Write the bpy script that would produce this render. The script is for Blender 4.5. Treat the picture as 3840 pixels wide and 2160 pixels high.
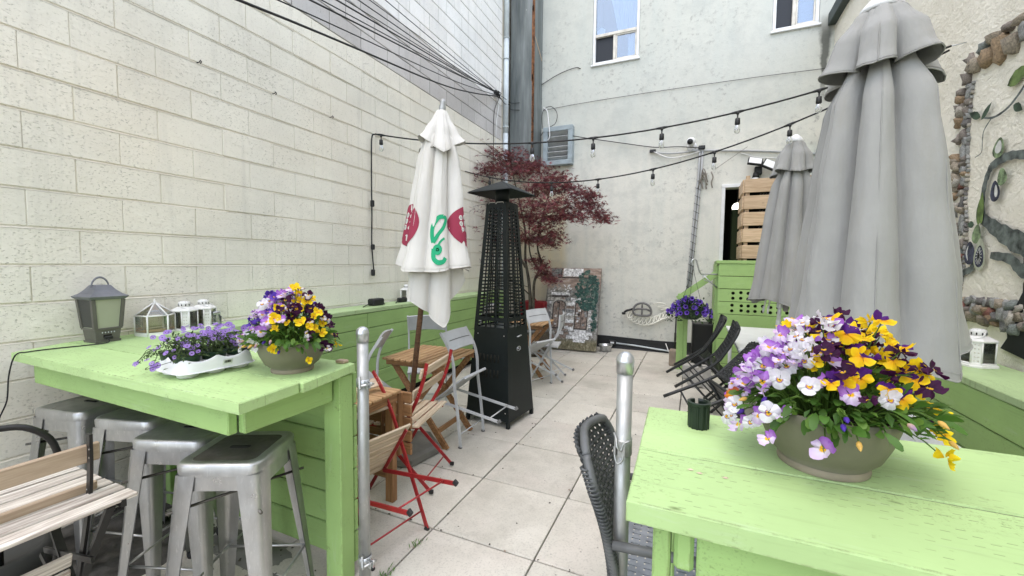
import bpy, bmesh, math, random
from mathutils import Vector, Matrix, Euler, noise
R = random.Random(7)
rad = math.radians
PI = math.pi
for o in list(bpy.data.objects):
    bpy.data.objects.remove(o)
S = bpy.context.scene
COL = S.collection

# ------------------------------------------------------------------ camera, sky, sun, exposure
cam_d = bpy.data.cameras.new('camera')
cam = bpy.data.objects.new('camera', cam_d)
COL.objects.link(cam)
cam_d.sensor_width = 36.0
cam_d.lens = 14.547
cam_d.clip_start = 0.02
cam_d.clip_end = 400
EYE = Vector((0.0, 0.0, 1.5059))
P_, Y_, R_ = .0592, .4136, .0104
fw = Vector((-math.sin(Y_), math.cos(Y_), 0)); ri = Vector((math.cos(Y_), math.sin(Y_), 0)); up = Vector((0, 0, 1))
cf = fw * math.cos(P_) - up * math.sin(P_); cu = up * math.cos(P_) + fw * math.sin(P_)
cr_, cu_ = ri * math.cos(R_) + cu * math.sin(R_), cu * math.cos(R_) - ri * math.sin(R_)
cam.matrix_world = Matrix((
    (cr_.x, cu_.x, -cf.x, EYE.x), (cr_.y, cu_.y, -cf.y, EYE.y), (cr_.z, cu_.z, -cf.z, EYE.z), (0, 0, 0, 1)))
S.camera = cam

SUN_EL, SUN_AZ = 70.0, 195.0          # azimuth clockwise from +Y
W = bpy.data.worlds.new('World'); S.world = W
W.use_nodes = True
wn = W.node_tree.nodes; wl = W.node_tree.links
bg = wn['Background']
sky = wn.new('ShaderNodeTexSky'); sky.sky_type = 'NISHITA'
sky.sun_disc = False
sky.sun_elevation = rad(SUN_EL); sky.sun_rotation = rad(SUN_AZ)
sky.air_density = 1.0; sky.dust_density = 2.0; sky.ozone_density = 1.0
wl.new(sky.outputs[0], bg.inputs[0])
bg.inputs[1].default_value = 0.15
sd = bpy.data.lights.new('sun', 'SUN'); sd.energy = 1.5; sd.angle = rad(170); sd.color = (1.0, .94, .84)
sun = bpy.data.objects.new('sun', sd); COL.objects.link(sun)
dirv = Vector((math.sin(rad(SUN_AZ)) * math.cos(rad(SUN_EL)), math.cos(rad(SUN_AZ)) * math.cos(rad(SUN_EL)), math.sin(rad(SUN_EL))))
sun.rotation_euler = dirv.to_track_quat('Z', 'Y').to_euler()
sun.location = (0, 0, 12)
S.view_settings.view_transform = 'Standard'
S.view_settings.look = 'None'
S.view_settings.exposure = 1.32
S.view_settings.gamma = 1.0
S.view_settings.use_curve_mapping = False
S.render.engine = 'CYCLES'
S.cycles.max_bounces = 8
S.cycles.diffuse_bounces = 3
S.cycles.transparent_max_bounces = 12
S.cycles.use_denoising = True

# ------------------------------------------------------------------ materials
MATS = {}
def nd(nt, typ, **kw):
    n = nt.nodes.new(typ)
    for k, v in kw.items():
        setattr(n, k, v)
    return n
def math_n(nt, op, a, b=None, c=None):
    n = nt.nodes.new('ShaderNodeMath'); n.operation = op
    for i, v in enumerate((a, b, c)):
        if v is None: continue
        if hasattr(v, 'links'): nt.links.new(v, n.inputs[i])
        else: n.inputs[i].default_value = v
    return n.outputs[0]
def mixc(nt, fac, a, b, mode='MIX'):
    n = nt.nodes.new('ShaderNodeMix'); n.data_type = 'RGBA'; n.blend_type = mode
    for sock, v in ((n.inputs[0], fac), (n.inputs[6], a), (n.inputs[7], b)):
        if hasattr(v, 'links'): nt.links.new(v, sock)
        elif isinstance(v, (int, float)): sock.default_value = v
        else: sock.default_value = (*v, 1)
    return n.outputs[2]
def ramp(nt, fac, pts):
    n = nt.nodes.new('ShaderNodeValToRGB')
    e = n.color_ramp.elements
    while len(e) < len(pts): e.new(.5)
    for i, (p, c) in enumerate(pts):
        e[i].position = p
        e[i].color = (*c, 1) if not isinstance(c, (int, float)) else (c, c, c, 1)
    nt.links.new(fac, n.inputs[0])
    return n.outputs[0]
def noise_n(nt, vec, scale, detail=4, rough=.55, dist=0):
    n = nt.nodes.new('ShaderNodeTexNoise')
    n.inputs['Scale'].default_value = scale; n.inputs['Detail'].default_value = detail
    n.inputs['Roughness'].default_value = rough; n.inputs['Distortion'].default_value = dist
    if vec is not None: nt.links.new(vec, n.inputs['Vector'])
    return n.outputs[0]
def vor_n(nt, vec, scale, feature='F1', out=0):
    n = nt.nodes.new('ShaderNodeTexVoronoi'); n.feature = feature
    n.inputs['Scale'].default_value = scale
    nt.links.new(vec, n.inputs['Vector'])
    return n.outputs[out]
def stretch(nt, vec, s):
    n = nt.nodes.new('ShaderNodeMapping'); n.inputs['Scale'].default_value = s
    nt.links.new(vec, n.inputs[0])
    return n.outputs[0]
class Mt:
    """A new material with a Principled node, coordinates that differ from copy to copy, and helpers."""
    def __init__(s, name, rough=.6, metal=0.0, spec=.4, world=False):
        m = bpy.data.materials.new(name); m.use_nodes = True
        s.m = m; s.nt = m.node_tree; s.b = s.nt.nodes['Principled BSDF']
        s.b.inputs['Roughness'].default_value = rough
        s.b.inputs['Metallic'].default_value = metal
        s.b.inputs['Specular IOR Level'].default_value = spec
        tc = nd(s.nt, 'ShaderNodeTexCoord'); oi = nd(s.nt, 'ShaderNodeObjectInfo')
        s.rnd = oi.outputs['Random']
        s.tc = tc
        if world:
            g = nd(s.nt, 'ShaderNodeNewGeometry'); s.v = g.outputs['Position']
        else:
            add = nd(s.nt, 'ShaderNodeVectorMath', operation='ADD')
            mul = math_n(s.nt, 'MULTIPLY', s.rnd, 37.0)
            s.nt.links.new(tc.outputs['Object'], add.inputs[0]); s.nt.links.new(mul, add.inputs[1])
            s.v = add.outputs[0]
        s.h = None
        MATS[name] = m
    def col(s, c):
        if hasattr(c, 'links'): s.nt.links.new(c, s.b.inputs['Base Color'])
        else: s.b.inputs['Base Color'].default_value = (*c, 1)
    def var(s, c, amt=.12):
        """per-object brightness difference"""
        f = math_n(s.nt, 'MULTIPLY_ADD', s.rnd, amt, 1 - amt * .5)
        n = nd(s.nt, 'ShaderNodeVectorMath', operation='SCALE')
        if hasattr(c, 'links'): s.nt.links.new(c, n.inputs[0])
        else: n.inputs[0].default_value = c
        s.nt.links.new(f, n.inputs['Scale'])
        return n.outputs[0]
    def bump(s, height, strength=.3, dist=.01):
        n = nd(s.nt, 'ShaderNodeBump')
        n.inputs['Strength'].default_value = strength; n.inputs['Distance'].default_value = dist
        s.nt.links.new(height, n.inputs['Height'])
        if s.h is not None: s.nt.links.new(s.h, n.inputs['Normal'])
        s.h = n.outputs[0]
        s.nt.links.new(s.h, s.b.inputs['Normal'])
    def rough(s, r):
        s.nt.links.new(r, s.b.inputs['Roughness'])
def simple(name, c, rough=.55, metal=0.0, var=.0, nscale=0, namt=.15, bump=0, bscale=60, spec=.4):
    m = Mt(name, rough, metal, spec)
    c2 = c
    if nscale:
        f = noise_n(m.nt, m.v, nscale, 5)
        lo = tuple(x * (1 - namt * 1.6) for x in c); hi = tuple(min(1, x * (1 + namt)) for x in c)
        c2 = ramp(m.nt, f, [(.3, lo), (.7, hi)])
    if var: c2 = m.var(c2, var)
    m.col(c2)
    if bump: m.bump(noise_n(m.nt, m.v, bscale, 4), bump, .004)
    return m.m
def block_paint(name, c, pit, pitamt, joint=False, var=.06):
    m = Mt(name, .85, 0, .25); nt = m.nt
    gp = nd(nt, 'ShaderNodeNewGeometry').outputs['Position']
    big = noise_n(nt, gp, 1.5, 6, .6)
    v2 = stretch(nt, m.v, (1, .6, 1.15))
    p = noise_n(nt, v2, 112, 3, .65)
    p2 = noise_n(nt, v2, 26, 3, .6)
    grime = ramp(nt, big, [(.33, tuple(x * .80 for x in c)), (.60, c)])
    warm = ramp(nt, noise_n(nt, gp, .55, 3), [(.45, c), (.72, (c[0] * 1.0, c[1] * .925, c[2] * .86))])
    base = mixc(nt, .55, grime, warm)
    drip = noise_n(nt, stretch(nt, gp, (7, 7, .45)), 1.6, 5, .65)
    base = mixc(nt, ramp(nt, drip, [(.52, 0), (.72, .30)]), base, tuple(x * .62 for x in c))
    rub = noise_n(nt, gp, 4.5, 6, .7)
    base = mixc(nt, ramp(nt, rub, [(.60, 0), (.72, .5)]), base, tuple(min(1, x * 1.06 + .02) for x in c))
    gate = ramp(nt, noise_n(nt, gp, 2.3, 4), [(.36, .15), (.62, 1)])
    msk = math_n(nt, 'MULTIPLY', ramp(nt, p, [(.585, 0), (.68, 1)]), math_n(nt, 'MULTIPLY_ADD', gate, .8, .2))
    base = mixc(nt, math_n(nt, 'MULTIPLY', msk, pitamt), base, pit)
    m.col(m.var(base, var))
    hgt = math_n(nt, 'SUBTRACT', math_n(nt, 'MULTIPLY', p2, .5), math_n(nt, 'MULTIPLY', msk, .9))
    m.bump(hgt, .55, .012)
    m.bump(noise_n(nt, m.v, 210, 2), .12, .004)
    return m.m
block_paint('block_cream', (.83, .80, .685), (.32, .305, .25), .66, var=.03)
block_paint('block_grey', (.60, .58, .55), (.2, .19, .18), .45, var=.18)
block_paint('block_light', (.84, .83, .79), (.28, .27, .25), .5, var=.1)
block_paint('mortar_cream', (.78, .74, .62), (.33, .31, .25), .5)
simple('mortar_grey', (.16, .155, .145), .95, bump=.4)
# smooth stucco of the rear wall: pale grey, cooler with streaks high up, warm paint low in the left corner
def stucco_rear():
    m = Mt('stucco_rear', .9, 0, .2, world=True); nt = m.nt
    sx = nd(nt, 'ShaderNodeSeparateXYZ'); nt.links.new(m.v, sx.inputs[0])
    X, Z = sx.outputs[0], sx.outputs[2]
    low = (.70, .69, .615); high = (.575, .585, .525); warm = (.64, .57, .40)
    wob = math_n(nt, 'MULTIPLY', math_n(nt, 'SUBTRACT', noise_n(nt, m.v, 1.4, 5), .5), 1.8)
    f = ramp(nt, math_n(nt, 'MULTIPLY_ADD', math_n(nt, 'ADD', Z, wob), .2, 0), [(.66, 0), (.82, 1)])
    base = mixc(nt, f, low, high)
    fw_ = ramp(nt, math_n(nt, 'MULTIPLY_ADD', X, -1.0, -1.9), [(.25, 0), (.40, 1)])
    zl = ramp(nt, math_n(nt, 'MULTIPLY', Z, .25), [(.72, 1), (.86, 0)])
    base = mixc(nt, math_n(nt, 'MULTIPLY', fw_, zl), base, warm)
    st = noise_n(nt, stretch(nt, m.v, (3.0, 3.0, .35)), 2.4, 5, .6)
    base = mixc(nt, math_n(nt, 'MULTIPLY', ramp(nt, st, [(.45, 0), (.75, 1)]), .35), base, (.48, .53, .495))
    base = mixc(nt, ramp(nt, noise_n(nt, m.v, 3.4, 7, .68), [(.36, .30), (.52, 0)]), base, (.40, .42, .39))
    base = mixc(nt, ramp(nt, noise_n(nt, m.v, 110, 3, .7), [(.56, 0), (.70, .35)]), base, (.36, .38, .36))
    sp = noise_n(nt, m.v, 14, 6, .75)
    zone = ramp(nt, noise_n(nt, m.v, .9, 3), [(.42, 0), (.62, 1)])
    base = mixc(nt, math_n(nt, 'MULTIPLY', math_n(nt, 'MULTIPLY', ramp(nt, sp, [(.55, 0), (.66, 1)]), zone), .7), base, (.30, .30, .275))
    # damp black run below the roof corner at right
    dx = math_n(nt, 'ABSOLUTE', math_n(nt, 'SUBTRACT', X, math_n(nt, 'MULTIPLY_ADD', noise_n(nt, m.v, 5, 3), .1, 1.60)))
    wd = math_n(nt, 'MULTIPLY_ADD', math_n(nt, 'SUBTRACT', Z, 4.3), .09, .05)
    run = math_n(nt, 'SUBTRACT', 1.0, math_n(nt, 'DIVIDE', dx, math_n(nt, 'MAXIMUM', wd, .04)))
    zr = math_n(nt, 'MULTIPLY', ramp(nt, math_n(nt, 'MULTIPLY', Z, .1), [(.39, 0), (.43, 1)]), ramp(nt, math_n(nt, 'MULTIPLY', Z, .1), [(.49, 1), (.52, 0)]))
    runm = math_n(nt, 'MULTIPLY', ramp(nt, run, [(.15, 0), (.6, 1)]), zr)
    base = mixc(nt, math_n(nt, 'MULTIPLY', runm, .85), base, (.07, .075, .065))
    m.col(base)
    m.bump(noise_n(nt, m.v, 7, 6, .6), .35, .02)
    m.bump(noise_n(nt, m.v, 60, 3), .22, .006)
stucco_rear()
def stucco_side():
    m = Mt('stucco_side', .9, 0, .2, world=True); nt = m.nt
    f = noise_n(nt, m.v, 1.7, 5)
    base = ramp(nt, f, [(.3, (.80, .75, .62)), (.7, (.90, .86, .74))])
    p = noise_n(nt, m.v, 55, 4, .65)
    base = mixc(nt, math_n(nt, 'MULTIPLY', ramp(nt, p, [(.6, 0), (.72, 1)]), .35), base, (.33, .30, .24))
    m.col(base)
    m.bump(noise_n(nt, stretch(nt, m.v, (1, 1, 1.4)), 16, 6, .65, .6), .7, .03)
    m.bump(noise_n(nt, m.v, 70, 3), .3, .008)
stucco_side()
simple('plaster_strip', (.58, .54, .45), .9, nscale=2.5, bump=.3, bscale=40)
def paver():
    m = Mt('paver', .88, 0, .25); nt = m.nt
    f = noise_n(nt, m.v, 3.2, 6, .6)
    base = ramp(nt, f, [(.28, (.50, .475, .41)), (.5, (.56, .535, .465)), (.72, (.60, .575, .505))])
    rose = ramp(nt, noise_n(nt, m.v, 2.0, 2), [(.5, 0), (.75, 1)])
    base = mixc(nt, math_n(nt, 'MULTIPLY', rose, .35), base, (.58, .50, .45))
    fine = noise_n(nt, m.v, 95, 4, .8)
    base = mixc(nt, ramp(nt, fine, [(.52, 0), (.70, .55)]), base, (.22, .205, .18))
    base = mixc(nt, ramp(nt, fine, [(.28, .25), (.4, 0)]), base, (.62, .6, .55))
    sp = vor_n(nt, m.v, 9)
    base = mixc(nt, ramp(nt, sp, [(.02, .7), (.06, 0)]), base, (.12, .11, .10))
    st = ramp(nt, noise_n(nt, m.v, 7, 5, .7), [(.58, 0), (.78, .4)])
    base = mixc(nt, st, base, (.27, .25, .215))
    edge = ramp(nt, noise_n(nt, nd(nt, 'ShaderNodeNewGeometry').outputs['Position'], 1.1, 6, .7), [(.48, 0), (.66, .45)])
    base = mixc(nt, edge, base, (.30, .285, .24))
    m.col(m.var(base, .16))
    m.bump(fine, .28, .004)
    m.bump(noise_n(nt, m.v, 5, 4), .12, .01)
paver()
simple('joint_dirt_shade', (.10, .095, .085), .95, nscale=9, namt=.4, bump=.5, bscale=80)  # ground dirt; also colours the painted shade in the table seams
def wood_paint(name, c, dash=0.0, wear=.35, gscale=1.0, dark=(.11, .15, .045)):
    m = Mt(name, .58, 0, .35); nt = m.nt
    g = noise_n(nt, stretch(nt, m.v, (1.2, 26, 26)), 2.2 * gscale, 5, .6, .4)
    big = noise_n(nt, m.v, 2.6, 4)
    base = ramp(nt, big, [(.3, tuple(x * .88 for x in c)), (.7, tuple(min(1, x * 1.08) for x in c))])
    base = mixc(nt, ramp(nt, g, [(.56, 0), (.72, wear)]), base, tuple(x * .55 for x in c))
    scuff = noise_n(nt, m.v, 16, 6, .75)
    base = mixc(nt, ramp(nt, scuff, [(.61, 0), (.73, .7 * (wear / .35))]), base, dark)
    clus = ramp(nt, noise_n(nt, m.v, 3.6, 4, .6), [(.50, 0), (.66, 1)])
    spk = ramp(nt, noise_n(nt, m.v, 150, 3, .7), [(.56, 0), (.66, 1)])
    base = mixc(nt, math_n(nt, 'MULTIPLY', math_n(nt, 'MULTIPLY', clus, spk), wear * 1.6), base, dark)
    ring = noise_n(nt, stretch(nt, m.v, (.45, 34, 34)), 1.3, 2, .5, 1.2)
    rl_ = ramp(nt, math_n(nt, 'FRACT', math_n(nt, 'MULTIPLY', ring, 9)), [(.0, .55), (.16, 0), (.9, 0), (1, .4)])
    base = mixc(nt, math_n(nt, 'MULTIPLY', rl_, ramp(nt, noise_n(nt, m.v, 1.7, 3), [(.44, 0), (.62, wear * 1.3)])), base, tuple(x * .6 for x in c))
    pale = ramp(nt, noise_n(nt, stretch(nt, m.v, (.8, 5, 5)), 5, 5, .7), [(.60, 0), (.74, wear * .9)])
    base = mixc(nt, pale, base, tuple(min(1, x * .5 + .36) for x in c))
    knot = vor_n(nt, stretch(nt, m.v, (1, 2.2, 2.2)), 3.3)
    base = mixc(nt, ramp(nt, knot, [(.025, .8), (.06, 0)]), base, dark)
    h = math_n(nt, 'MULTIPLY', g, .5)
    if dash:
        sx = nd(nt, 'ShaderNodeSeparateXYZ'); nt.links.new(m.v, sx.inputs[0])
        vrow = math_n(nt, 'MULTIPLY', sx.outputs[1], 62)
        row = math_n(nt, 'FLOOR', vrow)
        u = math_n(nt, 'MULTIPLY_ADD', sx.outputs[0], 22, math_n(nt, 'MULTIPLY', row, .37))
        cb = nd(nt, 'ShaderNodeCombineXYZ'); nt.links.new(math_n(nt, 'FLOOR', u), cb.inputs[0]); nt.links.new(row, cb.inputs[1])
        wn_ = nd(nt, 'ShaderNodeTexWhiteNoise'); nt.links.new(cb.outputs[0], wn_.inputs[0])
        on = math_n(nt, 'GREATER_THAN', wn_.outputs[0], .42)
        fu = math_n(nt, 'ABSOLUTE', math_n(nt, 'SUBTRACT', math_n(nt, 'FRACT', u), .5))
        fv = math_n(nt, 'ABSOLUTE', math_n(nt, 'SUBTRACT', math_n(nt, 'FRACT', vrow), .5))
        mk = math_n(nt, 'MULTIPLY', math_n(nt, 'LESS_THAN', fu, .16), math_n(nt, 'LESS_THAN', fv, .07))
        patch = ramp(nt, noise_n(nt, m.v, 4, 2), [(.38, 0), (.55, 1)])
        mk = math_n(nt, 'MULTIPLY', math_n(nt, 'MULTIPLY', mk, on), patch)
        base = mixc(nt, math_n(nt, 'MULTIPLY', mk, dash), base, tuple(x * .42 for x in c))
        h = math_n(nt, 'SUBTRACT', h, mk)
    bv = nd(nt, 'ShaderNodeBevel'); bv.samples = 4; bv.inputs[0].default_value = .007
    gn = nd(nt, 'ShaderNodeNewGeometry'); dt = nd(nt, 'ShaderNodeVectorMath', operation='DOT_PRODUCT')
    nt.links.new(bv.outputs[0], dt.inputs[0]); nt.links.new(gn.outputs['Normal'], dt.inputs[1])
    em = ramp(nt, math_n(nt, 'SUBTRACT', 1.0, dt.outputs['Value']), [(.01, 0), (.10, 1)])
    wn2 = ramp(nt, noise_n(nt, m.v, 24, 5, .7), [(.46, 0), (.58, 1)])
    base = mixc(nt, math_n(nt, 'MULTIPLY', math_n(nt, 'MULTIPLY', em, wn2), .7), base, (.16, .17, .075))
    m.col(m.var(base, .08))
    m.bump(h, .35, .003)
    return m.m
GREEN = (.33, .505, .175)
wood_paint('green_top', (.435, .61, .265), dash=.85, wear=.30)
wood_paint('green_wood', GREEN, dash=0, wear=.30)
wood_paint('green_shelf', (.42, .56, .28), dash=.3, wear=.45)
def wood_nat(name, c1, c2, sc=1.0, rough=.6, var=.25):
    m = Mt(name, rough, 0, .35); nt = m.nt
    g = noise_n(nt, stretch(nt, m.v, (1.0, 18, 18)), 2.5 * sc, 6, .62, .8)
    base = ramp(nt, g, [(.30, c1), (.68, c2)])
    kn = vor_n(nt, stretch(nt, m.v, (1, 2, 2)), 2.6)
    base = mixc(nt, ramp(nt, kn, [(.03, .7), (.08, 0)]), base, tuple(x * .4 for x in c1))
    m.col(m.var(base, var)); m.bump(g, .3, .003)
    return m.m
wood_nat('wood_brown', (.16, .075, .032), (.40, .22, .10))
wood_nat('wood_honey', (.30, .16, .075), (.56, .37, .19))
wood_nat('wood_pale', (.38, .29, .19), (.68, .57, .43), var=.18)
wood_nat('wood_weather', (.26, .20, .16), (.80, .75, .67), sc=1.8, var=.3)
wood_nat('wood_tan', (.33, .24, .16), (.55, .43, .31), var=.15)
wood_nat('wood_pallet', (.42, .29, .17), (.68, .51, .34), var=.22)
wood_nat('wood_dark', (.075, .04, .025), (.20, .11, .06))
wood_nat('barrel_wood', (.035, .028, .02), (.11, .09, .065))
def metal(name, c, rough, spots=.0, spotc=(.2, .1, .05), bscale=40, var=0):
    m = Mt(name, rough, .85, .5); nt = m.nt
    f = noise_n(nt, stretch(nt, m.v, (1, 1, .35)), 12, 5, .6)
    base = ramp(nt, f, [(.3, tuple(x * .78 for x in c)), (.7, tuple(min(1, x * 1.06) for x in c))])
    if spots:
        base = mixc(nt, ramp(nt, noise_n(nt, m.v, 22, 6, .7), [(.60, 0), (.72, spots)]), base, spotc)
    scr = noise_n(nt, stretch(nt, m.v, (9, 9, 1.2)), 16, 4, .7, .6)
    base = mixc(nt, ramp(nt, scr, [(.60, 0), (.66, .35)]), base, tuple(min(1, x * 1.5) for x in c))
    base = mixc(nt, ramp(nt, noise_n(nt, m.v, 5, 6, .7), [(.52, 0), (.74, .22)]), base, tuple(x * .5 for x in c))
    m.col(m.var(base, var) if var else base)
    m.rough(ramp(nt, noise_n(nt, m.v, 18, 4), [(.3, rough * .75), (.7, min(1, rough * 1.35))]))
    m.bump(noise_n(nt, m.v, bscale, 3), .08, .003)
    return m.m
metal('galvanized', (.46, .47, .455), .5, .25, (.34, .35, .34))
metal('stool_steel', (.50, .50, .49), .36, .12, (.28, .26, .23), var=.06)
metal('stool_worn', (.16, .15, .13), .6, .5, (.28, .36, .32))
metal('zinc', (.62, .64, .65), .33)
metal('chrome_thin', (.6, .62, .62), .25)
simple('rust_stain', (.22, .09, .035), .8, nscale=14, namt=.5)
simple('heater_black', (.009, .013, .013), .5, nscale=6, bump=.1, bscale=90, spec=.3)
simple('black_plastic', (.015, .016, .016), .45)
simple('black_steel', (.018, .017, .016), .38, nscale=8)
simple('rubber_black', (.02, .02, .02), .7)
simple('rattan', (.075, .08, .08), .5, nscale=30, namt=.3, spec=.5)
simple('rattan_black', (.016, .018, .018), .45, nscale=30, namt=.3, spec=.5)
simple('rattan_tube', (.12, .125, .125), .42, nscale=14, spec=.5)
simple('wicker_seat', (.30, .32, .35), .6, nscale=20)
simple('grey_steel_paint', (.50, .515, .52), .42, nscale=8, namt=.08, spec=.5)
simple('grey_taupe', (.30, .28, .26), .5)
simple('red_steel', (.33, .018, .022), .38, nscale=9, namt=.2, spec=.5)
simple('red_plastic', (.24, .012, .016), .6, nscale=4)
def fabric(name, c, var2, scale=420, rough=.9):
    m = Mt(name, rough, 0, .2); nt = m.nt
    big = noise_n(nt, m.v, 3.0, 4)
    base = ramp(nt, big, [(.3, tuple(x * (1 - var2) for x in c)), (.7, c)])
    stn = noise_n(nt, stretch(nt, m.v, (5, 5, .7)), 2.2, 6, .65)
    base = mixc(nt, ramp(nt, stn, [(.50, 0), (.72, .35)]), base, (c[0] * .80, c[1] * .76, c[2] * .66))
    m.col(base)
    m.bump(noise_n(nt, m.v, scale, 2), .12, .002)
    m.bump(noise_n(nt, stretch(nt, m.v, (1, 1, .45)), 11, 5, .6), .5, .016)
    m.b.inputs['Sheen Weight'].default_value = .15
    return m.m
fabric('canvas_grey', (.35, .352, .335), .16)
fabric('canvas_white', (.70, .685, .64), .08)
simple('canvas_maroon', (.30, .035, .07), .85)
simple('canvas_green', (.02, .36, .17), .85)
simple('white_plastic', (.78, .79, .79), .4, nscale=5, namt=.04)
simple('white_table', (.80, .81, .82), .35, nscale=5, namt=.03)
simple('white_paint_metal', (.78, .775, .74), .4, nscale=14, namt=.05)
simple('cream_frame', (.66, .63, .55), .5, nscale=8)
simple('white_frame', (.76, .77, .76), .5, nscale=8, namt=.06)
simple('lantern_grey', (.125, .118, .10), .55, nscale=8)
simple('lantern_roof', (.16, .165, .18), .5, nscale=6)
simple('lantern_frost', (.37, .385, .28), .55, nscale=3, namt=.06)
simple('dark_panel', (.055, .055, .05), .6)
simple('pot_olive', (.175, .165, .115), .55, nscale=5, namt=.12, bump=.15, bscale=120)
simple('pot_rim', (.27, .235, .165), .7, nscale=9)
simple('soil', (.03, .022, .016), .95, bump=.6, bscale=60)
simple('pot_green', (.012, .035, .02), .45)
simple('cup_green', (.012, .024, .014), .4, nscale=12, namt=.4)
simple('vent_blue', (.34, .40, .42), .55, nscale=8, namt=.12)
simple('vent_slat', (.46, .48, .48), .6, nscale=8)
simple('pipe_grey', (.60, .66, .68), .5, nscale=4)
simple('roof_dark', (.045, .06, .055), .6, nscale=4)
simple('cable_black', (.012, .012, .012), .5)
simple('cable_grey', (.42, .43, .43), .5)
simple('cable_white', (.75, .75, .73), .5)
simple('twine', (.22, .20, .17), .8)
simple('tarp_black', (.014, .015, .015), .55, nscale=8, bump=.9, bscale=11)
simple('concrete_block', (.38, .37, .34), .9, nscale=8, bump=.5, bscale=70)
simple('concrete_dark', (.19, .185, .165), .85, nscale=7, bump=.35, bscale=70)
simple('brick_rough', (.33, .27, .21), .9, nscale=8, bump=.5)
simple('teal_plastic', (.02, .32, .22), .45)
simple('yellow_plastic', (.62, .44, .08), .5)
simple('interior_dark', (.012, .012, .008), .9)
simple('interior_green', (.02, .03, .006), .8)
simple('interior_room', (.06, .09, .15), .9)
simple('curtain', (.80, .84, .88), .85)
simple('blind', (.45, .58, .78), .7)
simple('weed_leaf', (.10, .19, .045), .6, var=.3)
simple('hose_white', (.82, .81, .72), .4)
simple('sculpt_grey', (.17, .17, .165), .5, nscale=10)
simple('bolt_zinc', (.6, .6, .58), .35, .7)
simple('screw_head', (.75, .73, .68), .4, .5)
simple('bone_stone', (.55, .53, .49), .9)
simple('bark', (.085, .075, .055), .85, nscale=20, namt=.35, bump=.5, bscale=50)
simple('twig', (.045, .03, .028), .8)
for i, c in enumerate([(.30, .255, .19), (.22, .19, .16), (.30, .215, .13), (.30, .30, .28), (.16, .15, .14), (.20, .09, .065), (.40, .37, .31), (.20, .22, .20)]):
    simple('stone_%s' % 'abcdefgh'[i], c, .8, nscale=9, namt=.3, var=.2, bump=.35, bscale=24)
def duct():
    m = Mt('duct_metal', .5, .35, .4, world=True); nt = m.nt
    f = noise_n(nt, stretch(nt, m.v, (4, 4, .5)), 1.6, 5, .6)
    base = ramp(nt, f, [(.28, (.10, .115, .115)), (.5, (.19, .21, .205)), (.75, (.32, .34, .34))])
    sp = vor_n(nt, stretch(nt, m.v, (1, 1, .6)), 3.2)
    base = mixc(nt, ramp(nt, sp, [(.02, .9), (.035, 0)]), base, (.72, .72, .68))
    m.col(base); m.bump(f, .15, .01)
duct()
def glass(name, tint, refl, rough=.03):
    m = bpy.data.materials.new(name); m.use_nodes = True; nt = m.node_tree
    nt.nodes.remove(nt.nodes['Principled BSDF'])
    t = nd(nt, 'ShaderNodeBsdfTransparent'); t.inputs[0].default_value = (*tint, 1)
    g = nd(nt, 'ShaderNodeBsdfGlossy'); g.inputs[0].default_value = (*((.66, .70, .72) if refl > .15 else (.9, .95, 1)), 1); g.inputs['Roughness'].default_value = rough
    f = nd(nt, 'ShaderNodeFresnel'); f.inputs[0].default_value = 1.5
    k = math_n(nt, 'MULTIPLY_ADD', f.outputs[0], 1.0, refl)
    mx = nd(nt, 'ShaderNodeMixShader'); nt.links.new(k, mx.inputs[0])
    nt.links.new(t.outputs[0], mx.inputs[1]); nt.links.new(g.outputs[0], mx.inputs[2])
    nt.links.new(mx.outputs[0], nt.nodes['Material Output'].inputs[0])
    MATS[name] = m
glass('window_glass', (.74, .84, .95), .20)
glass('clear_glass', (.93, .95, .94), .03)
glass('jar_glass', (.86, .88, .86), .06, .08)
glass('lantern_glass', (.80, .78, .70), .05, .1)
glass('bulb_glass', (.93, .93, .90), .10)
def emis(name, c, s):
    m = bpy.data.materials.new(name); m.use_nodes = True
    b = m.node_tree.nodes['Principled BSDF']
    b.inputs['Emission Color'].default_value = (*c, 1); b.inputs['Emission Strength'].default_value = s
    b.inputs['Base Color'].default_value = (*c, 1)
    MATS[name] = m
simple('dark_screen', (.012, .016, .022), .45)
emis('lamp_glow', (1, .95, .8), 1.6)
def leaf_mat(name, c, var=.35, trans=.35, rough=.5):
    m = Mt(name, rough, 0, .4); nt = m.nt
    base = m.var(c, var)
    m.col(base)
    tr = nd(nt, 'ShaderNodeBsdfTranslucent'); nt.links.new(base, tr.inputs[0])
    mx = nd(nt, 'ShaderNodeMixShader'); mx.inputs[0].default_value = trans
    nt.links.new(m.b.outputs[0], mx.inputs[1]); nt.links.new(tr.outputs[0], mx.inputs[2])
    nt.links.new(mx.outputs[0], nt.nodes['Material Output'].inputs[0])
    return m.m
leaf_mat('pansy_leaf', (.065, .15, .022))
leaf_mat('pansy_leaf_pale', (.13, .24, .04))
leaf_mat('petunia_leaf', (.035, .075, .02))
leaf_mat('verbena_leaf', (.07, .11, .035))
leaf_mat('maple_red', (.235, .07, .075), .7, .35)
leaf_mat('maple_dark', (.11, .036, .045), .5, .35)
leaf_mat('maple_brown', (.17, .075, .06), .5, .4)
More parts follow.
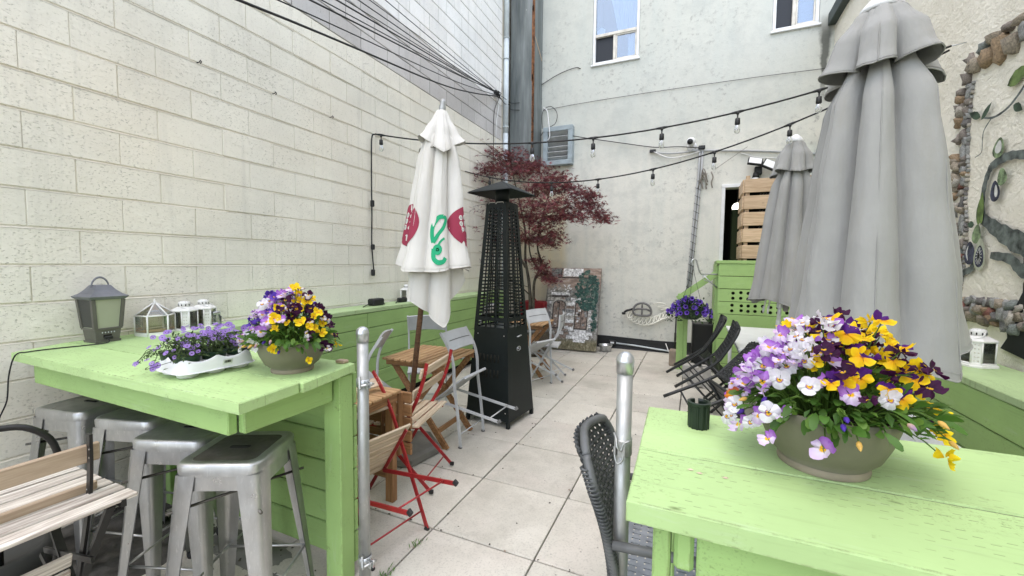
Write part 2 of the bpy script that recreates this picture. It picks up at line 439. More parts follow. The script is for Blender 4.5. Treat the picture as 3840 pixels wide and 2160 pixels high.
def petal(name, pts, var=.15):
    m = Mt(name, .6, 0, .25); nt = m.nt
    a = nd(nt, 'ShaderNodeAttribute'); a.attribute_name = 'reach'
    c = ramp(nt, a.outputs['Fac'], pts)
    base = m.var(c, var)
    m.col(base)
    tr = nd(nt, 'ShaderNodeBsdfTranslucent'); nt.links.new(base, tr.inputs[0])
    mx = nd(nt, 'ShaderNodeMixShader'); mx.inputs[0].default_value = .35
    nt.links.new(m.b.outputs[0], mx.inputs[1]); nt.links.new(tr.outputs[0], mx.inputs[2])
    nt.links.new(mx.outputs[0], nt.nodes['Material Output'].inputs[0])
YE = (.85, .48, .01)
petal('lilac_up', [(0, (.5, .2, .6)), (.5, (.47, .24, .66)), (1, (.36, .11, .55))])
petal('lilac_low', [(0, YE), (.2, YE), (.32, (.78, .70, .82)), (1, (.70, .52, .80))])
petal('white_up', [(0, (.82, .8, .82)), (1, (.80, .76, .83))])
petal('white_low', [(0, YE), (.16, YE), (.24, (.25, .08, .3)), (.36, (.82, .81, .83)), (1, (.83, .82, .82))])
petal('yellow_up', [(0, (.82, .48, .008)), (1, (.90, .66, .012))])
petal('yellow_low', [(0, (.30, .06, .01)), (.22, (.82, .48, .006)), (1, (.93, .74, .018))])
petal('purple_up', [(0, (.05, .01, .12)), (1, (.095, .012, .20))])
petal('amber_low', [(0, (.25, .04, .01)), (.2, (.78, .38, .005)), (1, (.91, .66, .012))])
petal('wine_up', [(0, (.02, .003, .02)), (1, (.055, .006, .05))])
petal('wine_low', [(0, YE), (.15, YE), (.25, (.03, .004, .03)), (1, (.06, .007, .05))])
petal('winewhite_low', [(0, YE), (.15, YE), (.25, (.75, .72, .72)), (.7, (.75, .7, .72)), (.85, (.06, .007, .05)), (1, (.06, .007, .05))])
petal('violet_up', [(0, (.08, .03, .28)), (1, (.10, .045, .40))])
petal('violet_low', [(0, YE), (.14, YE), (.24, (.03, .01, .1)), (.5, (.10, .04, .36)), (1, (.13, .07, .42))])
petal('rust_up', [(0, (.45, .07, .02)), (1, (.50, .12, .06))])
petal('rust_low', [(0, (.2, .02, .01)), (.3, (.7, .3, .01)), (1, (.55, .13, .03))])
petal('petunia_petal', [(0, (.004, .001, .02)), (.32, (.02, .005, .09)), (.5, (.13, .06, .42)), (1, (.19, .10, .55))])
petal('verbena_petal', [(0, (.05, .01, .12)), (.16, (.05, .01, .12)), (.3, (.40, .26, .62)), (1, (.33, .20, .58))])
petal('bud_petal', [(0, (.7, .5, .3)), (1, (.30, .2, .42))])
petal('wilt_petal', [(0, (.75, .5, .12)), (1, (.80, .52, .16))])

# ------------------------------------------------------------------ mesh helpers
class MB:
    def __init__(s): s.v = []; s.f = []; s.mi = []; s.sm = []; s.attr = None
    def add(s, vs, fs, mi=0, smooth=False, M=None):
        o = len(s.v)
        s.v += [tuple(M @ Vector(p)) if M is not None else tuple(p) for p in vs]
        for f in fs:
            s.f.append(tuple(i + o for i in f)); s.mi.append(mi); s.sm.append(smooth)
    def box(s, c, size, M=None, bev=.0, mi=0):
        x, y, z = (k / 2 for k in size)
        b = min(bev, x * .45, y * .45, z * .45)
        if b <= 0:
            vs = [(sx * x + c[0], sy * y + c[1], sz * z + c[2]) for sx in (-1, 1) for sy in (-1, 1) for sz in (-1, 1)]
            s.add(vs, [(0, 1, 3, 2), (4, 6, 7, 5), (0, 4, 5, 1), (2, 3, 7, 6), (0, 2, 6, 4), (1, 5, 7, 3)], mi, False, M)
            return
        vs = []; idx = {}
        for sx in (-1, 1):
            for sy in (-1, 1):
                for sz in (-1, 1):
                    for a, (dx, dy, dz) in enumerate(((0, b, b), (b, 0, b), (b, b, 0))):
                        idx[sx, sy, sz, a] = len(vs)
                        vs.append((c[0] + sx * (x - dx), c[1] + sy * (y - dy), c[2] + sz * (z - dz)))
        fs = []
        for sg in (-1, 1):
            q = [idx[sg, -1, -1, 0], idx[sg, 1, -1, 0], idx[sg, 1, 1, 0], idx[sg, -1, 1, 0]]; fs.append(q if sg > 0 else q[::-1])
            q = [idx[-1, sg, -1, 1], idx[1, sg, -1, 1], idx[1, sg, 1, 1], idx[-1, sg, 1, 1]]; fs.append(q[::-1] if sg > 0 else q)
            q = [idx[-1, -1, sg, 2], idx[1, -1, sg, 2], idx[1, 1, sg, 2], idx[-1, 1, sg, 2]]; fs.append(q if sg > 0 else q[::-1])
        for a in (-1, 1):
            for d in (-1, 1):
                q = [idx[-1, a, d, 1], idx[1, a, d, 1], idx[1, a, d, 2], idx[-1, a, d, 2]]; fs.append(q if a * d < 0 else q[::-1])
                q = [idx[a, -1, d, 0], idx[a, 1, d, 0], idx[a, 1, d, 2], idx[a, -1, d, 2]]; fs.append(q if a * d > 0 else q[::-1])
                q = [idx[a, d, -1, 0], idx[a, d, 1, 0], idx[a, d, 1, 1], idx[a, d, -1, 1]]; fs.append(q if a * d < 0 else q[::-1])
        for sx in (-1, 1):
            for sy in (-1, 1):
                for sz in (-1, 1):
                    q = [idx[sx, sy, sz, 0], idx[sx, sy, sz, 1], idx[sx, sy, sz, 2]]
                    fs.append(q if sx * sy * sz > 0 else q[::-1])
        s.add(vs, fs, mi, False, M)
    def tube(s, pts, r, n=8, mi=0, closed=False, caps=True, flat=None):
        """swept round tube; flat=(w,t,up) makes a flat bar"""
        P = [Vector(p) for p in pts]; m = len(P)
        if isinstance(r, (int, float)): rr = [r] * m
        else: rr = list(r)
        rings = []; prev = None
        for i in range(m):
            a = P[(i - 1) % m] if (closed or i > 0) else P[i]
            b = P[(i + 1) % m] if (closed or i < m - 1) else P[i]
            t = (b - a)
            t = t.normalized() if t.length > 1e-9 else Vector((0, 0, 1))
            if flat is not None:
                u = Vector(flat[2]); u = (u - t * u.dot(t))
                if u.length < 1e-5: u = Vector((1, 0, 0)) - t * t.x
                u.normalize()
            elif prev is None:
                u = Vector((0, 0, 1)) if abs(t.z) < .9 else Vector((1, 0, 0))
                u = (u - t * u.dot(t)).normalized()
            else:
                u = prev - t * prev.dot(t)
                u = u.normalized() if u.length > 1e-6 else prev
            prev = u; w = t.cross(u)
            if flat is not None:
                hw, ht = flat[0] / 2, flat[1] / 2
                rings.append([P[i] + w * hw * a_ + u * ht * b_ for a_, b_ in ((-1, -1), (1, -1), (1, 1), (-1, 1))])
            else:
                rings.append([P[i] + (u * math.cos(2 * PI * k / n) + w * math.sin(2 * PI * k / n)) * rr[i] for k in range(n)])
        k = len(rings[0]); vs = [p for ring in rings for p in ring]; fs = []
        for i in range(m if closed else m - 1):
            for j in range(k):
                fs.append((i * k + j, i * k + (j + 1) % k, ((i + 1) % m) * k + (j + 1) % k, ((i + 1) % m) * k + j))
        if caps and not closed:
            fs.append(tuple(range(k))[::-1]); fs.append(tuple((m - 1) * k + j for j in range(k)))
        s.add(vs, fs, mi, flat is None)
    def lathe(s, prof, n=20, c=(0, 0, 0), mi=0, smooth=True, M=None, a0=0.0, cap=True):
        vs = []; fs = []
        for r, z in prof:
            for k in range(n):
                a = a0 + 2 * PI * k / n
                vs.append((c[0] + r * math.cos(a), c[1] + r * math.sin(a), c[2] + z))
        for i in range(len(prof) - 1):
            for k in range(n):
                fs.append((i * n + k, i * n + (k + 1) % n, (i + 1) * n + (k + 1) % n, (i + 1) * n + k))
        if cap:
            if prof[0][0] > 1e-4: fs.append(tuple(range(n))[::-1])
            if prof[-1][0] > 1e-4: fs.append(tuple((len(prof) - 1) * n + k for k in range(n)))
        s.add(vs, fs, mi, smooth, M)
    def grid(s, fn, nu, nv, mi=0, smooth=True, closeu=False):
        vs = [fn(i / (nu if closeu else nu - 1), j / (nv - 1)) for j in range(nv) for i in range(nu)]
        fs = []
        for j in range(nv - 1):
            for i in range(nu if closeu else nu - 1):
                fs.append((j * nu + i, j * nu + (i + 1) % nu, (j + 1) * nu + (i + 1) % nu, (j + 1) * nu + i))
        s.add(vs, fs, mi, smooth)
    def prism(s, poly, z0, z1, mi=0, M=None):
        n = len(poly)
        vs = [(x, y, z0) for x, y in poly] + [(x, y, z1) for x, y in poly]
        fs = [tuple(range(n))[::-1], tuple(range(n, 2 * n))] + [(i, (i + 1) % n, n + (i + 1) % n, n + i) for i in range(n)]
        s.add(vs, fs, mi, False, M)
    def mesh(s, name, mats):
        me = bpy.data.meshes.new(name)
        me.from_pydata([tuple(v) for v in s.v], [], s.f)
        for m in mats: me.materials.append(MATS[m])
        me.polygons.foreach_set('material_index', s.mi)
        me.polygons.foreach_set('use_smooth', s.sm)
        if s.attr is not None:
            a = me.attributes.new('reach', 'FLOAT', 'POINT'); a.data.foreach_set('value', s.attr)
        me.update()
        return me

WORLDS = set()
def root_of(o):
    while o.parent is not None: o = o.parent
    return o
def abs_loc(o):
    l = Vector((0, 0, 0))
    while o is not None:
        l += o.location; o = o.parent
    return l
def link(name, me, parent=None, loc=(0, 0, 0), rot=(0, 0, 0), scale=None):
    o = bpy.data.objects.new(name, me); COL.objects.link(o)
    loc = Vector(loc)
    if parent is not None:
        if root_of(parent).name in WORLDS: loc = loc - abs_loc(parent)
        o.parent = parent
    o.location = loc; o.rotation_euler = rot
    if scale is not None: o.scale = scale
    return o
def tag(o, label=None, cat=None, group=None, kind=None):
    if label: o['label'] = label
    if cat: o['category'] = cat
    if group: o['group'] = group
    if kind: o['kind'] = kind
    return o
def thing(name, label, cat, loc=(0, 0, 0), rot=(0, 0, 0), group=None, world=False, kind=None):
    o = bpy.data.objects.new(name, None); COL.objects.link(o)
    o.empty_display_size = .1
    o.location = loc; o.rotation_euler = rot
    if world: WORLDS.add(o.name)
    return tag(o, label, cat, group, kind)
def obj(name, mb, mats, parent=None, loc=(0, 0, 0), rot=(0, 0, 0)):
    """one mesh object; with a world-built parent the builder's coordinates are the place's own"""
    mats = [mats] if isinstance(mats, str) else mats
    if parent is not None and root_of(parent).name in WORLDS and tuple(loc) == (0, 0, 0) and mb.v:
        c = Vector((0, 0, 0))
        for v in mb.v: c += Vector(v)
        c /= len(mb.v)
        mb.v = [tuple(Vector(v) - c) for v in mb.v]
        loc = c
    return link(name, mb.mesh(name, mats), parent, loc, rot)
def solo(name, mb, mats, label, cat, group=None, kind=None):
    """a thing that is one mesh, its origin at its lowest middle point"""
    xs = [v[0] for v in mb.v]; ys = [v[1] for v in mb.v]; zs = [v[2] for v in mb.v]
    c = Vector(((min(xs) + max(xs)) / 2, (min(ys) + max(ys)) / 2, min(zs)))
    mb.v = [tuple(Vector(v) - c) for v in mb.v]
    mats = [mats] if isinstance(mats, str) else mats
    return tag(link(name, mb.mesh(name, mats), None, c), label, cat, group, kind)
BOXES = {}
def board(name, c, size, mat, parent=None, rot=(0, 0, 0), bev=.004):
    key = (name, tuple(round(k, 4) for k in size), mat, bev)
    if key not in BOXES:
        b = MB(); b.box((0, 0, 0), size, bev=bev); BOXES[key] = b.mesh(name, [mat])
    return link(name, BOXES[key], parent, c, rot)
def copy_tree(o, parent=None):
    c = o.copy(); COL.objects.link(c)
    if parent is not None: c.parent = parent
    for ch in list(o.children): copy_tree(ch, c)
    return c
def copy_at(o, loc, rot, label, group=None):
    c = copy_tree(o); c.location = loc; c.rotation_euler = rot; c['label'] = label
    if group: c['group'] = group
    return c
HALF = PI / 2
def arc(c, r, a0, a1, n, plane='xz'):
    out = []
    for i in range(n + 1):
        a = a0 + (a1 - a0) * i / n
        p, q = r * math.cos(a), r * math.sin(a)
        out.append((c[0] + p, c[1], c[2] + q) if plane == 'xz' else (c[0], c[1] + p, c[2] + q) if plane == 'yz' else (c[0] + p, c[1] + q, c[2]))
    return out
def smooth_path(pts, k=6):
    """Catmull-Rom through the points"""
    P = [Vector(p) for p in pts]; P = [P[0] * 2 - P[1]] + P + [P[-1] * 2 - P[-2]]
    out = []
    for i in range(1, len(P) - 2):
        for j in range(k):
            t = j / k
            out.append(.5 * ((2 * P[i]) + (P[i + 1] - P[i - 1]) * t + (2 * P[i - 1] - 5 * P[i] + 4 * P[i + 1] - P[i + 2]) * t * t + (3 * P[i] - P[i - 1] - 3 * P[i + 1] + P[i + 2]) * t ** 3))
    out.append(P[-2])
    return out
def seen(p, mx=.06):
    """is a point in the camera's field of view (with a margin)?"""
    d = Vector(p) - EYE; z = d.dot(cf)
    if z < .05: return False
    k = cam_d.lens / 36.0
    return abs(d.dot(cr_) / z * k) < .5 + mx and abs(d.dot(cu_) / z * k) < .28125 + mx

# ------------------------------------------------------------------ ground and paving
XW, XR, YB = -3.2476, 1.75, 7.55
g = MB(); g.box((0, 5, -.30), (120, 120, .5))
solo('ground', g, 'joint_dirt_shade', None, None, kind='structure')
pave = thing('paved_floor', None, None, (-.8, 3.0, 0), world=True, kind='structure')
TX, TY, TS = -1.309, 1.901, .61
pv = []
for k in range(6):
    b = MB(); h = TS / 2 - .0045
    n = 5
    vs = []; b.box((0, 0, -.022), (2 * h, 2 * h, .044), bev=.004)
    pv.append(b.mesh('paver', ['paver']))
for i in range(-4, 6):
    for j in range(-5, 10):
        c = (TX + (i + .5) * TS, TY + (j + .5) * TS, R.uniform(-.002, .002))
        if c[0] > XR + .1 or c[0] < XW - .2: continue
        o = link('paver', pv[R.randrange(6)], pave, c, (R.uniform(-.003, .003), R.uniform(-.003, .003), R.randrange(4) * HALF + R.uniform(-.002, .002)))

# ------------------------------------------------------------------ left wall of concrete blocks
CH, Z0, PE0, BL = .2032, 1.4699, .9897, .4064
lw = thing('block_wall', 'tall concrete block wall painted cream below and bare grey above, at left', 'wall', (XW - .1, 3.5, 0), world=True)
PAINT_K = 11
ng = 19
b = MB(); b.box((XW - .1065, 3.0, 1.852), (.2, 7.70, 3.704)); obj('mortar', b, 'mortar_cream', lw)
b = MB(); b.box((XW - .110, 3.0, 5.90), (.2, 7.70, 4.396)); obj('mortar', b, 'mortar_grey', lw)
def block_mesh(L, hgap, vgap):
    b = MB(); b.box((0, 0, 0), (.10, L - vgap, CH - hgap), bev=.003); return b
blk = {}
for key, mat in (('c', 'block_cream'), ('g', 'block_grey'), ('l', 'block_light')):
    for L in (BL, BL / 2, .30):
        blk[key, L] = block_mesh(L, (.0125 if key == 'c' else .009), .0018 if key == 'c' else .008).mesh('block', [mat])
blk['w', BL] = block_mesh(BL, .0125, .008).mesh('block', ['block_cream'])
rest = MB(); cand = []
for k in range(-7, 31):
    z = Z0 + (k + .5) * CH
    off = PE0 + (0 if k % 2 else .5) * BL + .0
    for m in range(-6, 16):
        y0 = off + m * BL; y1 = y0 + BL
        if y0 > 6.85 or y1 < -.85: continue
        L = BL
        if y1 > 6.85: y1 = 6.85; L = y1 - y0
        if L < .08: continue
        c = (XW - .05 + (R.uniform(-.0025, .0015) if k < PAINT_K else R.uniform(-.001, .001)), (y0 + y1) / 2, z)
        vis = any(seen((XW, yy, zz), .02) for yy in (y0, y1) for zz in (z - .1, z + .1))
        d = (Vector(c) - EYE).length
        cand.append((not vis, d, k, L, c))
cand.sort(key=lambda t: t[:2])
for n_, (hid, d, k, L, c) in enumerate(cand):
    key = 'c' if k < PAINT_K else ('g' if k < PAINT_K + 3 else 'l')
    if not hid and n_ < 292:
        if abs(L - BL) < .01: me = blk[key, BL] if (key != 'c' or R.random() < .82) else blk['w', BL]
        else: me = block_mesh(L, .009, .006).mesh('block', [{'c': 'block_cream', 'g': 'block_grey', 'l': 'block_light'}[key]])
        link('block', me, lw, c, (0, 0, R.uniform(-.002, .002) if key == 'c' else 0))
    else:
        rest.box(c, (.10, L - .005, CH - .008), bev=.004, mi={'c': 0, 'g': 1, 'l': 2}[key])
o = obj('far_blocks', rest, ['block_cream', 'block_grey', 'block_light'], lw); o['kind'] = 'stuff'
b = MB()
for k in range(-7, PAINT_K):
    z = Z0 + k * CH
    n = 90
    vs = []
    for i in range(n + 1):
        y = -.85 + i * 7.70 / n; j = .0022 * noise.noise(Vector((y * 5, z * 3, 2))) + .0012 * noise.noise(Vector((y * 17, z, 5)))
        vs += [(XW + .001 + j, y, z - .0068), (XW - .013, y, z + .0045 + j)]
    b.add(vs, [(2 * i, 2 * i + 2, 2 * i + 3, 2 * i + 1) for i in range(n)])
obj('mortar_bed', b, 'mortar_cream', lw)
# end strip of plaster between the blocks and the rear wall
b = MB(); b.box((XW - .10, 7.205, 4.0), (.2, .706, 8.2)); obj('plaster_end', b, 'plaster_strip', lw)
for p in ((1.78, 2.65), (2.38, 2.66), (3.0, 2.665)):
    pass
# rusty eye hooks along one joint
for y, z, w_ in ((1.85, 2.894, 'nearest the front'), (2.42, 2.890, 'in the middle'), (3.01, 2.888, 'closest to the string lights')):
    b = MB(); b.tube([(XW - .02, y, z), (XW + .02, y, z)] + [(XW + .032 + .012 * math.cos(a), y + .002, z + .012 * math.sin(a)) for a in (PI, PI * .5, 0, -PI * .5)], .0035, 6)
    solo('eye_hook', b, 'black_steel', 'small eye hook in a block wall joint, the one ' + w_, 'hook', 'eye hooks along the block wall')

# ------------------------------------------------------------------ rear building
rb = thing('rear_building', 'pale stucco rear building wall with two upper windows and a dark doorway', 'building', (-.6, YB + .15, 0), world=True)
def holed_wall(mb, x0, x1, z0, z1, y, depth, holes):
    xs = sorted({x0, x1, *[h[0] for h in holes], *[h[1] for h in holes]}); zs = sorted({z0, z1, *[h[2] for h in holes], *[h[3] for h in holes]})
    for i in range(len(xs) - 1):
        for j in range(len(zs) - 1):
            cx, cz = (xs[i] + xs[i + 1]) / 2, (zs[j] + zs[j + 1]) / 2
            if any(h[0] < cx < h[1] and h[2] < cz < h[3] for h in holes): continue
            mb.add([(xs[i], y, zs[j]), (xs[i + 1], y, zs[j]), (xs[i + 1], y, zs[j + 1]), (xs[i], y, zs[j + 1])], [(0, 1, 2, 3)])
    for hx0, hx1, hz0, hz1 in holes:
        for a, b_ in (((hx0, hz0), (hx1, hz0)), ((hx1, hz0), (hx1, hz1)), ((hx1, hz1), (hx0, hz1)), ((hx0, hz1), (hx0, hz0))):
            mb.add([(a[0], y, a[1]), (b_[0], y, b_[1]), (b_[0], y + depth, b_[1]), (a[0], y + depth, a[1])], [(0, 1, 2, 3)])
W1 = (-1.79, -.985, 5.05, 7.05); W2 = (.965, 1.56, 5.06, 6.6); DR = (.42, 1.42, .35, 2.75)
b = MB(); holed_wall(b, -3.9, 1.88, -.1, 8.6, YB, .16, [W1, W2, DR])
b.add([(1.88, YB, -.1), (1.88, YB + 6, -.1), (1.88, YB + 6, 8.6), (1.88, YB, 8.6)], [(0, 1, 2, 3)])
b.add([(-3.9, YB, 8.6), (1.88, YB, 8.6), (1.88, YB + 6, 8.6), (-3.9, YB + 6, 8.6)], [(0, 1, 2, 3)])
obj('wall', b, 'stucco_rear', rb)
def frame_rect(mb, x0, x1, z0, z1, y, w, d, bev=.004):
    mb.box(((x0 + x1) / 2, y, z0 + w / 2), (x1 - x0, d, w), bev=bev); mb.box(((x0 + x1) / 2, y, z1 - w / 2), (x1 - x0, d, w), bev=bev)
    mb.box((x0 + w / 2, y, (z0 + z1) / 2), (w, d - .002, z1 - z0 - 2 * w), bev=bev); mb.box((x1 - w / 2, y, (z0 + z1) / 2), (w, d - .002, z1 - z0 - 2 * w), bev=bev)
def pane(x0, x1, z0, z1, y, par, mat='window_glass'):
    b = MB(); b.box(((x0 + x1) / 2, y, (z0 + z1) / 2), (x1 - x0, .006, z1 - z0)); return obj('pane', b, mat, par)
def window(x0, x1, z0, z1, zt, curtain):
    f = MB(); frame_rect(f, x0 + .004, x1 - .004, z0 + .004, z1, YB + .035, .045, .06)
    w = obj('window', f, 'white_frame', rb)
    f = MB(); f.box(((x0 + x1) / 2, YB - .012, z0 - .012), (x1 - x0 + .04, .05, .03), bev=.004); obj('sill', f, 'white_frame', w)
    xm = (x0 + x1) / 2 - .02
    ins = MB()
    if zt:
        f = MB(); f.box(((x0 + x1) / 2, YB + .03, zt), (x1 - x0 - .1, .055, .05), bev=.004); obj('transom', f, 'cream_frame', w)
        pane(x0 + .049, x1 - .049, zt + .025, z1 - .045, YB + .045, w)
    zt2 = (zt - .025) if zt else z1 - .05
    f = MB(); f.box((xm, YB + .035, (z0 + .05 + zt2) / 2), (.045, .05, zt2 - z0 - .052), bev=.004); obj('mullion', f, 'cream_frame', w)
    f = MB(); frame_rect(f, xm + .024, x1 - .051, z0 + .051, zt2 - .002, YB + .03, .022, .03); obj('sash', f, 'cream_frame', w)
    pane(xm + .046, x1 - .073, z0 + .073, zt2 - .024, YB + .032, w)
    pane(x0 + .05, xm - .023, z0 + .05, zt2 - .001, YB + .06, w, 'dark_screen')
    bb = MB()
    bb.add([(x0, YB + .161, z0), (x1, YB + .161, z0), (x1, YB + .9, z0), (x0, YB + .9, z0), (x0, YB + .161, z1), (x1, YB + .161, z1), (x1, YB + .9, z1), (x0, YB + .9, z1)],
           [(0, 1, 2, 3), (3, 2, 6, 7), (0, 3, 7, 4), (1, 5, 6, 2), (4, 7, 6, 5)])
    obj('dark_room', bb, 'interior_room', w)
    return w, xm, zt2
w1, xm1, zt1 = window(*W1, 5.55, True)
# gathered sheer curtains behind the upper pane
for (xa, xb, xc, xd, ph) in ((-1.74, -1.28, -1.36, -1.22, 0), (-1.42, -1.12, -1.34, -1.20, 1.2), (-1.22, -1.02, -1.20, -1.06, 2.3)):
    def fn(u, v, xa=xa, xb=xb, xc=xc, xd=xd, ph=ph):
        t = v ** .8
        x = (xa + (xb - xa) * u) * (1 - t) + (xc + (xd - xc) * u) * t
        return (x, YB + .13 + .025 * math.sin(u * 16 + ph) * (1 - .4 * t), 7.0 - v * 1.42)
    b = MB(); b.grid(fn, 26, 12); obj('curtain', b, 'curtain', w1)
def fn(u, v): return (xm1 + .22 + .12 * u, YB + .11 + .012 * math.sin(u * 9), 5.1 + v * .42)
b = MB(); b.grid(fn, 10, 4); obj('curtain', b, 'curtain', w1)
b = MB(); b.prism([(-1.735, 5.585), (-1.60, 5.585), (-1.60, 5.71), (-1.665, 5.75), (-1.735, 5.70)], 0, .02, M=Matrix(((1, 0, 0, 0), (0, 0, 1, YB + .12), (0, 1, 0, 0), (0, 0, 0, 1)))); obj('paper', b, 'curtain', w1)
w2, xm2, zt2_ = window(*W2, None, False)
b = MB()
for i in range(28): b.box(((xm2 + W2[1]) / 2 + .02, YB + .12, 5.15 + i * .05), (.20, .006, .046))
o = obj('blind', b, 'blind', w2)
# doorway: white frame, dark green passage, a lit globe lamp deep inside
f = MB(); x0, x1, z0, z1 = DR
f.box((x0 - .028, YB - .012, (1.5 + z1) / 2), (.052, .05, z1 - 1.5), bev=.004); f.box(((x0 + x1) / 2, YB - .014, z1 + .03), (x1 - x0 + .11, .05, .055), bev=.004)
f.box((x1 + .028, YB - .012, (1.5 + z1) / 2), (.052, .05, z1 - 1.5), bev=.004)
dfm = obj('door_frame', f, 'white_frame', rb)
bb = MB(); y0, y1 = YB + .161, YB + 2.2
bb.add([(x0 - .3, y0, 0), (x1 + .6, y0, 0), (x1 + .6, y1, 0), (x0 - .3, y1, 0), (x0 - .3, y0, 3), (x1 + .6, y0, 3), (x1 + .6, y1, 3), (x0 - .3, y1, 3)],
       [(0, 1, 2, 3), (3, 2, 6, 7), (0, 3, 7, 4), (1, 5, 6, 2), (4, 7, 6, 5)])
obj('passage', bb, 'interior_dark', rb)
b = MB(); b.box((.60, YB + .60, 1.35), (.10, .5, 2.2), bev=.01); obj('passage_pillar', b, 'interior_green', rb)
b = MB(); b.lathe([(.0, -.085), (.05, -.07), (.08, -.03), (.085, 0), (.08, .03), (.05, .07), (0, .085)], 16, (.655, 8.25, 2.52)); gl = obj('globe_lamp', b, 'lamp_glow', rb)
b = MB(); b.tube([(.655, 8.25, 2.60), (.655, 8.25, 3.0)], .008, 6); obj('lamp_stem', b, 'black_steel', gl)

# ------------------------------------------------------------------ side building at right, stone border and painted fig tree
sb = thing('side_building', 'rough cream stucco side building with stone framed fig tree painting, at right', 'building', (XR + .1, 3.5, 0), world=True)
b = MB()
def fn(u, v):
    y = -2 + u * 9.55; z = -.1 + v * 5.12
    d = .009 * (noise.noise(Vector((y * 2.2, z * 2.2, 3))) + .6 * noise.noise(Vector((y * 6, z * 6, 7))))
    return (XR + d, y, z)
b.grid(fn, 150, 80); obj('wall', b, 'stucco_side', sb)
b = MB(); b.box((XR + 1.9, 2.74, 2.42), (3.5, 9.6, 5.1)); obj('wall_core', b, 'stucco_side', sb)
b = MB(); b.box((XR + .02, 2.6, 5.08), (.22, 9.86, .17), bev=.006); b.box((XR + 2.0, 2.74, 5.2), (3.7, 9.7, .1)); obj('roof', b, 'roof_dark', sb)
def stone_mesh(seed):
    rr = random.Random(seed); b = MB()
    ax = [rr.uniform(.8, 1.15) for _ in range(3)]
    vs = []; n, m = 8, 5
    for i in range(m + 1):
        th = PI * i / m
        for k in range(n):
            a = 2 * PI * k / n
            p = Vector((math.sin(th) * math.cos(a), math.sin(th) * math.sin(a), math.cos(th)))
            s_ = .5 * (1 + .55 * noise.noise(p * 1.5 + Vector((seed * 3.1, 0, 0))))
            q = [abs(c) ** .58 * (1 if c > 0 else -1) for c in p]
            vs.append((q[0] * s_ * ax[0], q[1] * s_ * ax[1], q[2] * s_ * ax[2]))
    b.add(vs, [(i * n + k, i * n + (k + 1) % n, (i + 1) * n + (k + 1) % n, (i + 1) * n + k) for i in range(m) for k in range(n)], smooth=True)
    return b
st_meshes = [stone_mesh(i).mesh('stone', ['stone_%s' % 'abcdefgh'[i % 8]]) for i in range(16)]
def stone(y, z, sy, sz, rot=0.0, d=.05, k=None):
    k = R.choice((0, 0, 1, 1, 2, 3, 3, 4, 5, 6, 7)) if k is None else k
    me = st_meshes[k + R.choice((0, 8))]
    o = link('stone', me, sb, (XR - .004, y, z), (rot, 0, 0), (d * 1.6, sy * .86, sz * .86)); return o
# left column of the border
z = 1.38
while z < 2.80:
    yb = 4.06 + .05 * math.sin(z * 3.0) + (.02 if z < 2.1 else -.03 * (z - 2.1))
    s1 = R.choice((.045, .06, .075, .11))
    stone(yb - .035 + R.uniform(-.015, .015), z, R.uniform(.05, .08), s1, R.uniform(-.5, .5), .035)
    if R.random() < .8: stone(yb + .03 + R.uniform(0, .03), z + R.uniform(-.02, .02), R.uniform(.05, .085), R.uniform(.06, .10), R.uniform(-.7, .7), .045)
    z += s1 * .72
for i in range(46):
    zz = 1.36 + i * .032
    yb = 3.985 + .05 * math.sin(zz * 3.0) + (.02 if zz < 2.1 else -.03 * (zz - 2.1))
    stone(yb + R.uniform(-.005, .008), zz, .02, .03, R.uniform(-.4, .4), .022, R.choice((3, 6, 3, 6, 4)))
# big flat stones along the top, pebbles along the bottom
for y, z, sy, sz, k, rt in ((4.08, 2.86, .08, .10, 1, .3), (4.00, 2.91, .13, .15, 0, .5), (4.05, 2.97, .06, .10, 1, -.3), (3.88, 2.98, .07, .09, 7, .4), (3.865, 2.90, .13, .17, 2, -.1), (3.80, 3.0, .08, .09, 0, .2), (3.735, 2.91, .15, .19, 2, .1), (3.66, 3.0, .09, .07, 1, 0),
                            (3.62, 2.88, .12, .15, 0, .2), (3.55, 2.99, .11, .08, 0, .1), (3.51, 2.90, .10, .14, 3, 0), (3.42, 2.93, .13, .16, 2, .1), (3.30, 2.92, .12, .15, 1, 0), (3.18, 2.93, .12, .16, 0, .2), (3.05, 2.92, .13, .15, 2, 0)):
    stone(y, z, sy, sz, rt, .05, k)
y = 4.08
while y > 2.6:
    s1 = R.uniform(.05, .095)
    base = 1.285 + (y - 4) * .03
    stone(y, base + R.uniform(-.01, .02), s1, R.uniform(.05, .09), R.uniform(-.6, .6), .04)
    stone(y - .02, base - .055 + R.uniform(-.015, .015), R.uniform(.05, .09), R.uniform(.06, .10), R.uniform(-.6, .6), .05)
    if R.random() < .75: stone(y, base - .10 + R.uniform(-.02, .02), R.uniform(.05, .085), R.uniform(.06, .11), R.uniform(-.5, .5), .05)
    y -= s1 * .70
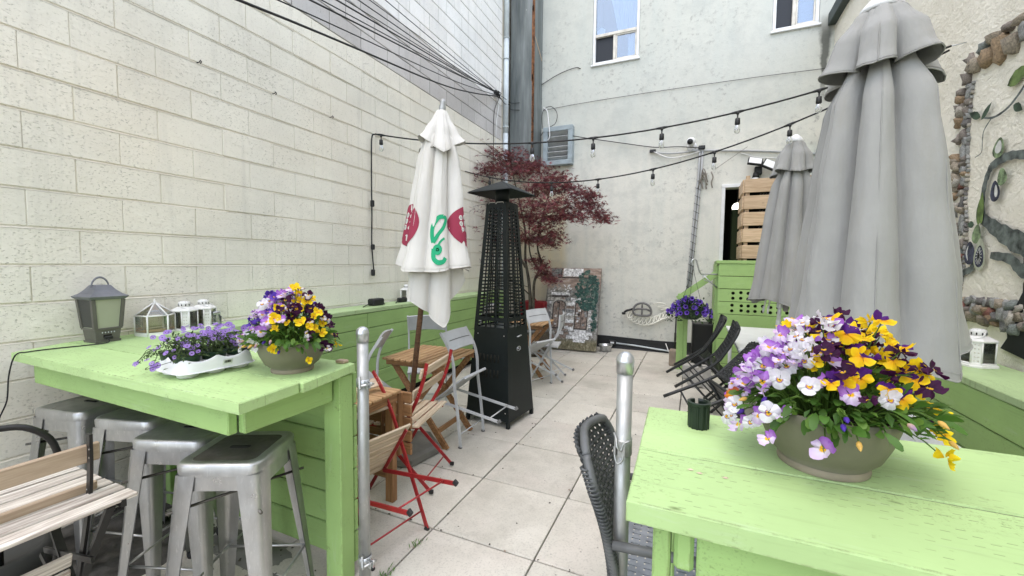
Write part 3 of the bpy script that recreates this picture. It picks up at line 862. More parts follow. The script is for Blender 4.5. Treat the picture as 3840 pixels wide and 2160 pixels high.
# the painted fig tree: flat paint on the wall, one sheet per painted limb, leaf or fruit
simple('paint_bark', (.125, .145, .13), .85, nscale=16, namt=.55)
simple('paint_black', (.012, .014, .013), .8, nscale=12)
simple('paint_leaf', (.13, .19, .055), .85, nscale=14, namt=.5)
simple('paint_leaf_dark', (.055, .09, .055), .85, nscale=14, namt=.5)
simple('paint_fig', (.05, .055, .085), .8, nscale=22, namt=.7)
simple('paint_fig_green', (.20, .27, .14), .8, nscale=26, namt=.6)
simple('paint_flesh', (.42, .44, .33), .8, nscale=20)
simple('paint_white', (.62, .62, .58), .8, nscale=20)
PL = [0]
def wallx(lift): return XR - .017 - lift
def sheet(name, poly, mat, lift=None):
    PL[0] += 1
    l = .0004 * PL[0] if lift is None else lift
    b = MB(); n = len(poly)
    # fan from the centre keeps odd outlines whole
    cy = sum(p[0] for p in poly) / n; cz = sum(p[1] for p in poly) / n
    vs = [(wallx(l), y, z) for y, z in poly] + [(wallx(l), cy, cz)]
    b.add(vs, [(i, (i + 1) % n, n) for i in range(n)])
    return obj(name, b, mat, sb)
def strip(name, pts, w, mat):
    PL[0] += 1
    P = smooth_path([(0, y, z) for y, z in pts], 5); m = len(P); b = MB(); L = []
    for i, p in enumerate(P):
        t = (P[min(i + 1, m - 1)] - P[max(i - 1, 0)]).normalized(); nrm = Vector((0, -t.z, t.y))
        k = i / (m - 1) * (len(w) - 1); a = int(min(k, len(w) - 2)); ww = w[a] + (w[a + 1] - w[a]) * (k - a)
        ww *= 1 + .12 * math.sin(i * 2.1 + PL[0])
        L.append((p + nrm * ww / 2, p - nrm * ww / 2))
    x = wallx(.0004 * PL[0])
    vs = [(x, q.y, q.z) for pr_ in L for q in pr_]
    b.add(vs, [(2 * i, 2 * i + 1, 2 * i + 3, 2 * i + 2) for i in range(m - 1)])
    return obj(name, b, mat, sb)
def fruit(y, z, w, h, mat, rot=0, name='painted_fig'):
    pts = []
    for i in range(18):
        a = 2 * PI * i / 18; p = Vector((math.sin(a) * w / 2 * (1 - .30 * math.cos(a)), math.cos(a) * h / 2))
        c, s_ = math.cos(rot), math.sin(rot)
        pts.append((y + p.x * c - p.y * s_, z + p.x * s_ + p.y * c))
    return sheet(name, pts, mat)
def pleaf(y, z, L, w, rot, mat):
    pts = []
    for i in range(9):
        t = i / 8; pts.append((t, .5 * math.sin(PI * t ** .8) * (1 + .12 * (i % 2))))
    for i in range(7, 0, -1):
        t = i / 8; pts.append((t, -.5 * math.sin(PI * t ** .8)))
    c, s_ = math.cos(rot), math.sin(rot)
    return sheet('painted_leaf', [(y + (a * L) * c - b_ * w * s_, z + a * L * s_ + b_ * w * c) for a, b_ in pts], mat)
B1 = 'painted_branch'
strip(B1, [(3.36, 1.0), (3.33, 1.2), (3.26, 1.45), (3.30, 1.66)], [.26, .17, .16, .2], 'paint_black')
strip(B1, [(3.20, 1.60), (3.42, 1.66), (3.60, 1.74), (3.76, 1.83)], [.15, .13, .10, .07], 'paint_bark')
strip(B1, [(3.76, 1.80), (3.785, 1.95), (3.765, 2.08), (3.72, 2.165)], [.055, .05, .048, .05], 'paint_bark')
strip(B1, [(3.73, 2.16), (3.60, 2.19), (3.48, 2.18), (3.3, 2.13)], [.055, .055, .05, .05], 'paint_bark')
strip(B1, [(3.25, 1.47), (3.38, 1.50), (3.48, 1.565), (3.66, 1.59)], [.10, .075, .06, .045], 'paint_bark')
strip(B1, [(3.83, 1.56), (3.85, 1.50), (3.92, 1.48), (4.0, 1.43)], [.05, .045, .045, .04], 'paint_bark')
strip(B1, [(3.44, 2.60), (3.53, 2.53), (3.62, 2.487), (3.74, 2.477), (3.86, 2.515)], [.018, .018, .016, .014, .012], 'paint_bark')
strip(B1, [(3.75, 2.48), (3.82, 2.42), (3.83, 2.36), (3.83, 2.28), (3.90, 2.26)], [.011, .01, .009, .008, .006], 'paint_bark')
pleaf(3.87, 2.52, .15, .05, 2.2 - PI * .55, 'paint_leaf_dark'); pleaf(3.86, 2.50, .13, .045, PI + 1.2 - PI * .6, 'paint_leaf_dark')
pleaf(3.62, 2.63, -.20, .09, -.25, 'paint_leaf'); pleaf(3.55, 2.49, -.1, .05, .6, 'paint_leaf_dark')
fruit(3.655, 2.265, .105, .125, 'paint_fig_green', .2); fruit(3.655, 2.27, .06, .08, 'paint_white', .2)
fruit(3.60, 2.075, .085, .11, 'paint_fig_green', -.2)
fruit(3.655, 1.995, .088, .135, 'paint_fig', -.15); fruit(3.645, 1.995, .03, .08, 'paint_white', -.15)
pleaf(3.80, 1.79, .22, .075, 1.68, 'paint_leaf'); pleaf(3.765, 1.80, .13, .05, 1.3, 'paint_leaf'); pleaf(3.84, 1.80, .08, .045, .1, 'paint_leaf_dark')
fruit(3.805, 1.735, .092, .13, 'paint_fig_green', .1)
fruit(3.865, 1.61, .115, .16, 'paint_fig', -.1); strip('painted_shine', [(3.885, 1.66), (3.90, 1.61), (3.88, 1.56)], [.006, .02, .006], 'paint_white')
fruit(3.755, 1.60, .118, .215, 'paint_flesh', 0); fruit(3.755, 1.585, .090, .145, 'paint_fig', 0)
for i in range(14):
    a = 2 * PI * i / 14
    strip('painted_seed', [(3.755 + .012 * math.sin(a), 1.588 + .018 * math.cos(a)), (3.755 + .036 * math.sin(a), 1.588 + .058 * math.cos(a))], [.003, .006], 'paint_white')
strip('painted_seed', [(3.755, 1.62), (3.752, 1.59), (3.757, 1.56)], [.006, .02, .006], 'paint_black')

# ------------------------------------------------------------------ corner: metal chase, downpipe, wires
b = MB(); b.box((-2.965, 7.325, 5.87), (.46, .445, 5.0), bev=.006)
ch = solo('metal_chase', b, 'duct_metal', 'weathered grey sheet metal chase with a rusty seam running down the rear corner', 'duct')
b = MB(); b.tube([(0, 0, 0), (0, 0, 4.9)], .012, 4); 
s_ = link('rusty_seam', b.mesh('rusty_seam', ['rust_stain']), ch, (.2275, -.2215, .05))
for i, (z0, z1, w) in enumerate(((.05, 1.5, .02), (1.4, 2.7, .03), (2.6, 4.9, .022))):
    b = MB(); b.box((0, 0, 0), (w, .004, z1 - z0)); link('rust_streak', b.mesh('rust_streak', ['rust_stain']), ch, (.2275 - w * .5 - .012, -.2245, (z0 + z1) / 2))
b = MB(); b.box((0, 0, 0), (.004, .445, .03)); link('rust_streak', b.mesh('rust_streak', ['wood_tan']), ch, (.2325, 0, 2.05), (rad(-35), 0, 0))
b = MB()
b.tube([(-3.20, 6.93, .1), (-3.20, 6.93, 3.9)], .045, 14); b.tube([(-3.20, 6.93, 3.85), (-3.20, 6.93, 5.5)], .048, 14); b.tube([(-3.20, 6.93, 5.4), (-3.20, 6.93, 8.2)], .046, 14)
dp = solo('downpipe', b, 'pipe_grey', 'pale blue grey downpipe running up the corner beside the metal chase', 'pipe')
for z in (3.86, 5.05, 5.42, 6.6):
    b = MB(); b.tube(arc((0, 0, 0), .053, 0, 2 * PI, 12, 'xy')[:-1], .008, 5, closed=True); link('pipe_clip', b.mesh('pipe_clip', ['pipe_grey']), dp, (0, 0, z))
# fan of cables from the corner up over the patio
J = Vector((XW + .06, 6.60, 4.41))
def cable(pts, r, mat, label, group=None, name='cable', k=6):
    b = MB(); b.tube(smooth_path(pts, k), r, 6)
    return solo(name, b, mat, label, 'cable', group)
WG = 'overhead cables fanning from the rear corner'
ends = [(-2.339, 1.551, 2.934, 0.01, -0.1), (-2.404, 1.842, 3.113, 0.006, -0.05), (-2.339, 2.020, 3.199, 0.008, -0.03), (-2.533, 2.301, 3.397, 0.006, -0.02), (-2.436, 2.340, 3.399, 0.008, -0.02), (-2.598, 2.576, 3.573, 0.005, -0.02), (-2.501, 2.618, 3.573, 0.006, -0.02), (-2.663, 2.911, 3.781, 0.005, -0.01), (-2.533, 2.964, 3.779, 0.005, -0.01)]
names = ['thickest sagging black cable crossing the painted block wall', 'thin black cable just above the thickest sagging one', 'black cable third lowest of the overhead fan', 'thin black cable fourth lowest of the overhead fan', 'black cable in the middle of the overhead fan',
         'thin black cable just above the middle of the overhead fan', 'black cable third highest of the overhead fan', 'thin black cable second highest of the overhead fan', 'thin black cable highest of the overhead fan']
for i, (x, y, z, r, sag) in enumerate(ends):
    E_ = Vector((x, y, z))
    j = J + Vector((R.uniform(-.02, .02), R.uniform(-.05, .05), R.uniform(-.05, .05)))
    mid = j.lerp(E_, .5) + Vector((0, 0, sag)); far = E_ + (E_ - j) * .6
    cable([j, j.lerp(E_, .25) + Vector((0, 0, sag * .8)), mid, E_, far], r * .85, 'cable_black', names[i], WG, k=8)
# knot of cable ties and drops at the corner
b = MB()
for i in range(7):
    a = R.uniform(0, 6)
    p = [J + Vector((R.uniform(-.04, .04), R.uniform(-.16, .12), R.uniform(-.08, .07))) for _ in range(4)]
    b.tube(smooth_path(p + [p[0]], 5), .006, 5)
b.tube(smooth_path([J, J + Vector((.0, .25, -.06)), J + Vector((.05, .36, -.05)), (-3.16, 7.05, 4.31), (-3.0, 7.09, 4.29)], 5), .006, 5)
b.tube(smooth_path([J, J + Vector((.01, .2, .02)), (-3.15, 7.04, 4.42), (-3.0, 7.09, 4.42)], 5), .005, 5)
solo('cable_knot', b, 'cable_black', 'tangled knot of black cables tied at the rear corner', 'cable')
cable([J + Vector((0, .02, -.05)), (XW + .02, 6.52, 4.1), (XW + .02, 6.50, 3.6), (XW + .02, 6.48, 2.6), (XW + .02, 6.48, 1.2)], .006, 'cable_black', 'thin black cable hanging straight down the grey block corner')
cable([(XW + .03, 6.75, 4.75), (XW + .03, 6.68, 4.3), (XW + .02, 6.60, 3.9), (XW + .02, 6.58, 3.2), (XW + .02, 6.56, 1.3)], .007, 'cable_white', 'white cable hanging down beside the downpipe')
# thin lines on the rear wall
cable([(-2.70, YB - .02, 4.39), (-1.9, YB - .02, 4.42), (-.6, YB - .02, 4.43), (.8, YB - .02, 4.42), (1.66, YB - .02, 4.40)], .004, 'cable_black', 'thin wire stretched level across the upper rear wall')
cable([(-2.73, YB - .04, 4.86), (-2.4, YB - .03, 5.0), (-2.10, YB - .03, 5.06), (-2.0, YB - .0, 5.04)], .007, 'cable_black', 'short black wire slanting up from the metal chase to the wall')
cable([(-2.10, YB - .10, 3.83), (-1.7, YB - .05, 3.74), (-1.2, YB - .04, 3.62), (-.68, YB - .04, 3.50), (-.3, YB - .04, 3.47), (.02, YB - .04, 3.42)], .007, 'cable_black', 'black cable sloping down from the vent to the conduit')
cable([(-.72, YB - .03, 3.44), (-.5, YB - .04, 3.38), (-.2, YB - .04, 3.37), (0, YB - .04, 3.40)], .012, 'cable_grey', 'grey cable looped along the rear wall below the camera')
cable([(-.72, YB - .05, 3.44), (-.45, YB - .06, 3.30), (-.2, YB - .05, 3.31), (.02, YB - .05, 3.36)], .008, 'cable_white', 'drooping white cable looped below the camera')
b = MB(); b.box((-.71, YB - .04, 3.44), (.10, .04, .05), bev=.01); b.box((.05, YB - .05, 3.42), (.10, .05, .06), bev=.01); solo('cable_tape', b, 'black_plastic', 'black tape wrapped round the cable ends on the rear wall', 'tape')
cable([(-.1, YB - .035, 3.39), (.5, YB - .03, 3.33), (1.0, YB - .03, 3.27), (1.70, YB - .03, 3.16)], .016, 'cable_grey', 'thick pale grey cable running along the rear wall above the doorway')
cable([(.62, YB - .03, 3.28), (.85, YB - .03, 3.19), (1.1, YB - .03, 3.16), (1.5, YB - .03, 3.12)], .006, 'cable_white', 'thin white cable drooping over the floodlight')
# conduit down the rear wall wrapped in wire
b = MB()
for dx in (-.022, .018):
    b.tube([(.045 + dx, YB - .03, 3.36), (.04 + dx, YB - .03, 3.05), (-.02 + dx, YB - .03, 2.0), (-.10 + dx, YB - .03, .62)], .017, 8)
cd = solo('wall_conduit', b, 'cable_grey', 'pair of bluish grey conduits running down the rear wall left of the doorway', 'conduit')
b = MB()
for i in range(17):
    z = 2.75 - i * .125; t = (3.05 - z) / 2.43
    x = .04 - .14 * t
    b.tube([(x - .045, YB - .035, z + .03), (x, YB - .055, z + .005), (x + .042, YB - .035, z - .02)], .004, 4)
for v in range(len(b.v)): b.v[v] = tuple(Vector(b.v[v]) - cd.location)
link('wire_wrap', b.mesh('wire_wrap', ['cable_black']), cd)
b = MB()
for q in range(5):
    p = [Vector((.06 + R.uniform(-.07, .12), YB - .05 + R.uniform(-.02, .02), 3.02 + R.uniform(-.28, .06))) for _ in range(4)]
    b.tube(smooth_path(p, 5), .008, 5)
b.tube(smooth_path([(.20, YB - .05, 3.02), (.23, YB - .06, 2.93), (.21, YB - .06, 2.85), (.225, YB - .05, 2.76)], 5), .010, 5)
b.tube([(.25, YB - .05, 3.05), (.70, YB - .08, 3.36)], .004, 4)
solo('twine_tangle', b, 'twine', 'tangle of grey twine hanging on the conduit top', 'twine')
cable([(-2.68, YB - .12, 4.02), (-2.70, YB - .05, 4.35), (-2.55, YB - .06, 4.43), (-2.42, YB - .06, 4.30), (-2.44, YB - .08, 4.10), (-2.62, YB - .12, 4.0), (-2.72, YB - .08, 3.9)], .006, 'cable_black', 'black wire coiled above the louvred vent')
cable([(-2.69, YB - .05, 4.43), (-2.60, YB - .08, 4.34), (-2.55, YB - .14, 4.12), (-2.52, YB - .15, 3.86), (-2.56, YB - .15, 3.78)], .009, 'cable_white', 'white wire hanging over the louvred vent corner')
# louvred vent
vt = thing('louvred_vent', 'blue grey wooden louvred vent on the rear wall above the red tree', 'vent', (-2.375, YB, 3.31), world=True)
b = MB(); frame_rect(b, -2.655, -2.095, 3.33, 4.03, YB - .07, .085, .13, .005); obj('frame', b, 'vent_blue', vt)
b = MB(); b.box((-2.375, YB - .012, 3.68), (.40, .02, .54)); obj('back', b, 'interior_dark', vt)
for i in range(6): board('slat', (-2.375, YB - .075, 3.455 + i * .092), (.388, .098, .014), 'vent_slat', vt, (rad(-38), 0, 0), .002)
# security camera
b = MB()
sc = thing('security_camera', 'small white security camera on the rear wall above the cables', 'camera', (-.1, YB, 3.42), world=True)
b.lathe([(.075, 0), (.075, .02), (.05, .04)], 16, M=Matrix.Translation((-.1, YB, 3.46)) @ Matrix.Rotation(HALF, 4, 'X')); b.tube([(-.1, YB - .03, 3.46), (-.1, YB - .08, 3.50)], .025, 8); obj('mount', b, 'white_plastic', sc)
b = MB(); d = Vector((-.15, -.9, -.25)).normalized(); p0 = Vector((-.1, YB - .06, 3.53))
b.tube([p0, p0 + d * .02, p0 + d * .13, p0 + d * .16], [.045, .062, .062, .055], 14); obj('housing', b, 'white_plastic', sc)
b = MB(); b.tube([p0 + d * .161, p0 + d * .166], .045, 14); obj('lens', b, 'black_plastic', sc)
# floodlight
fl = thing('floodlight', 'black floodlight with two square lamp heads above the doorway', 'light', (.88, YB, 2.95), world=True)
b = MB(); b.box((.86, YB - .05, 2.98), (.10, .10, .13), bev=.012); b.tube([(.83, YB - .10, 2.93), (.82, YB - .14, 2.86)], [.045, .05], 12); b.tube([(.88, YB - .08, 3.03), (.90, YB - .14, 3.10)], .015, 6); obj('body', b, 'black_plastic', fl)
b = MB(); b.lathe([(.0, -.045), (.03, -.035), (.045, 0)], 12, (.815, YB - .155, 2.855)); obj('sensor_dome', b, 'white_plastic', fl)
for (x, z, w, h, ry) in ((.80, 3.10, .20, .14, rad(12)), (1.02, 3.02, .25, .17, rad(28))):
    M_ = Matrix.Translation((x, YB - .17, z)) @ Matrix.Rotation(ry, 4, 'Y') @ Matrix.Rotation(rad(-35), 4, 'X')
    b = MB(); b.box((0, 0, 0), (w, .04, h), M_, bev=.008); hd = obj('lamp_head', b, 'black_plastic', fl)
    b = MB(); b.box((0, -.023, 0), (w - .03, .006, h - .03), M_, bev=.002); obj('lens', b, 'white_plastic', hd)
# black waterproofing strip at the foot of the rear wall, pipe, outlet
b = MB()
def fn(u, v):
    x = -3.2 + u * 3.6
    return (x, YB - .012 - .018 * (1 - v) - .008 * noise.noise(Vector((x * 5, v * 3, 1))) - (.02 if v < .1 else 0), v * (.205 + .012 * math.sin(x * 3)) )
b.grid(fn, 60, 7)
solo('waterproof_strip', b, 'tarp_black', 'wrinkled black waterproofing strip along the foot of the rear wall', 'membrane')
b = MB(); b.tube([(-1.25, YB - .06, .10), (-.9, YB - .06, .085), (-.55, YB - .06, .055), (-.30, YB - .06, .035)], .014, 8); solo('floor_pipe', b, 'pipe_grey', 'thin grey pipe sloping along the foot of the rear wall', 'pipe')
b = MB(); b.tube([(-.40, YB - .09, .17), (-.36, YB - .11, .07), (-.33, YB - .14, .025)], .008, 6); solo('pipe_stub', b, 'cable_white', 'short bent white pipe stub by the green post', 'pipe')
ot = thing('wall_outlet', 'black outdoor outlet box with white cover at the foot of the rear wall', 'outlet', (-1.30, YB - .06, .06), world=True)
b = MB(); b.box((-1.30, YB - .06, .105), (.13, .06, .075), bev=.008); obj('box', b, 'black_plastic', ot)
b = MB(); b.box((-1.30, YB - .095, .107), (.065, .01, .032), bev=.003); obj('cover', b, 'white_plastic', ot)
# spiral sculpture: dark arched wheel with a coil of white hose
sw = thing('steering_wheel', 'dark grey boat steering wheel hung on the rear wall among white hose', 'wheel', (-.80, YB - .09, .62), world=True)
b = MB(); c = Vector((-.80, YB - .11, .63))
outer = [(-.135, .02), (-.15, .08), (-.115, .165), (-.04, .21), (.04, .21), (.115, .165), (.15, .08), (.135, .02), (.07, 0), (-.07, 0)]
b.tube(smooth_path([c + Vector((x, 0, z)) for x, z in outer + [outer[0]]], 4), .019, 8); obj('rim', b, 'sculpt_grey', sw)
b = MB(); b.tube([c + Vector((-.135, 0, .09)), c + Vector((-.07, -.02, .115)), c + Vector((.07, -.02, .115)), c + Vector((.135, 0, .09))], .018, 8); b.tube([c + Vector((0, -.02, .115)), c + Vector((0, 0, .205))], .013, 8); b.tube([c + Vector((0, -.02, .115)), c + Vector((0, 0, .0))], .013, 8); obj('spokes', b, 'sculpt_grey', sw)
b = MB(); b.tube([c + Vector((-.16, .02, .10)), c + Vector((-.26, .0, .07)), c + Vector((-.30, 0, .04))], .02, 8); b.lathe([(.03, -.02), (.035, 0), (.03, .02)], 10, tuple(c + Vector((-.31, 0, .02)))); obj('lever', b, 'black_plastic', sw)
pts = []
for i in range(220):
    t = i / 219; a = t * 2 * PI * 12
    ang = PI * (1.05 + .98 * t)
    base = Vector((-.74 + .27 * math.cos(ang), YB - .07, .69 + .16 * math.sin(ang))) if t < .62 else None
    if base is None:
        q = (t - .62) / .38; ang = PI * (1.05 + .98 * .62)
        s0 = Vector((-.74 + .27 * math.cos(ang), YB - .07, .69 + .16 * math.sin(ang))); base = s0.lerp(Vector((-.36, YB - .07, .70)), q)
        if q > .6: base += Vector((.0, 0, -.05 * (q - .6)))
    pts.append(base + Vector((.05 * math.cos(a) * (1 if t < .6 else 1.3), .03 * math.sin(a), .068 * math.sin(a + .6))))
b = MB(); b.tube(smooth_path(pts, 2), .0085, 6)
b.tube(smooth_path([(-.62, YB - .06, .84), (-.5, YB - .09, .86), (-.42, YB - .07, .83), (-.55, YB - .06, .79), (-.38, YB - .08, .78), (-.5, YB - .06, .74)], 8), .0085, 6)
b.tube(smooth_path([(-.36, YB - .07, .66), (-.30, YB - .06, .67), (-.26, YB - .05, .76), (-.245, YB - .05, .83)], 6), .009, 6)
solo('coiled_hose', b, 'hose_white', 'springy white coiled hose hung round the steering wheel', 'hose')
b = MB(); b.tube([(-.245, YB - .05, .88), (-.255, YB - .05, .3), (-.258, YB - .05, .09)], .011, 8); b.tube([(-.255, YB - .05, .36), (-.256, YB - .05, .22)], .016, 8)
rdp = solo('standpipe', b, 'black_steel', 'thin dark standpipe with a tap fixed to the rear wall', 'pipe')
b = MB(); b.box((0, 0, 0), (.11, .02, .025), bev=.005); b.tube([(0, 0, -.03), (0, -.04, -.03)], .014, 8); b.tube([(-.03, 0, .04), (.03, 0, -.01)], .01, 6); b.tube([(.03, 0, .04), (-.03, 0, -.01)], .01, 6); link('tap', b.mesh('tap', ['sculpt_grey']), rdp, (.006, -.005, .79))

# ------------------------------------------------------------------ leaning canvas with a painted stone ruin
simple('canvas_edge', (.10, .085, .07), .9)
def ruin_ground():
    m = Mt('ruin_paint', .8, 0, .25); nt = m.nt
    sx = nd(nt, 'ShaderNodeSeparateXYZ'); nt.links.new(m.tc.outputs['Object'], sx.inputs[0])
    z = sx.outputs[2]
    n1 = noise_n(nt, stretch(nt, m.v, (3, 3, 9)), 2.4, 5, .6, .5)
    top = ramp(nt, n1, [(.3, (.13, .10, .085)), (.5, (.33, .25, .20)), (.7, (.50, .45, .40))])
    n2 = noise_n(nt, m.v, 26, 5, .7)
    mid = ramp(nt, n2, [(.3, (.05, .048, .042)), (.5, (.19, .185, .165)), (.7, (.48, .46, .43))])
    grass = ramp(nt, noise_n(nt, stretch(nt, m.v, (1, 1, .5)), 22, 5, .7), [(.35, (.08, .075, .045)), (.55, (.20, .18, .11)), (.72, (.5, .47, .38))])
    c = mixc(nt, ramp(nt, math_n(nt, 'MULTIPLY_ADD', z, .65, .5), [(.70, 0), (.75, 1)]), mid, top)
    c = mixc(nt, ramp(nt, math_n(nt, 'MULTIPLY_ADD', z, .65, .5), [(.10, 1), (.16, 0)]), c, grass)
    m.col(c)
ruin_ground()
for nm, c in (('ruin_white', (.74, .73, .69)), ('ruin_stone', (.45, .43, .39)), ('ruin_rose', (.25, .19, .155)), ('ruin_grey', (.24, .245, .24)), ('ruin_dark', (.06, .05, .045)), ('ruin_ivy', (.035, .085, .07)), ('ruin_ivy_pale', (.10, .15, .12))):
    simple(nm, c, .8, nscale=30, namt=.45, var=.3)
BLv, BRv, TLv, TRv = Vector((-2.40, 6.87, .03)), Vector((-1.457, 6.97, 0.005)), Vector((-2.53, 7.40, 1.42)), Vector((-1.525, 7.45, 1.445))
ctr = (BLv + BRv + TLv + TRv) / 4
ux = ((BRv - BLv) + (TRv - TLv)).normalized(); uz = ((TLv - BLv) + (TRv - BRv)); uz = (uz - ux * uz.dot(ux)).normalized(); un = ux.cross(uz)
Wp, Hp = .97, 1.50
rotm = Matrix((ux, un * -1, uz)).transposed(); rotm = Matrix((ux, uz.cross(ux), uz)).transposed()
pnt = thing('leaning_painting', 'tall painting of a stone ruin with arched windows and ivy, leaning on the rear wall', 'painting', ctr - uz * Hp / 2, rotm.to_euler())
b = MB(); b.box((0, 0, 0), (Wp, .03, Hp), bev=.003); link('board', b.mesh('board', ['canvas_edge']), pnt, (0, 0, Hp / 2))
b = MB(); b.box((0, 0, 0), (Wp - .006, .002, Hp - .006)); link('painted_ground', b.mesh('painted_ground', ['ruin_paint']), pnt, (0, -.0165, Hp / 2))
lay = [0]
def pdab(name, poly, mat):
    lay[0] += 1
    y = -.0178 - lay[0] * .00003
    b = MB(); n = len(poly); b.add([(x, y, z) for x, z in poly], [tuple(range(n))]); return link(name, b.mesh(name, [mat]), pnt)
def pquad(x, z, w, h, mat, j=.01, name='painted_stone'):
    return pdab(name, [(x - w / 2 + R.uniform(-j, j), z - h / 2 + R.uniform(-j, j)), (x + w / 2 + R.uniform(-j, j), z - h / 2 + R.uniform(-j, j)), (x + w / 2 + R.uniform(-j, j), z + h / 2 + R.uniform(-j, j)), (x - w / 2 + R.uniform(-j, j), z + h / 2 + R.uniform(-j, j))], mat)
pquad(-.02, 1.41, .36, .15, 'ruin_white', .005, 'painted_sky'); pquad(-.33, 1.40, .18, .16, 'ruin_grey', .006, 'painted_wood'); pquad(-.235, 1.40, .02, .16, 'ruin_dark', .002, 'painted_wood'); pquad(0, 1.31, .6, .022, 'ruin_dark', .004, 'painted_line')
# stones: rows of small painted blocks over the lower wall
for rrow in range(11):
    z = .22 + rrow * .068; x = -.46 + (rrow % 2) * .04
    while x < .30:
        w = R.uniform(.07, .13)
        if not ((-.34 < x + w / 2 < -.11 or .06 < x + w / 2 < .30) and .36 < z < .86):
            pquad(x + w / 2, z, w - .012, .055, R.choice(['ruin_white', 'ruin_white', 'ruin_stone', 'ruin_grey', 'ruin_rose']), .006)
        x += w
def arch(xc, z0, w, h, mat, name):
    pts = [(xc - w / 2, z0), (xc + w / 2, z0)] + [(xc + w / 2 * math.cos(a), z0 + h + w * .32 * math.sin(a)) for a in [PI * i / 8 for i in range(9)]]
    pdab(name, pts, mat)
for xc in (-.225, .18):
    arch(xc, .36, .285, .46, 'ruin_stone', 'painted_arch'); arch(xc, .36, .235, .44, 'ruin_dark', 'painted_window'); arch(xc, .38, .20, .42, 'ruin_rose', 'painted_window')
    for i in range(16): pquad(xc + R.uniform(-.085, .085), R.uniform(.42, .84), R.uniform(.03, .05), R.uniform(.02, .05), R.choice(['ruin_stone', 'ruin_dark', 'ruin_grey', 'ruin_white', 'ruin_rose']), .008, 'painted_dab')
    pquad(xc, .62, .012, .46, 'ruin_dark', .003, 'painted_bar')
for i in range(8): pquad(-.02, .38 + i * .062, .15, .05, ['ruin_white', 'ruin_rose', 'ruin_white', 'ruin_stone', 'ruin_white', 'ruin_grey', 'ruin_rose', 'ruin_white'][i], .004)
pquad(-.22, 1.0, .34, .05, 'ruin_white', .004); pquad(-.22, .96, .30, .03, 'ruin_dark', .006, 'painted_line')
for (x, z, w, h) in ((.17, .27, .25, .05), (.18, .215, .32, .055), (.18, .33, .20, .05), (.18, .16, .22, .06)): pquad(x, z, w, h, 'ruin_white', .012)
for i in range(30):  pquad(R.uniform(-.40, -.02), R.uniform(1.03, 1.17), .03, .03, R.choice(['ruin_white', 'ruin_stone', 'ruin_grey']), .014, 'painted_dab')
for i in range(280):
    a = R.uniform(0, 6.28); rr = R.random() ** .5
    x, z = (.26 + .21 * rr * math.cos(a), 1.08 + .37 * rr * math.sin(a)) if i < 200 else (R.uniform(.38, .47), R.uniform(.35, 1.2))
    if x > .44: continue
    pdab('painted_ivy', [(x + R.uniform(.018, .040) * math.cos(q + i), z + R.uniform(.018, .040) * math.sin(q + i)) for q in (0, 1.3, 2.6, 3.8, 5.1)], R.choice(['ruin_ivy', 'ruin_ivy', 'ruin_ivy_pale']))
# steel bucket
bk = thing('steel_bowl', 'small steel bowl standing by the leaning painting', 'bowl', (-1.36, 7.17, 0))
b = MB(); b.lathe([(.085, 0), (.10, .08), (.115, .115), (.12, .118), (.105, .112), (.09, .03), (.0, .02)], 20); link('bowl', b.mesh('bowl', ['zinc']), bk)
# red tub
rt = thing('red_tub', 'red plastic tub with a handle in the corner behind the tree', 'tub', (-2.66, 7.12, 0))
b = MB(); b.box((0, 0, .41), (.46, .36, .82), bev=.02); link('tub', b.mesh('tub', ['red_plastic']), rt)
b = MB(); b.tube(arc((0, -.1, .82), .06, 0, PI, 8), .012, 6); link('handle', b.mesh('handle', ['red_plastic']), rt)
# half barrel planter
bp = thing('barrel_planter', 'dark half barrel planter holding the red maple tree', 'planter', (-2.50, 6.42, 0))
for i in range(20):
    a = 2 * PI * i / 20; b = MB()
    w = 2 * math.sin(PI / 20) * .97
    for (zz, r0) in ():
        pass
    prof = [(0, .29), (.12, .325), (.26, .345), (.40, .34), (.48, .325)]
    vs = []
    for z, r in prof:
        for dr in (0, -.03):
            for da in (-1, 1):
                aa = a + da * PI / 20 * .965
                vs.append(((r + dr) * math.cos(aa), (r + dr) * math.sin(aa), z))
    fs = []
    for k in range(4):
        o_ = 4 * k
        fs += [(o_, o_ + 1, o_ + 5, o_ + 4), (o_ + 1, o_ + 3, o_ + 7, o_ + 5), (o_ + 3, o_ + 2, o_ + 6, o_ + 7), (o_ + 2, o_, o_ + 4, o_ + 6)]
    fs += [(16, 17, 19, 18), (2, 3, 1, 0)]
    b.add(vs, fs); link('stave', b.mesh('stave', ['barrel_wood']), bp)
for z, r in ((.07, .315), (.20, .345), (.42, .343)):
    b = MB(); b.lathe([(r - .004, -.022), (r + .004, -.022), (r + .005, .022), (r - .004, .022)], 28, (0, 0, z), cap=False); link('hoop', b.mesh('hoop', ['sculpt_grey']), bp)
b = MB(); b.lathe([(0, .435), (.31, .43)], 20, cap=False); link('soil', b.mesh('soil', ['soil']), bp)
b = MB()
for i in range(60):
    a = R.uniform(0, 6.28); r = R.uniform(.1, .33); p = Vector((r * math.cos(a), r * math.sin(a), .44)); d = Vector((math.cos(a) * R.uniform(.2, 1), math.sin(a) * R.uniform(.2, 1), R.uniform(.3, 1))).normalized() * R.uniform(.05, .10)
    s_ = d.cross(Vector((0, 0, 1))).normalized() * .014
    b.add([p, p + d * .5 + s_, p + d, p + d * .5 - s_], [(0, 1, 2, 3)])
o = link('ground_cover', b.mesh('ground_cover', ['weed_leaf']), bp); o['kind'] = 'stuff'

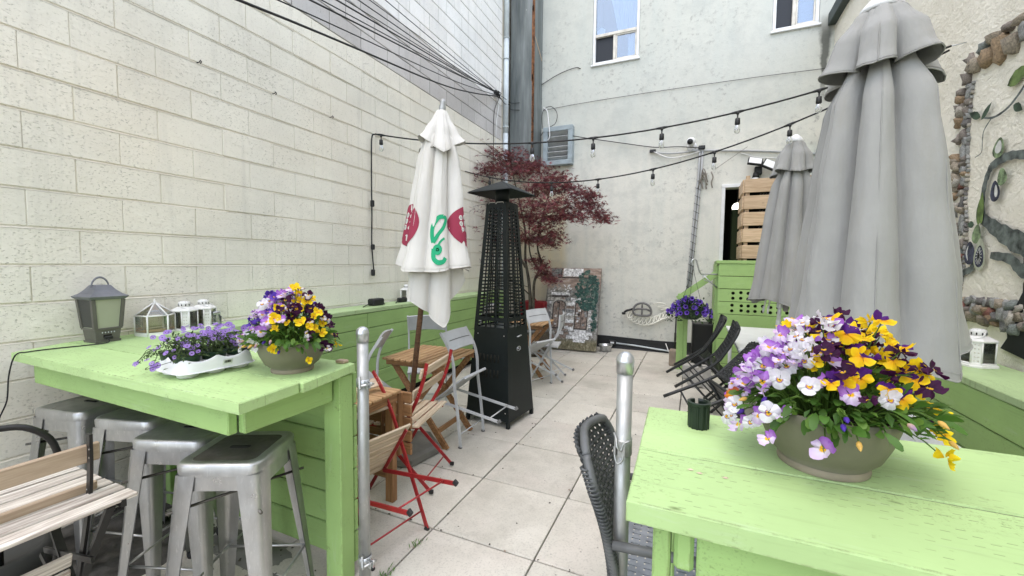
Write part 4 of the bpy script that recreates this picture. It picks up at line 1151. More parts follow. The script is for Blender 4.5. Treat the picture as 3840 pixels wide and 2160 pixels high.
# ------------------------------------------------------------------ red Japanese maple
mp = thing('maple_tree', 'dark red Japanese maple spreading over the patio corner', 'tree', (-2.50, 6.42, .44), world=True)
trunk = MB(); base = Vector((-2.50, 6.42, .44))
def limb(pts, r0, r1):
    P = smooth_path(pts, 5); n = len(P); trunk.tube(P, [r0 + (r1 - r0) * i / (n - 1) for i in range(n)], 7)
    return P
T1 = limb([base, base + Vector((.02, 0, .35)), base + Vector((.0, -.02, .75)), base + Vector((-.08, 0, 1.15)), base + Vector((-.10, .03, 1.6)), base + Vector((-.2, 0, 2.1)), base + Vector((-.3, -.1, 2.6))], .036, .008)
T2 = limb([base + Vector((.05, 0, 0)), base + Vector((.08, -.02, .4)), base + Vector((.10, -.03, .78)), base + Vector((.22, -.05, 1.05)), base + Vector((.15, -.05, 1.35)), base + Vector((.22, -.08, 1.75)), base + Vector((.35, -.1, 2.2))], .03, .007)
T3 = limb([base + Vector((-.08, 0, 1.0)), base + Vector((-.2, -.05, 1.3)), base + Vector((-.16, -.1, 1.7)), base + Vector((-.35, -.15, 2.1))], .02, .007)
T4 = limb([base + Vector((.18, -.05, .95)), base + Vector((.05, -.1, 1.2)), base + Vector((.02, -.1, 1.6)), base + Vector((.12, -.15, 2.2))], .016, .006)
T5 = limb([base + Vector((0, 0, .55)), base + Vector((-.2, -.1, .75)), base + Vector((-.45, -.2, .9))], .012, .005)
allT = T1[6:] + T2[8:] + T3 + T4 + T5[-3:]
sprays = [(-3.5, 6.2, 3.57, 0.75), (-3.44, 6.3, 3.372, 0.7), (-3.226, 6.4, 3.396, 0.8), (-3.085, 6.5, 3.253, 0.9), (-2.827, 6.5, 3.316, 0.85), (-2.613, 6.6, 3.214, 0.8), (-2.468, 6.6, 3.071, 0.9), (-2.702, 6.3, 3.014, 1), (-3.087, 6.2, 3.056, 1), (-3.329, 6.1, 3.055, 0.9), (-3.421, 6.0, 2.849, 0.8), (-2.189, 6.5, 2.951, 0.9), (-2.02, 6.4, 2.782, 0.9), (-2.183, 6.2, 2.708, 1), (-1.827, 6.3, 2.702, 0.8), (-1.666, 6.3, 2.571, 0.8), (-1.509, 6.3, 2.43, 0.75), (-1.343, 6.25, 2.28, 0.65), (-1.252, 6.25, 2.176, 0.5), (-1.701, 6.1, 2.365, 0.9), (-1.577, 6.1, 2.213, 0.8), (-1.888, 6.0, 2.39, 1), (-2.305, 6.0, 2.681, 1), (-2.307, 6.1, 2.423, 1), (-2.075, 6.1, 2.231, 0.9), (-2.443, 6.2, 2.255, 0.9), (-2.202, 6.1, 2.052, 0.9), (-1.975, 6.1, 1.955, 0.8), (-2.037, 6.1, 1.835, 0.7), (-2.303, 6.2, 1.905, 0.6), (-2.548, 6.3, 1.915, 0.7), (-2.721, 6.2, 2.296, 1), (-2.985, 6.3, 2.58, 1), (-3.321, 6.3, 2.664, 0.9), (-3.456, 6.2, 2.457, 0.8), (-3.417, 6.2, 2.189, 0.85), (-3.377, 6.2, 1.921, 0.8), (-3.413, 6.2, 1.653, 0.8), (-3.489, 6.2, 1.348, 0.7), (-3.488, 6.2, 1.144, 0.6), (-3.176, 6.4, 1.93, 0.7), (-2.998, 6.5, 2.069, 0.7), (-2.176, 6.15, 1.341, 0.6), (-2.025, 6.15, 1.27, 0.45), (-2.332, 6.2, 1.559, 0.55), (-2.163, 6.2, 1.454, 0.5), (-4.493, 6.0, 2.465, 0.55), (-4.578, 6.0, 2.413, 0.4), (-1.884, 6.2, 2.235, 0.7), (-1.462, 6.35, 2.567, 0.5), (-3.425, 5.9, 3.21, 0.7), (-3.308, 5.8, 2.959, 0.75), (-3.452, 5.9, 2.674, 0.7), (-3.334, 5.8, 2.369, 0.7), (-3.36, 5.9, 2.031, 0.7), (-3.404, 5.9, 1.743, 0.6), (-3.49, 6.0, 1.463, 0.55), (-3.377, 6.0, 2.846, 0.7), (-3.946, 6.1, 3.604, 0.5)]
def maple_leaf(name, mat, lobes=7):
    b = MB(); vs = [(0, 0, 0)]; L = [.55, .82, .97, 1.05, .97, .82, .55]
    out = []
    for i in range(lobes):
        a = rad(-125 + 250 * i / (lobes - 1)) + HALF; l = L[i]
        out.append((l * math.cos(a), l * math.sin(a), -.22 * l * l))
        if i < lobes - 1:
            a2 = rad(-125 + 250 * (i + .5) / (lobes - 1)) + HALF; out.append((.20 * math.cos(a2), .20 * math.sin(a2), .0))
    vs += [(x * .5, y * .5, z * .5) for x, y, z in out]
    b.add(vs, [(0, i, i + 1) for i in range(1, len(out))]); return b
mls = [maple_leaf('l', m).mesh('leaf', [m]) for m in ('maple_red', 'maple_dark', 'maple_brown', 'maple_red')]
mlb = maple_leaf('l', 'maple_red')
placed = []
for (sx, sy, sz, s) in sprays:
    p = Vector((sx, sy + R.uniform(-.15, .15), sz))
    near = min(allT, key=lambda q: (q - p).length + (.6 if q.z > p.z else 0))
    mid = near.lerp(p, .5) + Vector((0, 0, .12))
    trunk.tube(smooth_path([near, mid, p], 4), [.006, .0055, .005, .0045, .004, .0035, .003, .0025, .0022], 5)
    for k in range(int(205 * s)):
        u = Vector((R.gauss(0, .15), R.gauss(0, .17), R.gauss(0, .062))) * s
        u.z -= .35 * (u.x ** 2 + u.y ** 2) / max(s, .3)
        q = p + u
        if q.x < XW + .05 or q.y > YB - .05: continue
        if q.x < -2.6 and q.y > 7.05: q.y = 7.0
        placed.append((q, R.uniform(.095, .155), (R.gauss(0, .5) + .35, R.gauss(0, .5), R.uniform(0, 6.28))))
placed.sort(key=lambda t: -t[1] / (t[0] - EYE).length)
crown = MB()
lp = [(q, s, e) for q, s, e in placed]
for i, (q, s, e) in enumerate(lp):
    if i < 290:
        link('leaf', mls[i % 4], mp, q, e, (s, s, s))
    else:
        M_ = Matrix.Translation(q) @ Euler(e).to_matrix().to_4x4() @ Matrix.Scale(s, 4)
        crown.add(mlb.v, mlb.f, R.choice((0, 0, 1, 1, 2)), False, M_)
o = obj('crown', crown, ['maple_red', 'maple_dark', 'maple_brown'], mp); o['kind'] = 'stuff'
obj('trunk', trunk, 'bark', mp)

# ------------------------------------------------------------------ string lights
def string_light(name, label, A, B_, sag, bulbs, n=40):
    """a cord hung between two hooks; bulbs at fractions of the span"""
    t = thing(name, label, 'string lights', ((A + B_) / 2).to_tuple(), world=True, group='string lights across the patio')
    f = lambda u: A.lerp(B_, u) - Vector((0, 0, 4 * sag * u * (1 - u)))
    b = MB(); b.tube([f(i / n) for i in range(n + 1)], .0075, 6); obj('cord', b, 'cable_black', t)
    for u in bulbs:
        p = f(u); k = .86
        b = MB(); b.tube([p + Vector((0, 0, .004)), p - Vector((0, 0, .02 * k)), p - Vector((0, 0, .03 * k)), p - Vector((0, 0, .055 * k)), p - Vector((0, 0, .062 * k)), p - Vector((0, 0, .115 * k)), p - Vector((0, 0, .12 * k))], [.013, .012, .006, .006, .019, .021, .018], 10)
        d = (f(min(u + .01, 1)) - f(max(u - .01, 0))).normalized(); b.tube([p - d * .05, p - d * .02, p + d * .02, p + d * .05], [.008, .012, .012, .008], 8)
        s_ = obj('socket', b, 'black_plastic', t)
        q = p - Vector((0, 0, .118 * k))
        b = MB(); b.lathe([(.010, 0), (.014, -.010), (.021, -.030), (.0245, -.046), (.021, -.064), (.010, -.074), (0, -.077)], 12, tuple(q)); obj('bulb', b, 'bulb_glass', s_)
        b = MB(); b.tube([q, q - Vector((.004, 0, .034)), q - Vector((-.004, 0, .05)), q - Vector((0, 0, .016))], .0013, 4); obj('filament', b, 'rust_stain', s_)
    return t
A1 = Vector((XW + .05, 3.57, 2.885)); B1_ = Vector((XR - .09, 4.13, 3.12)); A2 = Vector((XW + .04, 5.50, 2.885))
s1 = string_light('string_lights', 'nearer string of bulbs, from the cream block wall behind the white umbrella', A1, B1_, .335, [.015, .358, .476, .597, .718, .835, .945])
string_light('string_lights', 'farther string of bulbs, passing just over the patio heater cap', A2, B1_ + Vector((0, .02, -.02)), .485, [.10, .311, .44, .569, .689, .81, .915])
for p, w in ((A1, -1), (B1_, 1)):
    b = MB(); b.tube([p, p + Vector((w * .10, .02, .02))], .004, 6)
    obj('hook', b, 'zinc', s1)
# the loose end hanging down the block wall
b = MB(); hp = [A1 + Vector((0, 0, 0)), A1 + Vector((-.02, -.03, -.05)), Vector((XW + .03, 3.53, 2.5)), Vector((XW + .025, 3.535, 2.0)), Vector((XW + .025, 3.53, 1.7)), Vector((XW + .03, 3.55, 1.42))]
b.tube(smooth_path(hp, 6), .0075, 6)
tl = solo('cord_tail', b, 'cable_black', 'black cord tail with plugs hanging down the cream block wall', 'cord')
for z, h in ((2.14, .07), (1.67, .06), (1.39, .07)):
    b = MB(); b.box((0, 0, 0), (.035, .04, h), bev=.01); link('plug', b.mesh('plug', ['black_plastic']), tl, Vector((XW + .03, 3.54, z)) - tl.location)

# ------------------------------------------------------------------ green stair box with drilled boards, rail, basket
gb = thing('green_stair_box', 'green boarded landing box below the doorway with rows of drilled holes', 'landing', (1.0, 6.95, 0), world=True)
def holed_board(name, x0, x1, z0, z1, y, t, holes, r, par, mat):
    """a board facing -Y with real round holes"""
    b = MB(); a = r * 1.25
    xs = sorted({x0, x1, *[h[0] - a for h in holes], *[h[0] + a for h in holes]})
    cols = []
    for i in range(len(xs) - 1):
        cx = (xs[i] + xs[i + 1]) / 2
        hh = sorted([h for h in holes if abs(h[0] - cx) < a * .9], key=lambda h: h[1])
        if not hh:
            b.add([(xs[i], y, z0), (xs[i + 1], y, z0), (xs[i + 1], y, z1), (xs[i], y, z1)], [(0, 1, 2, 3)]); continue
        zc = z0
        for h in hh:
            hx, hz = h
            b.add([(xs[i], y, zc), (xs[i + 1], y, zc), (xs[i + 1], y, hz - a), (xs[i], y, hz - a)], [(0, 1, 2, 3)])
            sq = [(a * math.cos(q) / max(abs(math.cos(q)), abs(math.sin(q))), a * math.sin(q) / max(abs(math.cos(q)), abs(math.sin(q)))) for q in [PI / 4 * k for k in range(8)]]
            ci = [(r * math.cos(q), r * math.sin(q)) for q in [PI / 4 * k for k in range(8)]]
            vs = [(hx + p, y, hz + q) for p, q in sq] + [(hx + p, y, hz + q) for p, q in ci] + [(hx + p, y + t, hz + q) for p, q in ci]
            fs = [(k, (k + 1) % 8, 8 + (k + 1) % 8, 8 + k) for k in range(8)] + [(8 + k, 8 + (k + 1) % 8, 16 + (k + 1) % 8, 16 + k) for k in range(8)]
            b.add(vs, fs); zc = hz + a
        b.add([(xs[i], y, zc), (xs[i + 1], y, zc), (xs[i + 1], y, z1), (xs[i], y, z1)], [(0, 1, 2, 3)])
    for (xa, xb, za, zb) in ((x0, x1, z1, z1), (x0, x1, z0, z0)):
        b.add([(xa, y, za), (xb, y, za), (xb, y + t, za), (xa, y + t, za)], [(0, 1, 2, 3)])
    return obj(name, b, mat, par)
BX0, BX1, BY0 = .309, XR - .01, 6.36
zt = 1.578
for k in range(9):
    z1 = zt - .046 - k * .1725; z0 = max(.01, z1 - .166)
    if z1 < .05: break
    holes = []
    if k in (2, 3):
        for i, x in enumerate((.497, .594, .676, .762, .852, .940, 1.031, 1.12, 1.21, 1.30)):
            zc = (z0 + z1) / 2
            xj = x + R.uniform(-.008, .008); holes += [(xj, zc + .036 + R.uniform(-.006, .006)), (xj, zc - .036 + R.uniform(-.006, .006))]
        holes = [h for h in holes if h[0] < BX1 - .05]
    if holes: holed_board('plank', BX0, BX1, z0, z1, BY0 - .02, .02, holes, .0225, gb, 'green_wood')
    else: board('plank', ((BX0 + BX1) / 2, BY0 - .01, (z0 + z1) / 2), (BX1 - BX0, .02, z1 - z0), 'green_wood', gb)
    board('side_plank', (BX0 - .011, (BY0 + YB) / 2 + .1, (z0 + z1) / 2), (YB - BY0 - .24, .02, z1 - z0), 'green_wood', gb, (0, 0, HALF))
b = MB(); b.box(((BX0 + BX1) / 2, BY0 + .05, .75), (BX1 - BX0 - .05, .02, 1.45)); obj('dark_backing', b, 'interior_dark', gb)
board('corner_post', (BX0 + .0, BY0 + .09, .76), (1.5, .075, .07), 'green_wood', gb, (0, HALF, 0))
board('cap_board', ((BX0 + BX1) / 2 - .01, BY0 + .05, zt - .022), (BX1 - BX0 + .04, .16, .044), 'green_wood', gb)
board('cap_board', (BX0 + .06, (BY0 + YB) / 2 + .06, zt - .024), (YB - BY0 - .16, .14, .042), 'green_wood', gb, (0, 0, HALF))
board('landing_deck', ((BX0 + BX1) / 2 + .1, (BY0 + YB) / 2 + .08, 1.0), (BX1 - BX0 - .25, YB - BY0 - .2, .04), 'green_wood', gb)
rl = thing('stair_rail', 'green stair post with slanted handrail rising to the boarded landing', 'railing', (-.13, 6.40, 0), world=True)
board('post', (-.155, 6.40, .55), (1.10, .05, .09), 'green_wood', rl, (0, HALF, 0)); board('post', (-.100, 6.41, .55), (1.10, .045, .085), 'green_wood', rl, (0, HALF, 0))
b = MB(); b.tube([(-.20, 6.40, 1.02), (.29, 6.42, 1.40)], 0, flat=(.035, .085, (0, 0, 1))); obj('handrail', b, 'green_wood', rl)
# slatted pallet screen on the landing
pc = thing('pallet_screen', 'unpainted pallet board screen standing in the doorway on the landing', 'screen', (1.1, 6.85, 1.02), world=True)
for k in range(5):
    zc = 1.60 + .105 + k * .232
    board('slat', (.615 + .50, 6.75, zc), (1.0, .02, .188), 'wood_pallet', pc)
    board('slat', (.604, 6.75 + .30, zc), (.58, .018, .188), 'wood_pallet', pc, (0, 0, HALF))
for x, y in ((.66, 6.80), (1.10, 6.80), (1.56, 6.80), (.64, 7.30)): board('upright', (x, y, 1.90), (1.76, .06, .05), 'wood_pallet', pc, (0, HALF, 0))
for k in range(4):
    b = MB()
    for i in range(22):
        x = .80 + i * .035; z = 1.60 + .232 * (k + 1) - .022
        b.tube([(x, 6.80, z - .02), (x + .03, 6.80, z + .022)], .005, 4)
    o = obj('wire_mesh', b, 'black_steel', pc); o['kind'] = 'stuff'
# petunia flower, basket and bracket
def flower_mesh(npet, rad_, w, cup, mat, ang=5, notch=.0, trumpet=0):
    b = MB(); A = []; 
    for k in range(npet):
        a0 = 2 * PI * k / npet; vs = []
        for i in range(4):
            t = i / 3
            for j in range(ang):
                s = j / (ang - 1) * 2 - 1
                r = rad_ * t * (1 - .16 * s * s - notch * (1 - abs(s)))
                a = a0 + s * w * (.35 + .65 * t ** .5) * PI / npet
                vs.append((r * math.cos(a), r * math.sin(a), cup * rad_ * (t ** 2) - .08 * rad_ * s * s * t - trumpet * (1 - t) ** 2)); A.append(t)
        b.add(vs, [(i * ang + j, i * ang + j + 1, (i + 1) * ang + j + 1, (i + 1) * ang + j) for i in range(3) for j in range(ang - 1)], smooth=True)
    b.attr = A
    return b.mesh('flower', [mat])
def leaf_mesh(name, L, w, mat, curl=.2, crenate=.0, n=6):
    b = MB(); vs = []
    for i in range(n + 1):
        t = i / n; hw = w * (math.sin(PI * min(1, t * .92 + .03)) ** .8) * (.55 + .45 * t) * (1 + (crenate if i % 2 else -crenate))
        z = curl * L * (t - t * t * 1.5)
        vs += [(t * L, -hw, z + .12 * hw), (t * L, 0, z), (t * L, hw, z + .12 * hw)]
    b.add(vs, [(3 * i + j, 3 * i + j + 1, 3 * i + j + 4, 3 * i + j + 3) for i in range(n) for j in range(2)], smooth=True)
    return b.mesh(name, [mat])
def facing(d, spin):
    q = Vector(d).to_track_quat('Z', 'Y')
    return (q.to_matrix() @ Matrix.Rotation(spin, 3, 'Z')).to_euler()
hb = thing('hanging_basket', 'hanging basket of violet petunias by the green stair post', 'flower basket', (-.03, 6.10, .80))
b = MB(); b.lathe([(.10, -.02), (.15, .03), (.175, .12), (.18, .125), (.16, .115)], 20); link('basket', b.mesh('basket', ['pot_green']), hb)
b = MB(); b.lathe([(0, .12), (.165, .11)], 20, cap=False); link('soil', b.mesh('soil', ['soil']), hb)
pf = [flower_mesh(5, .032, 1.25, .25, 'petunia_petal', trumpet=.03), flower_mesh(5, .027, 1.25, .35, 'petunia_petal', trumpet=.03)]
plf = [leaf_mesh('leaf', .055, .013, 'petunia_leaf', .3), leaf_mesh('leaf', .04, .011, 'petunia_leaf', .1)]
fol = MB()
for i in range(560):
    a = R.uniform(0, 6.28); r = R.random() ** .55
    p = Vector((.30 * r * math.cos(a), .27 * r * math.sin(a), .20 - .16 * r ** 2.2 + R.gauss(0, .035) - (.05 if r > .85 else 0)))
    d = Vector((math.cos(a) * r + R.gauss(0, .4), math.sin(a) * r + R.gauss(0, .4), R.uniform(-.3, .8))).normalized()
    M_ = Matrix.Translation(p) @ facing(d, R.uniform(0, 6)).to_matrix().to_4x4()
    L = R.uniform(.03, .055); w = L * .26
    fol.add([(0, 0, 0), (L * .5, -w, .006), (L, 0, 0), (L * .5, w, .006)], [(0, 1, 2, 3)], 0, False, M_)
    if i % 5 == 0: fol.tube([Vector((p.x * .3, p.y * .3, .11)), p], .002, 4)
o = link('foliage', fol.mesh('foliage', ['petunia_leaf']), hb); o['kind'] = 'stuff'
for i in range(84):
    a = R.uniform(0, 6.28); r = R.random() ** .5
    p = Vector((.30 * r * math.cos(a), .27 * r * math.sin(a) , .245 - .20 * r ** 2.0 + R.gauss(0, .018)))
    if i > 74: p.z -= .07
    d = Vector((math.cos(a) * r * 1.0, math.sin(a) * r * .8 - .55, .45)).normalized() + Vector((R.gauss(0, .22), R.gauss(0, .2), R.gauss(0, .2)))
    link('flower', pf[i % 2], hb, p, facing(d, R.uniform(0, 6)))
b = MB()
hk = Vector((.02, 0, .66))
for a in (.4, 2.5, 4.6): b.tube([hk, Vector((.165 * math.cos(a), .165 * math.sin(a), .12))], .0025, 4)
b.tube([hk, hk + Vector((0, 0, .05))], .004, 5)
link('hanger', b.mesh('hanger', ['black_steel']), hb)
b = MB()
b.tube(smooth_path([(.30, 6.37, 1.385), (.16, 6.30, 1.388), (.09, 6.24, 1.39), (.05, 6.17, 1.48), (.025, 6.13, 1.575), (-.02, 6.10, 1.585), (-.035, 6.095, 1.54), (-.01, 6.10, 1.505)], 5), .010, 6)
b.tube([(.30, 6.37, 1.20), (.12, 6.28, 1.37)], .008, 6); b.tube(smooth_path([(.30, 6.37, 1.21), (.2, 6.32, 1.28), (.13, 6.27, 1.31), (.11, 6.26, 1.38)], 4), .006, 6)
solo('basket_bracket', b, 'zinc', 'pale metal bracket hooked out from the green landing corner', 'bracket')
cb = thing('black_cabinet', 'black upright cabinet speaker between the stair post and green landing', 'speaker', (.145, 6.72, 0), (0, 0, rad(3)))
b = MB(); b.box((0, .10, .335), (.275, .27, .63), bev=.012); link('body', b.mesh('body', ['black_plastic']), cb)
b = MB(); b.box((0, -.04, .335), (.24, .012, .58), bev=.004); link('grille', b.mesh('grille', ['rubber_black']), cb)
b = MB(); b.box((.10, .0, .69), (.05, .03, .08), bev=.004); b.box((-.085, -.048, .46), (.006, .004, .03)); link('bracket', b.mesh('bracket', ['black_plastic']), cb)
for (x, y, rz) in ((-.12, .03, 0), (.12, .03, 0), (-.12, .18, 0), (.12, .18, 0)):
    b = MB(); b.box((x, y, .01), (.04, .04, .02)); link('foot', b.mesh('foot', ['rubber_black']), cb)
db = thing('deck_block', 'notched grey concrete deck block on the paving by the black chairs', 'block', (.11, 5.62, 0), (0, 0, rad(4)))
b = MB()
for sx in (-1, 1):
    for sy in (-1, 1):
        b.add([(sx * .14, sy * .14, 0), (sx * .025, sy * .14, 0), (sx * .025, sy * .025, 0), (sx * .14, sy * .025, 0), (sx * .11, sy * .11, .25), (sx * .025, sy * .11, .25), (sx * .025, sy * .025, .25), (sx * .11, sy * .025, .25)],
              [(0, 1, 2, 3), (4, 5, 6, 7), (0, 1, 5, 4), (1, 2, 6, 5), (2, 3, 7, 6), (3, 0, 4, 7)])
b.box((0, 0, .09), (.24, .24, .16), bev=.01)
link('block', b.mesh('block', ['concrete_block']), db)
b = MB(); b.box((-.20, 6.62, .12), (.20, .16, .24), bev=.015); solo('rough_block', b, 'brick_rough', 'rough brown block behind the foot of the green stair post', 'block')
b = MB(); b.box((-.02, 5.95, .10), (.16, .14, .20), bev=.02); solo('rough_block', b, 'concrete_block', 'pale rough block behind the notched deck block', 'block')
tp = thing('teal_sign', 'teal board with a yellow top rail mounted in the right rear corner', 'sign', (XR - .06, 7.2, 2.5), world=True)
b = MB(); b.box((XR - .065, 7.22, 2.88), (.06, .55, .86), bev=.004); obj('panel', b, 'teal_plastic', tp)
b = MB(); b.box((XR - .07, 7.22, 3.355), (.075, .57, .09), bev=.006); obj('top_rail', b, 'yellow_plastic', tp)

# ------------------------------------------------------------------ fixed green bench along the left wall
be = thing('green_bench', 'long green boarded ledge running along the cream block wall', 'bench', (-3.09, 4.0, 0), world=True)
for (y0, y1) in ((1.47, 3.9), (3.903, 6.5)):
    board('top_plank', (-3.085, (y0 + y1) / 2, 1.025), (y1 - y0, .30, .04), 'green_shelf', be, (0, 0, HALF))
for k in range(6):
    z1 = 1.0 - k * .152; z0 = z1 - .147
    ysp = (1.50, 4.35, 6.47) if k % 2 else (1.50, 3.15, 6.47)
    for y0, y1 in zip(ysp, ysp[1:]):
        board('plank', (-2.950 + R.uniform(-.002, .002), (y0 + y1) / 2, (z0 + z1) / 2), (y1 - y0 - .004, .022, z1 - z0), 'green_wood', be, (0, 0, HALF))
for y in (1.7, 3.1, 4.4, 6.4): board('upright', (-3.0, y, .49), (.98, .06, .06), 'green_wood', be, (0, HALF, 0))
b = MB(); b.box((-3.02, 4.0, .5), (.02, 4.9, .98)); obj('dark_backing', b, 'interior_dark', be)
# ------------------------------------------------------------------ left bar table
lt = thing('green_bar_table', 'tall green bar table against the block wall with a boarded back', 'table', (-2.3, 1.16, 0), world=True)
def slab(name, poly, z0, z1, mat, par):
    b = MB(); c = (sum(p[0] for p in poly) / len(poly), sum(p[1] for p in poly) / len(poly))
    n = len(poly); e = .004
    ins = [(x + (c[0] - x) * .004 , y + (c[1] - y) * .014) for x, y in poly]
    vs = [(x, y, z0) for x, y in poly] + [(x, y, z1 - e) for x, y in poly] + [(x, y, z1) for x, y in ins]
    fs = [tuple(range(n))[::-1], tuple(range(2 * n, 3 * n))] + [(i, (i + 1) % n, n + (i + 1) % n, n + i) for i in range(n)] + [(n + i, n + (i + 1) % n, 2 * n + (i + 1) % n, 2 * n + i) for i in range(n)]
    b.add(vs, fs); return obj(name, b, mat, par)
slab('top_plank', [(-3.115, .868), (-1.361, .867), (-1.390, 1.117), (-3.235, 1.113)], .995, 1.035, 'green_top', lt)
slab('top_plank', [(-3.245, 1.121), (-1.374, 1.124), (-1.435, 1.453), (-3.245, 1.462)], .995, 1.034, 'green_top', lt)
b = MB(); b.add([(-3.23, 1.112, 1.029), (-1.393, 1.114, 1.029), (-1.393, 1.128, 1.029), (-3.23, 1.124, 1.029)], [(0, 1, 2, 3)]); obj('seam_shade', b, 'joint_dirt_shade', lt)  # dark strip stands in for the shade down the plank gap
board('apron', (-2.27, .935, .925), (1.53, .035, .095), 'green_wood', lt); board('apron', (-1.487, 1.154, .925), (.40, .036, .095), 'green_wood', lt, (0, 0, HALF)); board('apron', (-3.017, 1.16, .925), (.41, .036, .095), 'green_wood', lt, (0, 0, HALF))
board('leg', (-1.49, 1.404, .495), (.985, .08, .10), 'green_wood', lt, (0, HALF, 0))
for k in range(6):
    z1 = .985 - k * .156; z0 = max(.055, z1 - .150)
    board('back_plank', (-2.19, 1.470, (z0 + z1) / 2), (1.475, .026, z1 - z0), 'green_wood', lt)
board('upright', (-2.90, 1.43, .50), (.98, .05, .05), 'green_wood', lt, (0, HALF, 0))
# ------------------------------------------------------------------ right bench / planter ledge
re_ = thing('green_ledge', 'green boarded ledge along the stucco side wall behind the grey umbrella', 'bench', (1.55, 2.4, 0), world=True)
for (x, w) in ((1.545, .375),):
    board('top_plank', (x, 2.35, .900), (4.1, w, .04), 'green_shelf', re_, (0, 0, HALF))
for k in range(5):
    z1 = .878 - k * .172; z0 = z1 - .166
    board('plank', (1.372 + .004 * k, 2.35, (z0 + z1) / 2), (4.08, .022, z1 - z0), 'green_wood', re_, (0, 0, HALF))
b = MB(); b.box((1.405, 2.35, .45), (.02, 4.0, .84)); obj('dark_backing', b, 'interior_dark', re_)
# ------------------------------------------------------------------ right foreground bar table
gt = thing('green_high_table', 'weathered bright green plank table in the right foreground', 'table', (.5, 1.18, 0), world=True)
slab('top_plank', [(-.115, .874), (1.24, .866), (1.24, 1.147), (-.120, 1.139)], .965, 1.010, 'green_top', gt)
slab('top_plank', [(-.121, 1.150), (1.24, 1.161), (1.24, 1.545), (-.130, 1.503)], .965, 1.009, 'green_top', gt)
b = MB(); b.add([(-.117, 1.136, 1.0045), (1.235, 1.144, 1.0045), (1.235, 1.166, 1.0045), (-.117, 1.154, 1.0045)], [(0, 1, 2, 3)]); obj('seam_shade', b, 'joint_dirt_shade', gt)  # shade between the two planks, painted as a dark sheet
board('leg', (-.045, .965, .48), (.965, .085, .036), 'green_wood', gt, (0, HALF, 0)); board('leg', (-.045, 1.40, .48), (.965, .085, .036), 'green_wood', gt, (0, HALF, 0)); board('leg', (1.17, .965, .48), (.965, .085, .036), 'green_wood', gt, (0, HALF, 0)); board('leg', (1.17, 1.40, .48), (.965, .085, .036), 'green_wood', gt, (0, HALF, 0))
board('end_rail', (.0, 1.175, .895), (.50, .04, .09), 'green_wood', gt, (0, 0, HALF), .008)
board('side_rail', (.59, .935, .895), (1.13, .036, .10), 'green_wood', gt); board('side_rail', (.59, 1.43, .895), (1.13, .036, .10), 'green_wood', gt)

# ------------------------------------------------------------------ galvanised gate posts
def gate_post(x, y, lean, h, lbl, clamps, hasp, capm='zinc'):
    t = thing('gate_post', lbl, 'post', (x, y, 0), (lean[0], lean[1], 0), 'galvanised gate posts')
    b = MB(); b.lathe([(.0245, 0), (.0245, h - .05)], 20); link('pipe', b.mesh('pipe', ['galvanized']), t)
    b = MB(); b.lathe([(.0265, h - .07), (.0275, h - .035), (.0285, h - .03)] + [(.0275 * math.cos(a), h - .028 + .027 * math.sin(a)) for a in [PI / 2 * k / 6 for k in range(7)]], 20); link('cap', b.mesh('cap', [capm]), t)
    for z, rz in clamps:
        b = MB(); b.lathe([(.0262, -.016), (.0295, -.016), (.0295, .016), (.0262, .016)], 20, (0, 0, z), cap=False)
        M_ = Matrix.Translation((0, 0, z)) @ Matrix.Rotation(rz, 4, 'Z')
        b.box((.045, .006, 0), (.04, .004, .03), M_, bev=.001); b.box((.045, -.006, 0), (.04, .004, .03), M_, bev=.001)
        c = link('clamp', b.mesh('clamp', ['zinc']), t)
        b = MB(); M2 = M_ @ Matrix.Translation((.048, 0, 0)) @ Matrix.Rotation(HALF, 4, 'X')
        b.lathe([(.009, -.022), (.009, -.010)], 6, M=M2); b.lathe([(.005, -.03), (.005, .028)], 8, M=M2); link('bolt', b.mesh('bolt', ['bolt_zinc']), c)
        if hasp:
            b = MB(); b.tube([M_ @ Vector((.026, -.026, .035)), M_ @ Vector((.026, -.026, -.012)), M_ @ Vector((.036, -.026, -.02))], .0055, 8); link('pin', b.mesh('pin', ['galvanized']), c)
    return t
gate_post(-1.322, 1.385, (0, 0), 1.225, 'thin galvanised gate post at the end of the left bar table', ((.975, rad(-25)), (.165, rad(-20))), True)
p2_ = gate_post(-.19, 1.335, (0, 0), 1.232, 'galvanised gate post at the corner of the foreground green table', (), False, 'zinc')
b = MB()
b.lathe([(.0255, -.03), (.028, -.03), (.028, .022), (.0255, .022)], 20, (0, 0, .93), cap=False)
b.tube(smooth_path([(-.028, -.008, .965), (-.018, -.03, .955), (-.012, -.044, .935), (.0, -.040, .925), (.006, -.036, .945), (.024, -.028, .955)], 4), .0035, 6)
b.tube(smooth_path([(-.024, -.02, .925), (-.02, -.034, .90), (-.010, -.042, .882), (.004, -.038, .895), (.006, -.034, .915)], 4), .0035, 6)
b.box((0, -.036, .925), (.022, .004, .05)); b.box((-.020, -.024, .925), (.004, .022, .05))
link('latch_strap', b.mesh('latch_strap', ['galvanized']), p2_)

